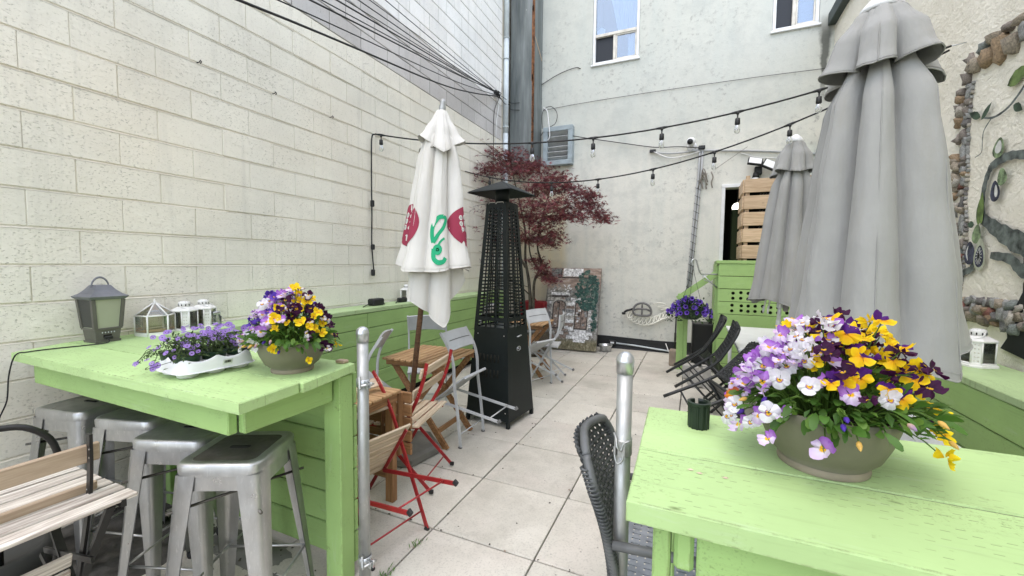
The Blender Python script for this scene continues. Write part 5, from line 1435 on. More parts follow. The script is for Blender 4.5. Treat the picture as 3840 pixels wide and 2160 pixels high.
# ------------------------------------------------------------------ metal stools
def stool(loc, rz, label, top='stool_steel'):
    t = thing('metal_stool', label, 'stool', loc, (0, 0, rz), 'metal stools under the bar table')
    h, a, f = .76, .152, .205
    b = MB()
    def ring(sz, z, r):
        pts = []
        for cx, cy, a0 in ((1, 1, 0), (-1, 1, HALF), (-1, -1, PI), (1, -1, PI + HALF)):
            for k in range(5):
                q = a0 + HALF * k / 4; pts.append((cx * (sz - r) + r * math.cos(q), cy * (sz - r) + r * math.sin(q), z))
        return pts
    rings = [ring(.155, h - .050, .045), ring(.156, h - .012, .045), ring(.150, h - .003, .042), ring(.140, h, .04), ring(.128, h - .004, .035), ring(.118, h - .005, .03)]
    vs = [p for r_ in rings for p in r_]; n = 20
    fs = [(i * n + k, i * n + (k + 1) % n, (i + 1) * n + (k + 1) % n, (i + 1) * n + k) for i in range(5) for k in range(n)]
    b.add(vs, fs, 0, True)
    b.add(rings[-1], [tuple(range(n))], 1)
    link('seat', b.mesh('seat', ['stool_steel', top]), t)
    b = MB(); b.box((0, 0, h - .003), (.075, .016, .003), bev=.001); link('hand_slot', b.mesh('hand_slot', ['interior_dark']), t)
    for sx in (-1, 1):
        for sy in (-1, 1):
            # folded sheet leg: an L of two flaring plates
            b = MB()
            top_z, bot = h - .045, .0
            def P(u, w_, z):
                k = (h - z) / h
                o_ = a + (f - a) * k
                wd = (.085 - .052 * k)
                return (sx * (o_ - wd * u), sy * (o_ - wd * w_), z)
            vs = []
            zs = [top_z, .55, .3, 0.012]
            for z in zs: vs += [P(1, 0, z), P(.35, 0, z), P(.1, .1, z), P(0, .35, z), P(0, 1, z)]
            fs = [(i * 5 + j, i * 5 + j + 1, (i + 1) * 5 + j + 1, (i + 1) * 5 + j) for i in range(3) for j in range(4)]
            b.add(vs, fs, 0, True)
            inner = [(x * .985, y * .985, z) for x, y, z in vs]; b.add(inner, [q[::-1] for q in fs], 0, True)
            lg = link('leg', b.mesh('leg', ['stool_steel']), t)
            b = MB(); b.lathe([(.022, 0), (.024, .012), (.020, .03)], 10, (sx * (f - .014), sy * (f - .014), 0)); link('rubber_foot', b.mesh('rubber_foot', ['rubber_black']), lg)
    for sx in (-1, 1):
        b = MB(); b.box((sx * (a - .002), 0, h - .075), (.003, .2, .06), bev=.001); link('apron', b.mesh('apron', ['stool_steel']), t)
        b = MB(); b.box((0, sx * (a - .002), h - .075), (.2, .003, .06), bev=.001); link('apron', b.mesh('apron', ['stool_steel']), t)
    k = (h - .22) / h; o_ = a + (f - a) * k - .02
    for i in range(4):
        p, q = [(-o_, -o_), (o_, -o_), (o_, o_), (-o_, o_)][i], [(o_, -o_), (o_, o_), (-o_, o_), (-o_, -o_)][i]
        b = MB(); b.tube([(p[0], p[1], .22), (q[0], q[1], .22)], .006, 6); link('crossbar', b.mesh('crossbar', ['stool_steel']), t)
    for sg in (1, -1):
        b = MB(); o2 = a + .018; b.tube([(-o2, -o2 * sg, .58), (o2, o2 * sg, .58)], .006, 6); link('crossbar', b.mesh('crossbar', ['stool_worn']), t)
    return t
s0 = stool((-1.655, 1.055, 0), rad(26.5), 'front metal stool with a worn flaking seat, nearest the gate post', 'stool_worn')
s0r = stool((-2.045, 1.095, 0), rad(21), 'second metal stool from the gate post, tucked under the bar table')
copy_at(s0r, (-2.475, 1.14, 0), (0, 0, rad(17)), 'third metal stool from the gate post, partly behind the second one')
copy_at(s0r, (-2.895, 1.075, 0), (0, 0, rad(13)), 'metal stool farthest left, against the block wall')

# ------------------------------------------------------------------ folding chairs
def fchair(kind, loc, rz, tip, label, group, w=.40, tilt=0.0, folded=False):
    """local: faces +Y, origin between the front feet; tip leans it forward"""
    t = thing('folding_chair', label, 'chair', loc, (-tip, tilt, rz), group)
    M_ = {'grey': 'grey_steel_paint', 'red': 'red_steel', 'black': 'black_steel'}[kind]
    hw = w / 2
    back = [(0, .012), (-.125, .22), (-.26, .45), (-.345, .60), (-.40, .74), (-.43, .86)] if kind != 'grey' else [(0, .012), (-.13, .22), (-.265, .45), (-.355, .58), (-.40, .70), (-.415, .86)]
    for sx in (-1, 1):
        b = MB(); pts = smooth_path([(sx * hw, y, z) for y, z in back], 4)
        b.tube(pts, 0, flat=(.022, .009, (1, 0, 0)) if kind != 'grey' else (.020, .016, (1, 0, 0)))
        st_ = link('back_leg', b.mesh('back_leg', [M_]), t)
        b = MB(); b.box((sx * hw, .004, .014), (.016, .03, .028), bev=.004); link('foot_cap', b.mesh('foot_cap', ['rubber_black' if kind != 'grey' else 'sculpt_grey']), st_)
        b = MB(); b.tube([(sx * (hw - .028), -.02, .435), (sx * (hw - .028), -.21, .235), (sx * (hw - .028), -.42, .012)], 0, flat=(.022, .008, (1, 0, 0)))
        fl_ = link('front_leg', b.mesh('front_leg', [M_]), t)
        b = MB(); b.box((sx * (hw - .028), -.424, .014), (.016, .03, .028), bev=.004); link('foot_cap', b.mesh('foot_cap', ['rubber_black' if kind != 'grey' else 'sculpt_grey']), fl_)
        if kind != 'grey':
            b = MB(); b.tube([(sx * (hw - .012), .0, .44), (sx * (hw - .012), -.36, .44)], 0, flat=(.008, .02, (0, 0, 1))); link('seat_rail', b.mesh('seat_rail', [M_]), t)
    for (y, z, hw2) in ((-.045, .10, hw), (-.37, .075, hw - .028)):
        b = MB(); b.tube([(-hw2, y, z), (hw2, y, z)], .005, 6); link('stretcher', b.mesh('stretcher', [M_]), t)
    if kind == 'grey':
        b = MB(); b.box((0, -.19, .452), (w - .03, .37, .012), bev=.005); b.box((0, -.01, .446), (w - .03, .014, .022), bev=.005); b.box((0, -.37, .446), (w - .03, .014, .022), bev=.005); link('seat', b.mesh('seat', [M_]), t)
        def bk(u, v, off):
            x = (u - .5) * (w + .015); z = .685 + v * .165
            return (x, -.405 - .02 * v - .022 * (1 - (2 * u - 1) ** 2) + off, z)
        b = MB(); b.grid(lambda u, v: bk(u, v, 0), 14, 5); b.grid(lambda u, v: bk(1 - u, v, .014), 14, 5)
        for v in (0, 1): b.grid(lambda u, q: Vector(bk(u, v, 0)).lerp(Vector(bk(u, v, .014)), q if v else 1 - q), 14, 2)
        bo = link('backrest', b.mesh('backrest', [M_]), t)
        b = MB(); b.grid(lambda u, q: (bk(.1 + .8 * u, .5, 0)[0], bk(.1 + .8 * u, .5, 0)[1] - .001, bk(.1 + .8 * u, .47 + .05 * q, 0)[2]), 10, 2); link('slot', b.mesh('slot', ['sculpt_grey']), bo)
    else:
        sm = {'red': 'wood_pale', 'black': 'wood_weather'}[kind]; bm_ = {'red': 'wood_pale', 'black': 'wood_tan'}[kind]
        for k in range(6):
            if folded: board('seat_slat', (0, -.115 - k * .030, .155 + k * .058), (w - .06, .050, .014), sm, t, (rad(118), 0, 0))
            else: board('seat_slat', (0, -.02 - k * .066, .458), (w + .055, .050, .014), sm, t)
        for k, (y, z) in enumerate(((-.352, .66), (-.408, .795))):
            board('back_slat', (0, y + .010, z), (w + .06, .016, .062), bm_, t, (rad(14), 0, 0))
            for sx in (-1, 1):
                for dz in (-.014, .014):
                    b = MB(); b.lathe([(.006, 0), (.005, .002), (0, .0025)], 8, M=Matrix.Translation((sx * hw, y - .013 - dz * .3, z + dz)) @ Matrix.Rotation(HALF + rad(14), 4, 'X')); link('screw', b.mesh('screw', ['screw_head']), t)
    return t
GG, RG = 'grey folding chairs on the patio', 'red folding chairs with pale slats'
fchair('grey', (-1.676, 3.03, 0), rad(89), rad(38), 'grey steel folding chair tipped forward against the wooden table, beside the heater', GG, .385)
fchair('red', (-1.965, 2.275, 0), rad(102), rad(1.5), 'red steel folding chair with pale slats standing upright over the umbrella base', RG, .445)
fchair('red', (-1.352, 1.69, 0), rad(80), rad(56), 'red steel folding chair tipped right over behind the left gate post', RG, .37)
fchair('grey', (-2.44, 2.55, 0), rad(-62), rad(38), 'grey folding chair with a brownish backrest tipped toward the table behind the umbrella pole', GG, .39)
fchair('grey', (-2.56, 3.62, 0), rad(-150), rad(30), 'grey folding chair leaning by the green ledge beyond the wooden table', GG, .39)
fchair('grey', (-2.48, 4.95, 0), rad(-95), rad(28), 'grey folding chair by the ledge, mostly hidden behind the heater', GG, .39)
fchair('grey', (-1.66, 4.72, 0), rad(70), rad(34), 'grey folding chair tipped against the far wooden table, right behind the heater', GG, .39)
fchair('grey', (-1.92, 5.05, 0), rad(100), rad(2), 'grey folding chair standing open in front of the leaning painting', GG, .39)
fchair('black', (-2.08, .475, 0), rad(90), rad(11), 'black steel folding chair with brown back slats standing at the left foreground table', 'black folding chairs at the left edge', .385, 0, True)

# ------------------------------------------------------------------ wooden slat tables
def slat_table(loc, rz, label, mat, legmat, sx, sy, h, n, along='x'):
    t = thing('slat_table', label, 'table', loc, (0, 0, rz))
    p = sy / n
    for k in range(n): board('slat', (0, -sy / 2 + (k + .5) * p, h - .009), (sx, p - .012, .018), mat, t)
    for s in (-1, 1):
        board('apron', (s * (sx / 2 - .05), 0, h - .042), (sy - .03, .022, .045), legmat, t, (0, 0, HALF))
        b = MB(); b.tube([(s * (sx / 2 - .065), -sy / 2 + .06, h - .06), (s * (sx / 2 - .065), sy / 2 - .02, .0)], 0, flat=(.022, .048, (0, 1, 0))); link('leg', b.mesh('leg', [legmat]), t)
        b = MB(); b.tube([(s * (sx / 2 - .092), sy / 2 - .06, h - .06), (s * (sx / 2 - .092), -sy / 2 + .02, .0)], 0, flat=(.022, .048, (0, 1, 0))); link('leg', b.mesh('leg', [legmat]), t)
    for y, z, q in ((sy / 2 - .10, .14, .065), (-sy / 2 + .10, .14, .092)):
        b = MB(); b.tube([(-(sx / 2 - q), y, z), (sx / 2 - q, y, z)], 0, flat=(.04, .018, (0, 1, 0))); link('stretcher', b.mesh('stretcher', [legmat]), t)
    return t
slat_table((-2.06, 2.975, 0), rad(92), 'brown slatted wooden folding table under the white umbrella', 'wood_honey', 'wood_brown', .60, .59, .72, 10)
slat_table((-2.06, 5.25, 0), rad(94), 'brown slatted wooden table behind the patio heater', 'wood_honey', 'wood_brown', .62, .59, .72, 10)
# drop leaf table behind the left gate post
dt = thing('drop_leaf_table', 'low brown folding table with its slatted leaf hanging down, behind the left gate post', 'table', (-1.95, 1.90, 0), world=True)
for k in range(4): board('slat', (-1.945, 1.745 + k * .085, .712), (.62, .076, .018), 'wood_honey', dt)
board('apron', (-1.66, 1.87, .675), (.30, .02, .05), 'wood_brown', dt, (0, 0, HALF)); board('apron', (-2.22, 1.87, .675), (.30, .02, .05), 'wood_brown', dt, (0, 0, HALF))
for k in range(5): board('leaf_slat', (-1.925, 2.085, .655 - k * .082), (.66, .018, .072), 'wood_brown', dt)
for x in (-1.665, -1.80, -2.15): board('leaf_batten', (x, 2.068, .49), (.40, .06, .016), 'wood_brown', dt, (0, HALF, 0))
for x, y in ((-1.705, 2.02), (-2.20, 2.02), (-1.705, 1.76), (-2.20, 1.76)): board('leg', (x, y, .35), (.70, .045, .06), 'wood_brown', dt, (0, HALF, 0))
board('stretcher', (-1.95, 2.02, .17), (.46, .03, .05), 'wood_brown', dt); board('stretcher', (-1.95, 1.76, .17), (.46, .03, .05), 'wood_brown', dt)
# steel bistro table at the left edge
bt = thing('bistro_table', 'black bistro table with weathered grey slats at the left edge', 'table', (-1.97, .47, 0), world=True)
for k in range(7): board('slat', (-1.735 - k * .079, .47, .712), (.54, .062, .014), 'wood_weather', bt, (0, 0, HALF))
for y in (.24, .70):
    b = MB(); b.tube([(-1.70, y, .70), (-2.24, y, .70)], 0, flat=(.012, .024, (0, 0, 1))); obj('rail', b, 'black_steel', bt)
    b = MB(); b.tube([(-1.74, y - .02, .69), (-2.20, y - .02, .01)], 0, flat=(.012, .024, (0, 1, 0))); obj('leg', b, 'black_steel', bt)
    b = MB(); b.tube([(-2.20, y - .04, .69), (-1.74, y - .04, .01)], 0, flat=(.012, .024, (0, 1, 0))); obj('leg', b, 'black_steel', bt)
for x in (-1.80, -2.14):
    b = MB(); b.tube([(x, .20, .10), (x, .68, .10)], .005, 6); obj('stretcher', b, 'black_steel', bt)
# black steel armchair hoop beyond it
hc = thing('hoop_chair', 'black tube chair with curved hoop back and pale slats at the far left edge', 'chair', (-2.45, .50, 0), world=True)
b = MB(); b.tube(smooth_path([(-2.45, .76, .02), (-2.40, .77, .45), (-2.36, .765, .72), (-2.37, .70, .835), (-2.40, .60, .86), (-2.40, .40, .86), (-2.37, .30, .835), (-2.36, .24, .72), (-2.40, .23, .45), (-2.45, .24, .02)], 5), .012, 8); obj('hoop', b, 'black_steel', hc)
for x in (-2.50, -2.57, -2.64, -2.71): board('seat_slat', (x, .50, .455), (.44, .055, .014), 'wood_weather', hc, (0, 0, HALF))
board('back_slat', (-2.385, .48, .80), (.42, .05, .014), 'wood_weather', hc, (0, rad(90), HALF)) 
for y in (.29, .71):
    b = MB(); b.tube([(-2.40, y, .44), (-2.78, y, .44), (-2.80, y, .02)], .010, 8); obj('leg', b, 'black_steel', hc)
pt = thing('dark_tub', 'round dark grey tub on the ground at the left edge', 'tub', (-2.86, .70, 0))
b = MB(); b.lathe([(.10, 0), (.17, .03), (.20, .12), (.19, .17), (.16, .175), (.14, .14), (0, .12)], 28); link('tub', b.mesh('tub', ['dark_panel']), pt)

# ------------------------------------------------------------------ rattan chairs
def weave(mb, fn, nu, nv, r, over=.004):
    """criss-cross strands following a surface"""
    for i in range(nu):
        u = (i + .5) / nu
        mb.tube([Vector(fn(u, k / (2 * nv))) + Vector((0, over * (1 if (k + i) % 2 else -1), 0)) for k in range(2 * nv + 1)], r, 4, caps=False)
    for j in range(nv):
        v = (j + .5) / nv
        mb.tube([Vector(fn(k / nu, v)) + Vector((0, over * .5 * (1 if (k + j) % 2 else -1), 0)) for k in range(nu + 1)], r * 1.2, 4, caps=False)
RC = []
def rattan_chair(loc, rz, tip, label, group, tube_m, weave_m, seat_m, w=.52, fine=True, arms=True):
    t = thing('rattan_chair', label, 'chair', loc, (-tip, 0, rz), group)
    hw = w / 2
    for s in (-1, 1):
        b = MB(); b.tube(smooth_path([(s * hw, -.50, 0), (s * hw, -.45, .44), (s * hw, -.47, .60), (s * (hw - .015), -.53, .80), (s * (hw - .05), -.56, .87)], 5), .015, 8); link('back_leg', b.mesh('back_leg', [tube_m]), t)
        b = MB(); b.tube(smooth_path([(s * hw, 0, 0), (s * hw, -.015, .42), (s * hw, -.03, .60), (s * hw, -.10, .635), (s * hw, -.46, .62)] if arms else [(s * hw, 0, 0), (s * hw, -.02, .25), (s * hw, -.03, .43)], 5), .015, 8); link('front_leg', b.mesh('front_leg', [tube_m]), t)
        b = MB(); b.tube([(s * hw, -.02, .43), (s * hw, -.45, .43)], .013, 8); b.tube([(s * hw, -.01, .16), (s * hw, -.48, .16)], .008, 6); link('side_rail', b.mesh('side_rail', [tube_m]), t)
    b = MB(); b.tube(smooth_path([(-(hw - .05), -.56, .87), (-(hw - .10), -.575, .885), (0, -.60, .895), (hw - .10, -.575, .885), (hw - .05, -.56, .87)], 5), .016, 8); link('top_rail', b.mesh('top_rail', [tube_m]), t)
    b = MB(); b.tube([(-hw, -.02, .43), (hw, -.02, .43)], .014, 8); b.tube([(-hw, -.45, .43), (hw, -.45, .43)], .012, 8); link('cross_rail', b.mesh('cross_rail', [tube_m]), t)
    def bf(u, v):
        x = (u - .5) * 2; wv = (hw - .004) * (1 - .18 * max(0, v - .7) / .3)
        z = .50 + v * .39
        y = -.455 - .03 * v - .10 * v * v - .045 * (1 - x * x) * (.4 + .6 * v)
        return (x * wv, y, z)
    b = MB(); n, m = (22, 18) if fine else (13, 11)
    weave(b, bf, n, m, .0056 if fine else .0075)
    o = link('woven_back', b.mesh('woven_back', [weave_m]), t); o['kind'] = 'stuff'
    def sf(u, v): return ((u - .5) * 2 * (hw - .01), -.02 - .43 * v, .438)
    b = MB()
    for i in range(16 if fine else 12):
        y = -.035 - i * (.405 / (15 if fine else 11)); b.tube([(-hw, y, .44 + .003 * (i % 2)), (hw, y, .44 + .003 * (i % 2))], 0, flat=(.022 if fine else .03, .006, (0, 0, 1)))
    for i in range(14 if fine else 8):
        x = -hw + .03 + i * ((w - .06) / (13 if fine else 7)); b.tube([(x, -.02, .444), (x, -.45, .444)], 0, flat=(.016, .005, (0, 0, 1)))
    o = link('woven_seat', b.mesh('woven_seat', [seat_m]), t); o['kind'] = 'stuff'
    if fine:
        for s in (-1, 1):
            b = MB()
            for k in range(36):
                z = .46 + k * .0108; v = (z - .50) / .39
                p = Vector(bf(1 if s > 0 else 0, max(0, min(1, v)))); p.z = z
                b.tube(arc(tuple(p), .0158, 0, 2 * PI, 8, 'xy')[:-1], .0048, 4, closed=True)
            o = link('wrapping', b.mesh('wrapping', [weave_m]), t); o['kind'] = 'stuff'
    RC.append(t)
    return t
rattan_chair((.245, 1.53, 0), rad(-88), 0, 'dark grey woven rattan armchair pushed in beside the right gate post', None, 'rattan_tube', 'rattan', 'wicker_seat', .46)
BG = 'black rattan chairs tipped against the white tables'
rattan_chair((.10, 3.50, 0), rad(-70), rad(60), 'black rattan chair nearest the foreground table, tipped far over', BG, 'rattan_black', 'rattan_black', 'rattan_black', .46, False, False)
rattan_chair((.20, 4.42, 0), rad(-90), rad(46), 'middle black rattan chair tipped against the far white table', BG, 'rattan_black', 'rattan_black', 'rattan_black', .44, False, False)
rattan_chair((.12, 4.90, 0), rad(-99), rad(46), 'black rattan chair farthest back, tipped against the table beside the landing', BG, 'rattan_black', 'rattan_black', 'rattan_black', .42, False, False)
for c in RC[1:]: c.scale = (.95, .95, .90)
# ------------------------------------------------------------------ white tables
def white_table(x0, x1, y0, y1, label, hole):
    t = thing('white_table', label, 'table', ((x0 + x1) / 2, (y0 + y1) / 2, 0), world=True, group='white patio tables')
    n = max(2, round((y1 - y0) / .30))
    for k in range(n):
        p = (y1 - y0) / n
        board('top_panel', ((x0 + x1) / 2, y0 + (k + .5) * p, .728), (x1 - x0, p - .003, .024), 'white_table', t, bev=.003)
    board('edge_frame', ((x0 + x1) / 2, y0 + .02, .698), (x1 - x0 - .02, .03, .034), 'white_table', t); board('edge_frame', ((x0 + x1) / 2, y1 - .02, .698), (x1 - x0 - .02, .03, .034), 'white_table', t)
    board('edge_frame', (x0 + .025, (y0 + y1) / 2, .698), (y1 - y0 - .08, .03, .034), 'white_table', t, (0, 0, HALF)); board('edge_frame', (x1 - .025, (y0 + y1) / 2, .698), (y1 - y0 - .08, .03, .034), 'white_table', t, (0, 0, HALF))
    for x in (x0 + .05, x1 - .05):
        for y in (y0 + .05, y1 - .05):
            b = MB(); b.lathe([(.02, 0), (.022, .68)], 12, (x, y, 0)); obj('leg', b, 'white_table', t)
white_table(.40, 1.20, 4.33, 5.92, 'white patio table farther back, below the drilled green boards', None)
white_table(.36, 1.075, 1.66, 2.92, 'white patio table nearer, mostly hidden behind the big pot of pansies', None)

# ------------------------------------------------------------------ patio heater
ht = thing('patio_heater', 'black pyramid patio heater with a slatted cage and square cap', 'heater', (-1.70, 3.62, 0), (0, 0, rad(-7)))
def half(z): return .243 - .0665 * z
def taper_box(mb, z0, z1, s=1.0, mi=0, cap=True):
    a, c = half(z0) * s, half(z1) * s
    vs = [(-a, -a, z0), (a, -a, z0), (a, a, z0), (-a, a, z0), (-c, -c, z1), (c, -c, z1), (c, c, z1), (-c, c, z1)]
    mb.add(vs, [(0, 1, 5, 4), (1, 2, 6, 5), (2, 3, 7, 6), (3, 0, 4, 7)] + ([(3, 2, 1, 0), (4, 5, 6, 7)] if cap else []), mi)
b = MB(); taper_box(b, .06, .875); link('cabinet', b.mesh('cabinet', ['heater_black']), ht)
HF = lambda x, z: (x, -half(z) - .002, z)
for sx in (-1, 1):
    for sy in (-1, 1):
        b = MB(); b.box((sx * .225, sy * .225, .03), (.035, .035, .06), bev=.004); link('foot', b.mesh('foot', ['heater_black']), ht)
        b = MB()  # corner angle of the cage: two flat plates
        for ax in (0, 1):
            P = []
            for z in (.875, 2.06):
                h = half(z) + .003
                for q in (0, .040):
                    P.append((sx * (h - (q if ax == 0 else 0)), sy * (h - (q if ax == 1 else 0)), z))
            b.add(P, [(0, 1, 3, 2)])
            b.add([(x * .985, y * .985, z) for x, y, z in P], [(2, 3, 1, 0)])
        link('corner_post', b.mesh('corner_post', ['heater_black']), ht)
bar_me = None
b = MB(); b.box((0, 0, 0), (1, .008, .011), bev=.0); bar_me = b.mesh('grille_bar', ['heater_black'])
for f_ in range(4):
    ang = f_ * HALF; Mz = Matrix.Rotation(ang, 4, 'Z')
    for i in range(33):
        z = .905 + i * .0335
        if z > .985: z += .03
        h = half(z)
        p = Mz @ Vector((0, -h - .001, z))
        link('grille_bar', bar_me, ht, p, (rad(-4), 0, ang), (2 * h - .05, 1, 1))
    for fr, w_ in ((-.30, .010), (.30, .010), (0, .004)):
        b = MB(); b.tube([Mz @ Vector((fr * 2 * half(.88) * .5 * 1.0, -half(.88) - .004, .88)), Mz @ Vector((fr * 2 * half(2.05) * .5, -half(2.05) - .004, 2.05))], 0, flat=(w_ * 2, .005, tuple(Mz @ Vector((0, -1, 0)))))
        link('grille_upright', b.mesh('grille_upright', ['heater_black']), ht)
    for z, hh in ((.885, .04), (.987, .036), (2.045, .05)):
        h = half(z) + .004; b = MB()
        P = [Mz @ Vector((s * half(zz), -half(zz) - .004, zz)) for zz in (z - hh / 2, z + hh / 2) for s in (-1, 1)]
        b.add(P, [(0, 1, 3, 2)]); link('grille_band', b.mesh('grille_band', ['heater_black']), ht)
b = MB(); b.lathe([(.05, .90), (.05, 2.05)], 20, cap=False); link('glass_tube', b.mesh('glass_tube', ['clear_glass']), ht)
b = MB(); taper_box(b, .876, .90, .9); link('burner_deck', b.mesh('burner_deck', ['zinc']), ht)
b = MB(); b.box((0, 0, 2.075), (.205, .205, .008), bev=.002); b.lathe([(.068, 2.08), (.068, 2.20), (.06, 2.22)], 18); link('emitter', b.mesh('emitter', ['heater_black']), ht)
for sx in (-1, 1):
    b = MB(); b.tube([(sx * .085, -.107, 2.060), (sx * .075, -.110, 2.075), (sx * .01, -.110, 2.075), (sx * .004, -.110, 2.060)], .003, 5); link('trim_wire', b.mesh('trim_wire', ['cream_frame']), ht)
b = MB(); a = .240
def capf(u, v):
    x, y = (u * 2 - 1), (v * 2 - 1); m = max(abs(x), abs(y))
    return (x * a, y * a, 2.165 + .125 * (1 - m) ** .92)
b.grid(capf, 17, 17, smooth=False)
b.grid(lambda u, v: (capf(1 - u, v)[0], capf(1 - u, v)[1], capf(1 - u, v)[2] - .006), 17, 17, smooth=False)
link('cap', b.mesh('cap', ['heater_black']), ht)
for i in range(6):
    for r_ in range(2):
        z = .62 - r_ * .14; x = -.10 + i * .040; b = MB()
        b.tube([(x, -half(z + .03) - .0005, z + .035), (x, -half(z - .03) - .0005, z - .035)], .0075, 8); link('vent_slot', b.mesh('vent_slot', ['interior_dark']), ht)
b = MB(); M_ = Matrix.Rotation(HALF, 4, 'Z')
b.tube([M_ @ Vector((-.03, -half(.82) - .006, .815)), M_ @ Vector((-.025, -half(.82) - .02, .82)), M_ @ Vector((.03, -half(.82) - .02, .825)), M_ @ Vector((.035, -half(.82) - .006, .822))], .006, 6); link('door_handle', b.mesh('door_handle', ['zinc']), ht)
b = MB(); b.tube([M_ @ Vector((.0 + .035 * math.cos(q), -half(.70) - .003, .70 + .020 * math.sin(q))) for q in [2 * PI * k / 16 for k in range(16)]], .0028, 5, closed=True); b.tube([M_ @ Vector((-.018, -half(.70) - .003, .695)), M_ @ Vector((0, -half(.70) - .003, .708)), M_ @ Vector((.018, -half(.70) - .003, .698))], .003, 5); link('maker_badge', b.mesh('maker_badge', ['zinc']), ht)
for (x, z) in ((-.14, .84), (.15, .84), (.20, .14)):
    b = MB(); b.lathe([(.006, 0), (0, .004)], 8, M=Matrix.Translation(HF(x, z)) @ Matrix.Rotation(HALF, 4, 'X')); link('screw', b.mesh('screw', ['screw_head']), ht)
for sx in (-1, 1):
    b = MB(); b.lathe([(.012, -.012), (.05, -.012), (.055, 0), (.05, .012), (.012, .012)], 16, M=Matrix.Translation((-.262, sx * .13, .056)) @ Matrix.Rotation(HALF, 4, 'X')); link('wheel', b.mesh('wheel', ['rubber_black']), ht)

# ------------------------------------------------------------------ closed umbrellas
class Canopy:
    def __init__(s, prof, n, seed, d, peak=0.0, amp=.14, jit=.18, hem=None, twist=0.0):
        s.prof, s.n, s.d, s.tw, s.peak = prof, n, d, twist, peak
        rr = random.Random(seed)
        s.amp = [1 + rr.uniform(-amp, amp) for _ in range(n)]; s.jit = [rr.uniform(-jit, jit) for _ in range(n)]
        s.hem = hem or [0] * n; s.seed = seed
    def lerp(s, t, k):
        P = s.prof
        for i in range(len(P) - 1):
            if t <= P[i + 1][0] or i == len(P) - 2:
                a = (t - P[i][0]) / (P[i + 1][0] - P[i][0]); a = max(0, min(1, a))
                if k == 0: a = a * a * (3 - 2 * a) * .4 + a * .6
                return P[i][1 + k] + (P[i + 1][1 + k] - P[i][1 + k]) * a
    def at(s, th, t, off=0.0):
        n = s.n
        q = ((th - s.peak) / (2 * PI) * n) + s.tw * t
        k = math.floor(q + .5) % n; fr = q - math.floor(q + .5)          # -.5 .. .5 about a lobe's crest
        k2 = (k + (1 if fr > 0 else -1)) % n; w = abs(fr)
        A = s.amp[k] * (1 - w) + s.amp[k2] * w
        h = s.hem[k] * (1 - w * 1.0) + s.hem[k2] * w
        fr += s.jit[k] * (.25 - fr * fr)
        d = s.d[0] + (s.d[1] - s.d[0]) * t
        lobe = 1 - d * (1 - abs(math.cos(PI * fr)) ** .5)
        R0 = s.lerp(t, 0)
        z = s.lerp(t, 1) + h * t ** 3
        wob = .03 * noise.noise(Vector((math.cos(th) * 1.7, math.sin(th) * 1.7, z * 2.2 + s.seed))) + .012 * noise.noise(Vector((math.cos(th) * 4, math.sin(th) * 4, z * 5 + s.seed)))
        wr = .006 * noise.noise(Vector((th * 4.2, z * 2.6 + th * 1.5, s.seed))) + .0035 * noise.noise(Vector((th * 9, z * 9, s.seed)))
        r = R0 * A * lobe * (1 + wob * 2.2) + wr + off
        return (r * math.cos(th), r * math.sin(th), z)
    def mesh(s, name, mat, nu=168, nv=34, thick=.004):
        b = MB(); b.grid(lambda u, v: s.at(2 * PI * u, v), nu, nv, closeu=True)
        b.grid(lambda u, v: s.at(-2 * PI * u, v, -thick), nu, nv, closeu=True)
        for off in (.002,):
            b.tube([s.at(2 * PI * k / nu, 1, off - .002) for k in range(nu)], .0032, 4, closed=True)
            b.tube([Vector(s.at(2 * PI * k / nu, .975, off)) for k in range(nu)], .0012, 3, closed=True)
        for k in range(s.n):
            th = s.peak + 2 * PI * (k + .06) / s.n
            b.tube([s.at(th, .03 + .97 * j / 40, .0005) for j in range(41)], .0022, 4)
        return b.mesh(name, [mat])
def umbrella(loc, rot, label, grp, pole_m, cap_m, pole_r, pole_top, parts, rib=True, rz=0):
    t = thing('patio_umbrella', label, 'umbrella', loc, rot, grp)
    b = MB(); b.lathe([(pole_r, 0), (pole_r, pole_top)], 14); link('pole', b.mesh('pole', [pole_m]), t)
    return t
camdir = lambda x, y: math.atan2(-y, -x)
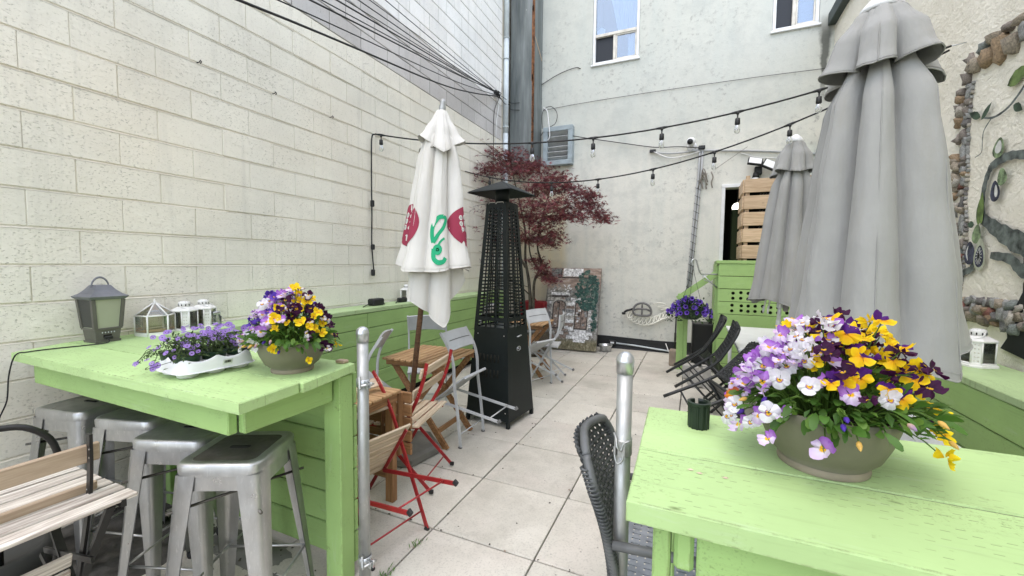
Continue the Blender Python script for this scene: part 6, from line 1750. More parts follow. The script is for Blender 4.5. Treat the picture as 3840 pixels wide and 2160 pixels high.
# two grey ones
pk = camdir(.80, 2.35) + .05
gcan = Canopy([(0, .055, 2.50), (.10, .13, 2.40), (.22, .215, 2.22), (.45, .265, 1.85), (.75, .322, 1.40), (1, .355, 1.13)], 7, 3, (.72, .36), pk, .10, .15, [.02, -.06, .06, .10, 0, .05, .08, -.05])
gcape = Canopy([(0, .068, 2.635), (.15, .095, 2.605), (.5, .165, 2.50), (.8, .190, 2.40), (1, .218, 2.325)], 6, 11, (.08, .60), pk - .10, .10, .12, [.015, .06, -.02, .03, .0, .05], )
gm1 = gcan.mesh('canopy', 'canvas_grey'); gm2 = gcape.mesh('vent_cape', 'canvas_grey', 168, 20)
def grey_umbrella(loc, rot, label, spin):
    t = umbrella(loc, rot, label, 'closed grey umbrellas', 'white_paint_metal', 'white_plastic', .021, 2.60, None)
    link('canopy', gm1, t, (0, 0, 0), (0, 0, spin)); link('vent_cape', gm2, t, (0, 0, 0), (0, 0, spin))
    b = MB(); b.lathe([(.078, 2.625), (.076, 2.645), (.05, 2.675), (.02, 2.695), (.0, 2.698)], 20); link('top_cap', b.mesh('top_cap', ['white_plastic']), t)
    for k in range(8):
        a = spin + pk + PI / 4 * (k + .5); b = MB()
        b.tube([(.03 * math.cos(a), .03 * math.sin(a), 2.55), (.10 * math.cos(a), .10 * math.sin(a), 1.6), (.16 * math.cos(a), .16 * math.sin(a), 1.06)], .007, 6)
        rb_ = link('rib', b.mesh('rib', ['white_paint_metal']), t)
        b = MB(); b.tube([(.16 * math.cos(a), .16 * math.sin(a), 1.12), (.162 * math.cos(a), .162 * math.sin(a), 1.07)], .009, 8); link('rib_tip', b.mesh('rib_tip', ['white_plastic']), rb_)
    b = MB(); b.lathe([(.03, 1.12), (.034, 1.13), (.034, 1.24), (.03, 1.25)], 14); link('runner', b.mesh('runner', ['white_plastic']), t)
    b = MB(); b.box((.055, -.02, 1.15), (.05, .055, .12), bev=.012); link('crank_box', b.mesh('crank_box', ['grey_taupe']), t)
    b = MB(); b.lathe([(.023, .86), (.026, .87), (.026, 1.0), (.023, 1.01)], 14); link('pole_joint', b.mesh('pole_joint', ['white_paint_metal']), t)
    b = MB(); b.lathe([(.22, 0), (.22, .05), (.19, .075), (.04, .085), (.03, .30), (.027, .30)], 24); link('stand', b.mesh('stand', ['concrete_dark']), t)
    return t
grey_umbrella((.745, 2.38, 0), (0, rad(-.6), 0), 'large closed grey umbrella right behind the big pot of pansies', 0)
bpy.data.objects.get('patio_umbrella')
g2 = grey_umbrella((.70, 4.52, 0), (0, rad(2.2), 0), 'smaller looking closed grey umbrella with a visible white pole, farther back', camdir(.7, 4.5) - camdir(.8, 2.35) + .35)
g2.scale = (.80, .80, 1)
# the white one with printed emblems
UX, UY = -2.055, 2.61
pw = camdir(-1.85, 2.6)
wcan = Canopy([(0, .05, 2.50), (.10, .115, 2.42), (.25, .160, 2.25), (.5, .198, 1.98), (.8, .238, 1.66), (1, .275, 1.49)], 7, 21, (.60, .34), pw + .05, .10, .15, [-.02, .03, -.02, .05, .04, .02, -.03])
winn = Canopy([(0, .05, 1.95), (.4, .16, 1.68), (1, .21, 1.36)], 5, 5, (.5, .62), pw + .35, .12, .15, [-.29, .05, -.20, .08, -.10])
wcape = Canopy([(0, .035, 2.63), (.2, .06, 2.59), (.6, .125, 2.47), (1, .185, 2.33)], 5, 9, (.2, .66), pw + .10, .12, .12, [-.03, .10, .03, 0, .10])
DRAPE = (2.6 * math.sin(rad(4.4)), 0, .008)
wu = umbrella((UX, UY, 0), (0, rad(7.4), 0), 'closed white umbrella printed with maroon and green emblems on a brown pole', None, 'wood_dark', 'galvanized', .021, 2.60, None)
for nm, cn, nu, nv in (('canopy', wcan, 154, 32), ('vent_cape', wcape, 120, 16), ('lower_folds', winn, 120, 18)): link(nm, cn.mesh(nm, 'canvas_white', nu, nv), wu, DRAPE, (0, rad(-4.4), 0))
b = MB(); b.lathe([(.024, 2.60), (.026, 2.605), (.026, 2.66), (.020, 2.675), (.022, 2.69), (.014, 2.71), (.0, 2.716)], 16); link('finial', b.mesh('finial', ['galvanized']), wu)
for a in (pw - .5, pw + .55, pw + 2, pw + 3.4):
    b = MB(); b.tube([(.10 * math.cos(a), .10 * math.sin(a), 2.37), (.13 * math.cos(a + .1), .13 * math.sin(a + .1), 2.34), (.10 * math.cos(a + .25), .10 * math.sin(a + .25), 2.35)], .004, 5); link('tie_cord', b.mesh('tie_cord', ['twine']), wu)
def tz(can, z):
    lo, hi = 0, 1
    for _ in range(40):
        m = (lo + hi) / 2
        if can.lerp(m, 1) > z: lo = m
        else: hi = m
    return lo
def on_can(can, th, x, z, off):
    """a point x metres round the cloth from angle th at height z"""
    R0 = can.lerp(tz(can, z), 0)
    return can.at(th + x / R0, tz(can, z), off)
def print_poly(name, th, pts, mat, off, ring=10):
    """filled outline printed on the cloth, subdivided so that it follows the folds"""
    cx = sum(p[0] for p in pts) / len(pts); cz = sum(p[1] for p in pts) / len(pts); n = len(pts); b = MB(); vs = [on_can(wcan, th, cx, cz, off)]
    for k in range(1, ring + 1):
        for p in pts: vs.append(on_can(wcan, th, cx + (p[0] - cx) * k / ring, cz + (p[1] - cz) * k / ring, off))
    fs = [(0, 1 + i, 1 + (i + 1) % n) for i in range(n)]
    for k in range(ring - 1): fs += [(1 + k * n + i, 1 + k * n + (i + 1) % n, 1 + (k + 1) * n + (i + 1) % n, 1 + (k + 1) * n + i) for i in range(n)]
    b.add(vs, fs, 0, True); return link(name, b.mesh(name, [mat]), wu, DRAPE, (0, rad(-4.4), 0))
def print_strip(name, th, pts, w, mat, off):
    P = smooth_path([(x, 0, z) for x, z in pts], 5); b = MB(); m = len(P); vs = []
    for i, p in enumerate(P):
        tt = (P[min(i + 1, m - 1)] - P[max(i - 1, 0)]).normalized(); nn = Vector((-tt.z, 0, tt.x)) * (w / 2)
        for q in (-1, -.33, .33, 1): vs.append(on_can(wcan, th, p.x + nn.x * q, p.z + nn.z * q, off))
    b.add(vs, [(4 * i + j, 4 * i + j + 1, 4 * i + j + 5, 4 * i + j + 4) for i in range(m - 1) for j in range(3)], 0, True)
    return link(name, b.mesh(name, [mat]), wu, DRAPE, (0, rad(-4.4), 0))
def oval(w, h, n=36): return [(w / 2 * math.sin(2 * PI * i / n), 1.79 + h / 2 * math.cos(2 * PI * i / n)) for i in range(n)]
for th in (pw - 1.30, pw + 1.18):
    print_poly('printed_oval', th, oval(.30, .31), 'canvas_maroon', .004, 12)
    for (r, q, s_) in ((0, .06, .026), (.032, .055, .024), (-.034, .055, .024), (0, .015, .028), (.036, .012, .026), (-.036, .012, .024), (.0, -.03, .026), (.03, -.03, .02), (-.03, -.03, .02)):
        print_poly('printed_fruit', th, [(r - .045 + s_ * .5 * math.sin(2 * PI * i / 8), 1.80 + q + s_ * .8 * math.cos(2 * PI * i / 8)) for i in range(8)], 'canvas_white', .0065, 2)
    # the number 16
    print_strip('printed_digit', th, [(-.030, 1.708), (-.022, 1.715), (-.022, 1.675)], .008, 'canvas_white', .0065)
    print_strip('printed_digit', th, [(.010, 1.716), (-.006, 1.70), (-.008, 1.685), (.002, 1.675), (.012, 1.684), (.004, 1.695), (-.006, 1.690)], .007, 'canvas_white', .0065)
    if th > pw: print_strip('printed_mark', th, [(.055, 1.90), (.085, 1.87), (.075, 1.80), (.095, 1.72)], .018, 'canvas_white', .0065)
print_strip('printed_swirl', pw + .12, [(.02, 1.86), (-.02, 1.85), (-.06, 1.79), (-.065, 1.73), (-.055, 1.68)], .030, 'canvas_green', .0045)
print_strip('printed_swirl', pw + .12, [(-.055, 1.68), (-.02, 1.735), (.02, 1.785), (.04, 1.84), (.02, 1.86)], .026, 'canvas_green', .0045)
print_poly('printed_swirl', pw + .12, [(-.022 + .034 * math.sin(2 * PI * i / 14), 1.635 + .036 * math.cos(2 * PI * i / 14)) for i in range(14)], 'canvas_green', .0045, 3)
print_strip('printed_swirl', pw + .12, [(-.02, 1.66), (.0, 1.69), (.03, 1.71)], .016, 'canvas_green', .0045)
print_strip('printed_swirl', pw + .12, [(-.05, 1.64), (-.05, 1.58), (-.02, 1.552), (.02, 1.552), (.04, 1.575)], .032, 'canvas_green', .0045)
# its hexagonal weighted base
ub = thing('umbrella_base', 'heavy grey weighted base with a pole tube, standing under the white umbrella', 'umbrella base', (-2.08, 2.605, 0), (0, 0, rad(20)))
b = MB()
for z0, z1, r0, r1 in ((0.012, .055, .31, .305), (.055, .072, .305, .27)):
    vs = [(r0 * math.cos(PI / 3 * k), r0 * math.sin(PI / 3 * k), z0) for k in range(6)] + [(r1 * math.cos(PI / 3 * k), r1 * math.sin(PI / 3 * k), z1) for k in range(6)]
    b.add(vs, [(k, (k + 1) % 6, 6 + (k + 1) % 6, 6 + k) for k in range(6)] + [tuple(range(6, 12)), tuple(range(6))[::-1]])
link('slab', b.mesh('slab', ['concrete_dark']), ub)
for k in range(6):
    b = MB(); b.box((.25 * math.cos(PI / 3 * k), .25 * math.sin(PI / 3 * k), .008), (.06, .06, .016)); link('foot', b.mesh('foot', ['concrete_dark']), ub)
b = MB(); b.lathe([(.04, .072), (.035, .085), (.033, .36), (.028, .36)], 16); link('tube', b.mesh('tube', ['galvanized']), ub)

# ------------------------------------------------------------------ pansies
def pansy(up, low, size=.046, seed=0):
    """five petals facing +Z: two broad upper ones behind, two sides, one wide lower"""
    rr = random.Random(seed); b = MB(); A = []
    for ang, w, L, z, mi in ((rad(128), .95, 1.0, -.10, 0), (rad(52), .95, 1.0, -.06, 0), (rad(188), .85, .88, .04, 1), (rad(-8), .85, .88, .05, 1), (rad(-90), 1.10, .92, .10, 1)):
        na = 7; vs = []; rr_ph = rr.uniform(3.5, 7)
        a0 = ang + rr.uniform(-.12, .12); LL = L * rr.uniform(.92, 1.08)
        tilt = rr.uniform(-.35, .40); ruf = rr.uniform(.03, .16)
        for i in range(4):
            t = i / 3
            for j in range(na):
                s = j / (na - 1) * 2 - 1
                r = size * .56 * LL * (.06 + .94 * t) * (1 - .18 * s * s * t)
                a = a0 + s * w * (.45 + .38 * math.sin(PI * min(1, t * .75)))
                zz = size * (z + tilt * t * t + ruf * math.sin(s * rr_ph + seed) * t * t - .12 * s * s * t)
                vs.append((r * math.cos(a), r * math.sin(a), zz)); A.append(t)
        b.add(vs, [(i * na + j, i * na + j + 1, (i + 1) * na + j + 1, (i + 1) * na + j) for i in range(3) for j in range(na - 1)], mi, True)
    b.attr = A
    return b.mesh('flower', [up, low])
PV = {}
for k, (u, l) in dict(lilac=('lilac_up', 'lilac_low'), white=('white_up', 'white_low'), yellow=('yellow_up', 'yellow_low'), bicolor=('purple_up', 'amber_low'), wine=('wine_up', 'wine_low'), winew=('wine_up', 'winewhite_low'), violet=('violet_up', 'violet_low'), rust=('rust_up', 'rust_low'), lilacw=('lilac_up', 'white_low')).items():
    PV[k] = [pansy(u, l, .047, 7 * i + len(k)) for i in range(6)]
def bud_mesh(mat):
    b = MB(); b.lathe([(.002, 0), (.007, .006), (.008, .014), (.004, .026), (.0, .032)], 7); b.attr = [min(1, max(0, v[2] / .03)) for v in b.v]; return b.mesh('bud', [mat])
buds = [bud_mesh('bud_petal'), bud_mesh('wilt_petal'), bud_mesh('violet_up')]
plv = [leaf_mesh('leaf', .055, .013, 'pansy_leaf', .25, .10), leaf_mesh('leaf', .048, .014, 'pansy_leaf_pale', .15, .12), leaf_mesh('leaf', .062, .012, 'pansy_leaf', .35, .08)]
RI, FW = Vector((ri.x, ri.y, 0)), Vector((fw.x, fw.y, 0))
def pansy_pot(x, y, z, label, pot, spread, height, shift, n, pick, leaves, seed, fsize=1.0):
    """pot: (base r, rim r, height)"""
    rr = random.Random(seed)
    t = thing('pansy_pot', label, 'flower pot', (x, y, z), (0, 0, 0), 'olive plastic pots of pansies')
    r0, r1, h = pot
    b = MB(); prof = [(r0 * .97, 0), (r0 * 1.02, .004), (r0 * 1.03, .012), (r0, .016), (r0 + (r1 - r0) * .42, h * .28), (r0 + (r1 - r0) * .72, h * .55), (r0 + (r1 - r0) * .92, h * .82), (r1, h), (r1 - .004, h + .002), (r1 - .008, h - .01), (r1 - .02, h - .03)]
    b.lathe(prof, 40); p = link('pot', b.mesh('pot', ['pot_olive']), t)
    b = MB(); b.lathe([(r0 * 1.035, .0), (r0 * 1.05, .004), (r0 * 1.045, .013), (r0 * 1.01, .0165)], 40, cap=False); link('foot_ring', b.mesh('foot_ring', ['pot_rim']), p)
    b = MB(); b.lathe([(0, h - .018), (r1 - .016, h - .02)], 24, cap=False); link('soil', b.mesh('soil', ['soil']), t)
    cen = RI * shift
    away = FW; view = (EYE - Vector((x, y, z + h))).normalized()
    stems = MB(); used = []
    k = 0; tries = 0
    while k < n and tries < 4000:
        tries += 1
        a = rr.uniform(0, 2 * PI); rho = rr.random() ** .55
        s, f = rho * math.cos(a), rho * math.sin(a)          # s to the right, f away
        top = h + (height - h) * max(0, 1 - rho ** 2.3) * (1 if f < .2 else 1) + rr.gauss(0, .022)
        pz = top - (.03 if rho > .9 else 0)
        pos = cen + RI * (s * spread) + FW * (f * spread * .82) + Vector((0, 0, pz))
        if f < -.50 and rho > .84 and rr.random() < .85: continue
        if any((pos - q).length < .0195 for q in used): continue
        used.append(pos); k += 1
        nrm = (RI * s + FW * f * .8 + Vector((0, 0, .55 + .3 * (1 - rho)))).normalized()
        jit = .22 if rr.random() < .7 else .62
        d = (nrm * .66 + view * .48 + Vector((rr.gauss(0, jit), rr.gauss(0, jit), rr.gauss(0, jit * .8)))).normalized()
        kind = pick(s, f, rho, rr)
        # upright: the flower's own up stays near the world's up
        q = d.to_track_quat('Z', 'Y'); e = (q.to_matrix() @ Matrix.Rotation(rr.gauss(0, .35), 3, 'Z')).to_euler()
        sc = (rr.uniform(.86, 1.14) if rr.random() < .78 else rr.uniform(.6, .85)) * fsize
        link('flower', rr.choice(PV[kind]), t, pos, e, (sc, sc, sc))
        root = Vector((pos.x * .35, pos.y * .35, h - .02))
        stems.tube(smooth_path([root, root.lerp(pos, .6) + Vector((0, 0, .02)), pos - d * .006], 3), .0014, 4, caps=False)
    for i in range(leaves):
        a = rr.uniform(0, 2 * PI)
        if i < leaves * .5:       # round the rim, hanging over
            rad_ = r1 * rr.uniform(.85, 1.12); p = Vector((rad_ * math.cos(a), rad_ * math.sin(a), h + rr.uniform(-.012, .03)))
            d = Vector((math.cos(a), math.sin(a), rr.uniform(-.9, .35))).normalized()
        else:
            rho = rr.random() ** .6; p = cen * .7 + Vector((rho * spread * .88 * math.cos(a), rho * spread * .80 * math.sin(a), h + (height - h) * .80 * (1 - rho ** 2) * rr.uniform(.25, 1.0)))
            d = Vector((math.cos(a) + rr.gauss(0, .5), math.sin(a) + rr.gauss(0, .5), rr.uniform(-.4, .9))).normalized()
        q = d.to_track_quat('X', 'Z'); e = (q.to_matrix() @ Matrix.Rotation(rr.uniform(-1, 1), 3, 'X')).to_euler()
        sc = rr.uniform(.62, 1.0)
        link('leaf', rr.choice(plv), t, p, e, (sc, sc, sc))
        if i % 3 == 0: stems.tube([Vector((p.x * .5, p.y * .5, h - .02)), p], .0015, 4, caps=False)
    # dense small undergrowth inside the mound
    und = MB()
    for i in range(420):
        a = rr.uniform(0, 2 * PI); rho = rr.random() ** .6
        p = cen * .8 + Vector((rho * spread * .86 * math.cos(a), rho * spread * .78 * math.sin(a), h - .01 + (height - h) * .78 * (1 - rho ** 2) * rr.random()))
        d = Vector((rr.gauss(0, 1), rr.gauss(0, 1), rr.uniform(-.2, 1))).normalized(); q = d.to_track_quat('X', 'Z').to_matrix().to_4x4()
        L = rr.uniform(.022, .042); w = L * .22
        und.add([(0, 0, 0), (L * .5, -w, .004), (L, 0, 0), (L * .5, w, .004)], [(0, 1, 2, 3)], rr.choice((0, 0, 1)), False, Matrix.Translation(p) @ q)
    o = link('undergrowth', und.mesh('undergrowth', ['pansy_leaf', 'pansy_leaf_pale']), t); o['kind'] = 'stuff'
    for i in range(14):
        a = rr.uniform(0, 2 * PI); p = cen + Vector((spread * .88 * math.cos(a), spread * .85 * math.sin(a), h + rr.uniform(-.03, .04)))
        d = Vector((math.cos(a), math.sin(a), rr.uniform(-1.2, .2))).normalized()
        link('bud', rr.choice(buds), t, p, d.to_track_quat('Z', 'Y').to_euler(), (.7, .7, .7))
        stems.tube(smooth_path([Vector((p.x * .5, p.y * .5, h)), p.lerp(Vector((p.x * .5, p.y * .5, h)), .4) + Vector((0, 0, .02)), p], 3), .0013, 4, caps=False)
    o = link('stems', stems.mesh('stems', ['pansy_leaf_pale']), t); o['kind'] = 'stuff'
    return t
def pick_right(s, f, rho, rr):
    q = rr.random()
    if f > .45 and s < .25: return 'lilac' if q < .72 else ('yellow' if q < .9 else 'lilacw')
    if s < -.45: return 'lilac' if q < .66 else ('white' if q < .86 else ('rust' if f > .2 and q < .93 else 'lilacw'))
    if s < -.15: return ('white' if q < .34 else 'lilac' if q < .52 else 'wine' if q < .76 else 'yellow' if q < .84 else 'lilacw') if f > -.45 else ('lilac' if q < .25 else 'white' if q < .5 else 'bicolor' if q < .85 else 'wine')
    if s < .22:
        if f > -.05: return 'yellow' if q < .58 else ('lilac' if q < .68 else ('wine' if q < .84 else 'bicolor'))
        return 'bicolor' if q < .62 else ('yellow' if q < .74 else ('white' if q < .86 else 'wine'))
    if s < .5: return 'yellow' if q < .45 else ('bicolor' if q < .70 else 'wine')
    return 'yellow' if q < .84 else ('wine' if q < .94 else 'bicolor')
def pick_left(s, f, rho, rr):
    q = rr.random()
    if f > .25 and -.35 < s < .30: return 'violet' if q < .66 else ('lilac' if q < .9 else 'white')
    if s < -.50: return 'violet' if q < .40 else ('lilac' if q < .85 else 'white')
    if s < -.02: return 'lilac' if q < .62 else ('white' if q < .74 else ('violet' if q < .9 else 'lilacw'))
    if s < .30: return 'yellow' if q < .45 else ('lilac' if q < .60 else ('wine' if q < .85 else 'winew'))
    return 'yellow' if q < .52 else ('wine' if q < .80 else 'winew')
pansy_pot(.312, 1.252, 1.0100, 'olive pot of lilac, purple and yellow pansies on the right foreground table', (.092, .150, .150), .238, .335, .012, 215, pick_right, 250, 4, .92)
pansy_pot(-1.585, 1.245, 1.0345, 'olive pot of violet, lilac and yellow pansies on the left bar table', (.080, .142, .135), .198, .325, -.01, 145, pick_left, 140, 9, .90)

# ------------------------------------------------------------------ tray of lavender flowers
def tray():
    t = thing('plant_tray', 'white plastic tray of small lavender flowers on the left bar table', 'plant tray', (-1.905, 1.085, 1.035), (0, 0, rad(-4)))
    nx, ny, px_, py_ = 2, 3, .108, .098
    W_, D_ = .118, .150
    b = MB()
    # the moulded skirt: wavy rim dipping between the cells
    N = 96
    def edge(u, lift):
        a = 2 * PI * u
        c, s = math.cos(a), math.sin(a); k = 1 / (abs(c) ** 5 + abs(s) ** 5) ** .2
        return c * k, s * k
    prof = [(1.04, .022), (1.0, .024), (.97, .05), (.93, .075), (.90, .082)]
    def fn(u, v):
        i = v * (len(prof) - 1); a = int(min(i, len(prof) - 2)); f = i - a
        sc = prof[a][0] + (prof[a + 1][0] - prof[a][0]) * f; z = prof[a][1] + (prof[a + 1][1] - prof[a][1]) * f
        ex, ey = edge(u, 0)
        wave = .018 * abs(math.sin(2 * PI * u * 4 + .4)) * v
        return (ex * W_ * sc, ey * D_ * sc, z - wave)
    b.grid(fn, N, 13, closeu=True)
    o = link('skirt', b.mesh('skirt', ['white_plastic']), t)
    for i in range(nx):
        for j in range(ny):
            x, y = (i - .5) * px_, (j - 1) * py_
            b = MB(); b.lathe([(.030, 0), (.036, .003), (.040, .024), (.043, .06)], 20, (x, y, 0)); link('cell', b.mesh('cell', ['white_plastic']), t)
            b = MB(); b.lathe([(.036, .03), (.046, .088), (.047, .09), (.043, .088), (.0, .08)], 20, (x, y, 0)); pt_ = link('nursery_pot', b.mesh('nursery_pot', ['pot_green']), t)
    b = MB(); M_ = Matrix.Translation((W_ * 1.002, .02, .047)) @ Matrix.Rotation(rad(14), 4, 'Y')
    b.box((0, 0, 0), (.001, .038, .022), M_); lb = link('price_sticker', b.mesh('price_sticker', ['white_frame']), t)
    b = MB()
    x = -.013
    while x < .013:
        w = R.choice((.0008, .0015, .0022)); b.box((.0012, x + w / 2, .001), (.0006, w, .011), M_); x += w + R.choice((.0008, .0014))
    link('bar_marks', b.mesh('bar_marks', ['black_plastic']), lb)
    fl = [flower_mesh(5, .0135, 1.05, .12, 'verbena_petal', notch=.10), flower_mesh(5, .0115, 1.05, .3, 'verbena_petal', notch=.10)]
    fol = MB()
    for i in range(900):
        cx, cy = (R.choice((-.5, .5)) * px_, R.choice((-1, 0, 1)) * py_)
        p = Vector((cx + R.gauss(0, .042), cy + R.gauss(0, .042), 0)); rho = p.length
        p.z = .085 + R.random() * (.065 - .9 * max(0, rho - .12))
        if p.x < -.13 or p.y < -.19: p.z -= .02
        d = Vector((R.gauss(0, 1), R.gauss(0, 1), R.uniform(-.2, 1.2))).normalized(); q = d.to_track_quat('X', 'Z').to_matrix().to_4x4()
        L = R.uniform(.014, .026); w = L * .2
        fol.add([(0, 0, 0), (L * .5, -w, .003), (L, 0, 0), (L * .5, w, .003)], [(0, 1, 2, 3)], 0, False, Matrix.Translation(p) @ q)
        if i % 6 == 0: fol.tube([(cx + R.gauss(0, .015), cy + R.gauss(0, .015), .08), p], .0012, 4, caps=False)
    trail = []
    for k in range(9):
        a = R.uniform(2.3, 5.6); s0 = Vector((-.07 + R.uniform(-.04, .04), -.11 + R.uniform(-.04, .04), .10)); e_ = s0 + Vector((math.cos(a) * .085, math.sin(a) * .085, R.uniform(-.05, .03)))
        fol.tube(smooth_path([s0, s0.lerp(e_, .5) + Vector((0, 0, .02)), e_], 4), .0014, 4, caps=False); trail.append(e_)
        for _ in range(6):
            p = s0.lerp(e_, R.uniform(.3, 1)); d = Vector((R.gauss(0, 1), R.gauss(0, 1), R.gauss(0, 1))).normalized(); q = d.to_track_quat('X', 'Z').to_matrix().to_4x4(); L = .018; w = .004
            fol.add([(0, 0, 0), (L * .5, -w, .003), (L, 0, 0), (L * .5, w, .003)], [(0, 1, 2, 3)], 0, False, Matrix.Translation(p) @ q)
    o = link('foliage', fol.mesh('foliage', ['verbena_leaf']), t); o['kind'] = 'stuff'
    vw = (EYE - t.location).normalized()
    for i in range(150):
        if i < 128:
            cx, cy = (R.choice((-.5, .5)) * px_, R.choice((-1, 0, 1)) * py_)
            p = Vector((cx + R.gauss(0, .045), cy + R.gauss(0, .045), 0)); p.z = .140 + R.uniform(-.035, .05) - .4 * max(0, p.length - .13)
        else: p = R.choice(trail) + Vector((R.gauss(0, .012), R.gauss(0, .012), R.gauss(0, .008)))
        d = Vector((p.x * 4, p.y * 4, .7)) + vw * .7 + Vector((R.gauss(0, .35), R.gauss(0, .35), R.gauss(0, .3)))
        s_ = R.uniform(.72, 1.05); link('flower', fl[i % 2], t, p, facing(d, R.uniform(0, 6)), (s_, s_, s_))
tray()

# ------------------------------------------------------------------ lanterns and small things
def big_lantern():
    pass
    t = thing('grey_lantern', 'large grey plastic lantern with frosted panes on the left bar table', 'lantern', (-3.105, 1.215, 1.034), (0, 0, rad(4)))
    def sec(z): return .078 + (.108 - .078) * min(1, z / .25)
    def frus(mb, z0, z1, a, c, mi=0):
        vs = [(-a, -a, z0), (a, -a, z0), (a, a, z0), (-a, a, z0), (-c, -c, z1), (c, -c, z1), (c, c, z1), (-c, c, z1)]
        mb.add(vs, [(0, 1, 5, 4), (1, 2, 6, 5), (2, 3, 7, 6), (3, 0, 4, 7), (3, 2, 1, 0), (4, 5, 6, 7)], mi)
    b = MB(); frus(b, 0, .012, .084, .086); frus(b, .012, .075, .078, .087); link('base', b.mesh('base', ['lantern_grey']), t)
    b = MB(); frus(b, .075, .085, .094, .094); link('ledge', b.mesh('ledge', ['lantern_grey']), t)
    b = MB(); frus(b, .085, .25, .086, .104); link('pane', b.mesh('pane', ['lantern_frost']), t)
    for sx, sy in ((1, 1), (1, -1), (-1, 1), (-1, -1)):
        b = MB(); b.tube([(sx * .084, sy * .084, .085), (sx * .101, sy * .101, .25)], 0, flat=(.026, .026, (0, 1, 0))); link('corner_bar', b.mesh('corner_bar', ['lantern_grey']), t)
    b = MB(); vs = [(-.07, -.0885, .09), (.07, -.0885, .09), (.085, -.1055, .248), (-.085, -.1055, .248)]; b.add(vs, [(0, 1, 2, 3)]); b.add([(x, y - .002, z) for x, y, z in vs], [(0, 1, 2, 3)]); link('dark_pane', b.mesh('dark_pane', ['dark_panel']), t)
    b = MB()
    frus(b, .25, .262, .112, .128); pr_ = [(.128, .262), (.132, .268), (.100, .282), (.072, .305), (.052, .328), (.046, .332)]
    for (a0, z0), (a1, z1) in zip(pr_, pr_[1:]): frus(b, z0, z1, a0, a1)
    link('roof', b.mesh('roof', ['lantern_roof']), t)
    b = MB(); b.tube(arc((0, 0, .318), .058, 0, PI, 14, 'yz'), .006, 8); link('handle', b.mesh('handle', ['lantern_roof']), t)
    for k in range(5):
        b = MB(); b.lathe([(.005, 0), (.004, .003), (0, .004)], 8, M=Matrix.Translation((.0855, -.04 + k * .02, .058)) @ Matrix.Rotation(HALF, 4, 'Y')); link('button', b.mesh('button', ['grey_steel_paint']), t)
    b = MB(); b.box((.084, -.005, .036), (.006, .055, .018), bev=.002); link('switch_slot', b.mesh('switch_slot', ['interior_dark']), t)
big_lantern(); bpy.data.objects["grey_lantern"].scale = (.68, .68, .98)
b = MB(); b.tube(smooth_path([(-3.015, 1.20, 1.07), (-2.98, 1.19, 1.043), (-3.0, 1.12, 1.039), (-3.02, 1.05, 1.039), (-3.03, .98, 1.040), (-3.03, .90, 1.040), (-3.04, .86, 1.03), (-3.075, .845, .93), (-3.10, .84, .80), (-3.14, .82, .70), (-3.13, .80, .60)], 5), .0032, 6); b.box((-3.012, 1.205, 1.065), (.02, .035, .016), bev=.003)
solo('lantern_cord', b, 'cable_black', 'thin black cord trailing from the grey lantern over the table edge', 'cord')
def hexpts(r, z, n=6, a0=0.0): return [(r * math.cos(a0 + 2 * PI * k / n), r * math.sin(a0 + 2 * PI * k / n), z) for k in range(n)]
def glass_lantern():
    t = thing('glass_lantern', 'white framed hexagonal glass lantern with a pointed top on the bar table', 'lantern', (-3.11, 1.475, 1.034), (0, 0, rad(12)))
    r = .098; lo, hi, ap = hexpts(r, .0), hexpts(r, .125), (0, 0, .205)
    b = MB()
    vs = hexpts(r + .002, 0) + hexpts(r + .002, .022); b.add(vs, [(k, (k + 1) % 6, 6 + (k + 1) % 6, 6 + k) for k in range(6)] + [tuple(range(6))[::-1], tuple(range(6, 12))]); link('base', b.mesh('base', ['white_paint_metal']), t)
    for k in range(6):
        b = MB(); b.tube([lo[k], hi[k]], .0048, 6); b.tube([hi[k], hi[(k + 1) % 6]], .0045, 6); b.tube([hi[k], ap], .0048, 6); link('frame_bar', b.mesh('frame_bar', ['white_paint_metal']), t)
        b = MB(); b.add([lo[k], lo[(k + 1) % 6], hi[(k + 1) % 6], hi[k]], [(0, 1, 2, 3)]); b.add([hi[k], hi[(k + 1) % 6], ap], [(0, 1, 2)]); link('pane', b.mesh('pane', ['lantern_glass']), t)
    b = MB(); b.lathe([(.010, .198), (.008, .21), (.004, .215), (.005, .222), (0, .228)], 10); link('finial', b.mesh('finial', ['white_paint_metal']), t)
    b = MB(); b.add(hexpts(r * .93, .024), [tuple(range(6))]); link('sandy_floor', b.mesh('sandy_floor', ['wood_pallet']), t)
glass_lantern()
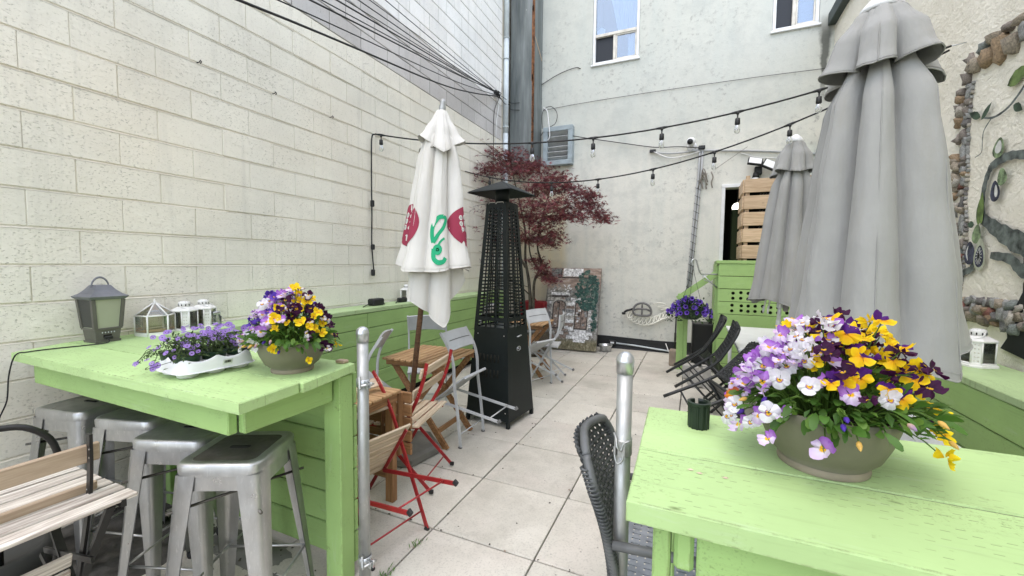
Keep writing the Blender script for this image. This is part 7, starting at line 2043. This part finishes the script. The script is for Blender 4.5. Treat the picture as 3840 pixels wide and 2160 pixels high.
def white_lantern(loc, rz, s, label):
    t = thing('white_lantern', label, 'lantern', loc, (0, 0, rz), 'small white metal lanterns')
    # long octagon: four wide sides with glass, chamfer sides of pierced metal
    def octp(w, c, z): return [(w, -c, z), (w, c, z), (c, w, z), (-c, w, z), (-w, c, z), (-w, -c, z), (-c, -w, z), (c, -w, z)]
    W_, C_ = .062 * s, .034 * s; H_ = .135 * s
    def ringed(name, secs, mat, par=t):
        b = MB(); vs = []
        for w, c, z in secs: vs += octp(w, c, z)
        n = len(secs); b.add(vs, [(i * 8 + k, i * 8 + (k + 1) % 8, (i + 1) * 8 + (k + 1) % 8, (i + 1) * 8 + k) for i in range(n - 1) for k in range(8)] + [tuple(range(8))[::-1], tuple(range((n - 1) * 8, n * 8))])
        return link(name, b.mesh(name, [mat]), par)
    ringed('base', [(W_ * 1.22, C_ * 1.2, 0), (W_ * 1.22, C_ * 1.2, .009 * s), (W_ * 1.12, C_ * 1.1, .012 * s), (W_ * 1.1, C_ * 1.08, .02 * s)], 'white_paint_metal')
    lo, hi = octp(W_, C_, .02 * s), octp(W_, C_, H_)
    for k in range(8):
        a, b_ = Vector(lo[k]), Vector(lo[(k + 1) % 8]); c, d = Vector(hi[(k + 1) % 8]), Vector(hi[k])
        if k % 2 == 0:
            b = MB()
            for (p, q) in ((a, b_), (b_, c), (c, d), (d, a)): b.tube([p, q], .0042 * s, 5)
            fr = link('window', b.mesh('window', ['white_paint_metal']), t)
            b = MB(); b.add([a, b_, c, d], [(0, 1, 2, 3)]); link('pane', b.mesh('pane', ['lantern_glass']), fr)
        else:
            b = MB(); b.add([a, b_, c, d], [(0, 1, 2, 3)]); pl = link('pierced_panel', b.mesh('pierced_panel', ['white_paint_metal']), t)
            b = MB(); nrm = (b_ - a).cross(d - a).normalized()
            for i in range(5):
                for j in range(2):
                    p = a.lerp(b_, .33 + .34 * j).lerp(d.lerp(c, .33 + .34 * j), .12 + .19 * i) + nrm * .0006
                    b.lathe([(.0035 * s, 0), (0, .0003)], 6, M=Matrix.Translation(p) @ nrm.to_track_quat('Z', 'Y').to_matrix().to_4x4())
            o = link('piercing', b.mesh('piercing', ['cream_frame']), pl); o['kind'] = 'stuff'
    ringed('roof', [(W_ * 1.08, C_ * 1.08, H_), (W_ * 1.08, C_ * 1.08, H_ + .006 * s), (W_ * .58, C_ * .58, H_ + .026 * s), (W_ * .52, C_ * .55, H_ + .028 * s)], 'white_paint_metal')
    b = MB(); b.lathe([(.034 * s, H_ + .026 * s), (.034 * s, H_ + .052 * s), (.030 * s, H_ + .060 * s), (.02 * s, H_ + .064 * s), (0, H_ + .066 * s)], 16); cm = link('chimney', b.mesh('chimney', ['white_paint_metal']), t)
    b = MB()
    for k in range(10):
        a = 2 * PI * k / 10; b.lathe([(.0036 * s, 0), (0, .0006)], 6, M=Matrix.Translation((.0343 * s * math.cos(a), .0343 * s * math.sin(a), H_ + .040 * s)) @ Vector((math.cos(a), math.sin(a), 0)).to_track_quat('Z', 'Y').to_matrix().to_4x4() @ Matrix.Diagonal((1, 2.2, 1, 1)))
        b.lathe([(.0034 * s, 0), (0, .0006)], 6, M=Matrix.Translation((.0262 * s * math.cos(a), .0262 * s * math.sin(a), H_ + .0618 * s)))
    o = link('holes', b.mesh('holes', ['interior_dark']), cm); o['kind'] = 'stuff'
    b = MB(); b.tube(smooth_path([(0, -.036 * s, H_ + .05 * s), (.02 * s, -.045 * s, H_ + .03 * s), (.052 * s, -.03 * s, H_ + .014 * s), (.06 * s, 0, H_ + .010 * s), (.052 * s, .03 * s, H_ + .014 * s), (.02 * s, .045 * s, H_ + .03 * s), (0, .036 * s, H_ + .05 * s)], 4), .0026 * s, 6); link('handle', b.mesh('handle', ['white_paint_metal']), t)
    b = MB(); b.lathe([(.026 * s, .0215 * s), (.026 * s, .055 * s), (0, .056 * s)], 14); link('candle', b.mesh('candle', ['cream_frame']), t)
    return t
w0 = white_lantern((-3.10, 1.635, 1.034), rad(20), 1.0, 'front one of two small white lanterns close together on the bar table')
copy_at(w0, (-3.14, 1.775, 1.034), (0, 0, rad(32)), 'rear one of two small white lanterns close together on the bar table')
copy_at(w0, (-3.12, 3.99, 1.0455), (0, 0, rad(10)), 'small white lantern on the long ledge behind the white umbrella')
white_lantern((1.575, 3.385, .9205), rad(200), 1.12, 'white pierced lantern on the green ledge below the painted fig tree')
jr = thing('mason_jar', 'small clear glass jar with a metal lid and wire handle on the bar table', 'jar', (-3.12, 1.83, 1.034))
b = MB(); b.lathe([(.0, .003), (.040, .0), (.044, .006), (.045, .07), (.038, .082), (.036, .095)], 20); link('jar', b.mesh('jar', ['jar_glass']), jr)
b = MB(); b.lathe([(.039, .088), (.041, .09), (.041, .108), (.038, .111), (0, .112)], 20); link('lid', b.mesh('lid', ['zinc']), jr)
b = MB(); b.tube(smooth_path([(0, -.040, .082), (.02, -.058, .05), (.04, -.045, .04), (.055, 0, .035), (.04, .045, .04), (.02, .058, .05), (0, .040, .082)], 4), .0015, 5); link('wire_handle', b.mesh('wire_handle', ['zinc']), jr)
for (y, s, lbl) in ((3.44, 1.15, 'larger black power adapter lying on the long green ledge'), (3.87, .8, 'smaller black plug adapter on the ledge near the white umbrella')):
    b = MB(); b.box((-3.09, y, 1.045 + .033 * s), (.08 * s, .15 * s, .064 * s), bev=.012 * s)
    b.tube(smooth_path([(-3.09, y - .07 * s, 1.068), (-3.07, y - .13 * s, 1.064), (-3.05, y - .2 * s, 1.051)], 5), .006, 6); b.tube([(-3.09, y + .07 * s, 1.06), (-3.08, y + .11 * s, 1.052)], .006, 6)
    solo('power_adapter', b, 'black_plastic', lbl, 'adapter', 'black adapters on the ledge')
cu_p = thing('ribbed_cup', 'dark green ribbed plastic collar standing on the right foreground table', 'collar', (.028, 1.375, 1.0092))
b = MB(); n = 60; prof = [(.028, 0), (.029, .07), (.0335, .072), (.034, .080), (.026, .081), (.0235, .075), (.0225, .0)]
vs = []; fs = []
gap = .42
for i, (r, z) in enumerate(prof):
    for k in range(n):
        a = 1.85 + gap / 2 + (2 * PI - gap) * k / (n - 1)
        rr = r + (.0026 * (1 if (k % 5) < 2 else 0) if i in (0, 1) else 0)
        vs.append((rr * math.cos(a), rr * math.sin(a), z))
fs = [(i * n + k, i * n + k + 1, (i + 1) * n + k + 1, (i + 1) * n + k) for i in range(len(prof) - 1) for k in range(n - 1)] + [(i * n, (i + 1) * n, ((i + 2) if 0 else (len(prof) - 1 - 0)) * n) for i in range(0)]
b.add(vs, fs); link('collar', b.mesh('collar', ['cup_green']), cu_p)
# fallen petals and chips on the tables
b = MB()
for x, y in ((.02, 1.06), (.075, 1.062), (.0, 1.07)):
    b.add([(x, y, 1.0112), (x + .009, y + .004, 1.0125), (x + .016, y, 1.0115), (x + .008, y - .005, 1.0112)], [(0, 1, 2, 3)])
solo('fallen_petals', b, 'wood_pale', 'few dried yellow petals fallen on the foreground green table', 'petals')
b = MB(); b.box((-1.49, 1.43, 1.042), (.05, .035, .014), bev=.003); solo('wood_offcut', b, 'wood_tan', 'small wood offcut behind the pot on the left bar table', 'offcut')
# weeds in the paving joints
def weed(x, y, s, lbl):
    b = MB()
    for i in range(26):
        a = R.uniform(0, 6.28); p = Vector((R.gauss(0, .012), R.gauss(0, .03), 0)); d = Vector((math.cos(a) * .6, math.sin(a) * .6, R.uniform(.3, 1.1))).normalized() * R.uniform(.025, .06) * s; sd_ = d.cross(Vector((0, 0, 1))).normalized() * .005 * s
        b.add([p, p + d * .55 + sd_, p + d, p + d * .55 - sd_], [(0, 1, 2, 3)])
    b.v = [(v[0] + x, v[1] + y, v[2]) for v in b.v]; solo('weed', b, 'weed_leaf', lbl, 'weed', 'weeds in the paving joints')
weed(-1.305, 1.745, .6, 'tiny green weed in the paving joint beside the red chair foot'); weed(-1.308, 1.50, .65, 'tiny green weed in the paving joint nearest the left gate post')
# dead leaves and dark litter along the paving edges under the bar table
b = MB()
for i in range(150):
    x, y = R.uniform(-3.2, -1.6), R.uniform(1.25, 1.75) if R.random() < .35 else R.uniform(.5, 1.4)
    s = R.uniform(.008, .024); a = R.uniform(0, 6.28)
    b.add([(x, y, .004), (x + s * math.cos(a), y + s * math.sin(a), .007), (x + s * 1.1 * math.cos(a + .7), y + s * 1.1 * math.sin(a + .7), .005)], [(0, 1, 2)])
o = solo('leaf_litter', b, 'bark', None, None, kind='stuff')

def heap(x0, x1, y0, y1, hgt, seed):
    b = MB()
    def fn(u, v):
        x, y = x0 + (x1 - x0) * u, y0 + (y1 - y0) * v
        e = min(u, 1 - u, .25) * min(v, 1 - v, .25) * 16
        return (x + .03 * noise.noise(Vector((x * 9, y * 9, seed))), y, .001 + hgt * e * max(0, .45 + noise.noise(Vector((x * 7, y * 7, seed))) + .5 * noise.noise(Vector((x * 23, y * 23, seed)))) - .004 * (1 - min(1, e)))
    b.grid(fn, 60, 40); return b
o = solo('dirt_heap', heap(-3.23, -2.35, .62, 1.45, .030, 4), 'joint_dirt_shade', None, None, kind='stuff')
o = solo('dirt_heap', heap(-2.4, -1.75, 1.25, 1.46, .010, 8), 'concrete_dark', None, None, kind='stuff')

b = MB()
for i in range(900):
    if i % 2:
        x = TX + R.randrange(-3, 5) * TS + R.gauss(0, .006); y = R.uniform(-.2, 7.4)
    else:
        y = TY + R.randrange(-4, 9) * TS + R.gauss(0, .006); x = R.uniform(-2.9, 1.3)
    if R.random() < .25: x, y = R.uniform(-2.9, 1.3), R.uniform(-.2, 7.4)
    s = R.uniform(.003, .011); a = R.uniform(0, 6.28); z = .003
    p = [(x + s * math.cos(a + q) * k, y + s * math.sin(a + q) * k, z) for q, k in ((0, 1), (1.4, .6), (2.9, 1.1), (4.3, .7))]
    b.add(p + [(x, y, z + s * .5)], [(0, 1, 4), (1, 2, 4), (2, 3, 4), (3, 0, 4)], R.choice((0, 0, 1)))
solo('floor_grit', b, ['soil', 'brick_rough'], None, None, kind='stuff')
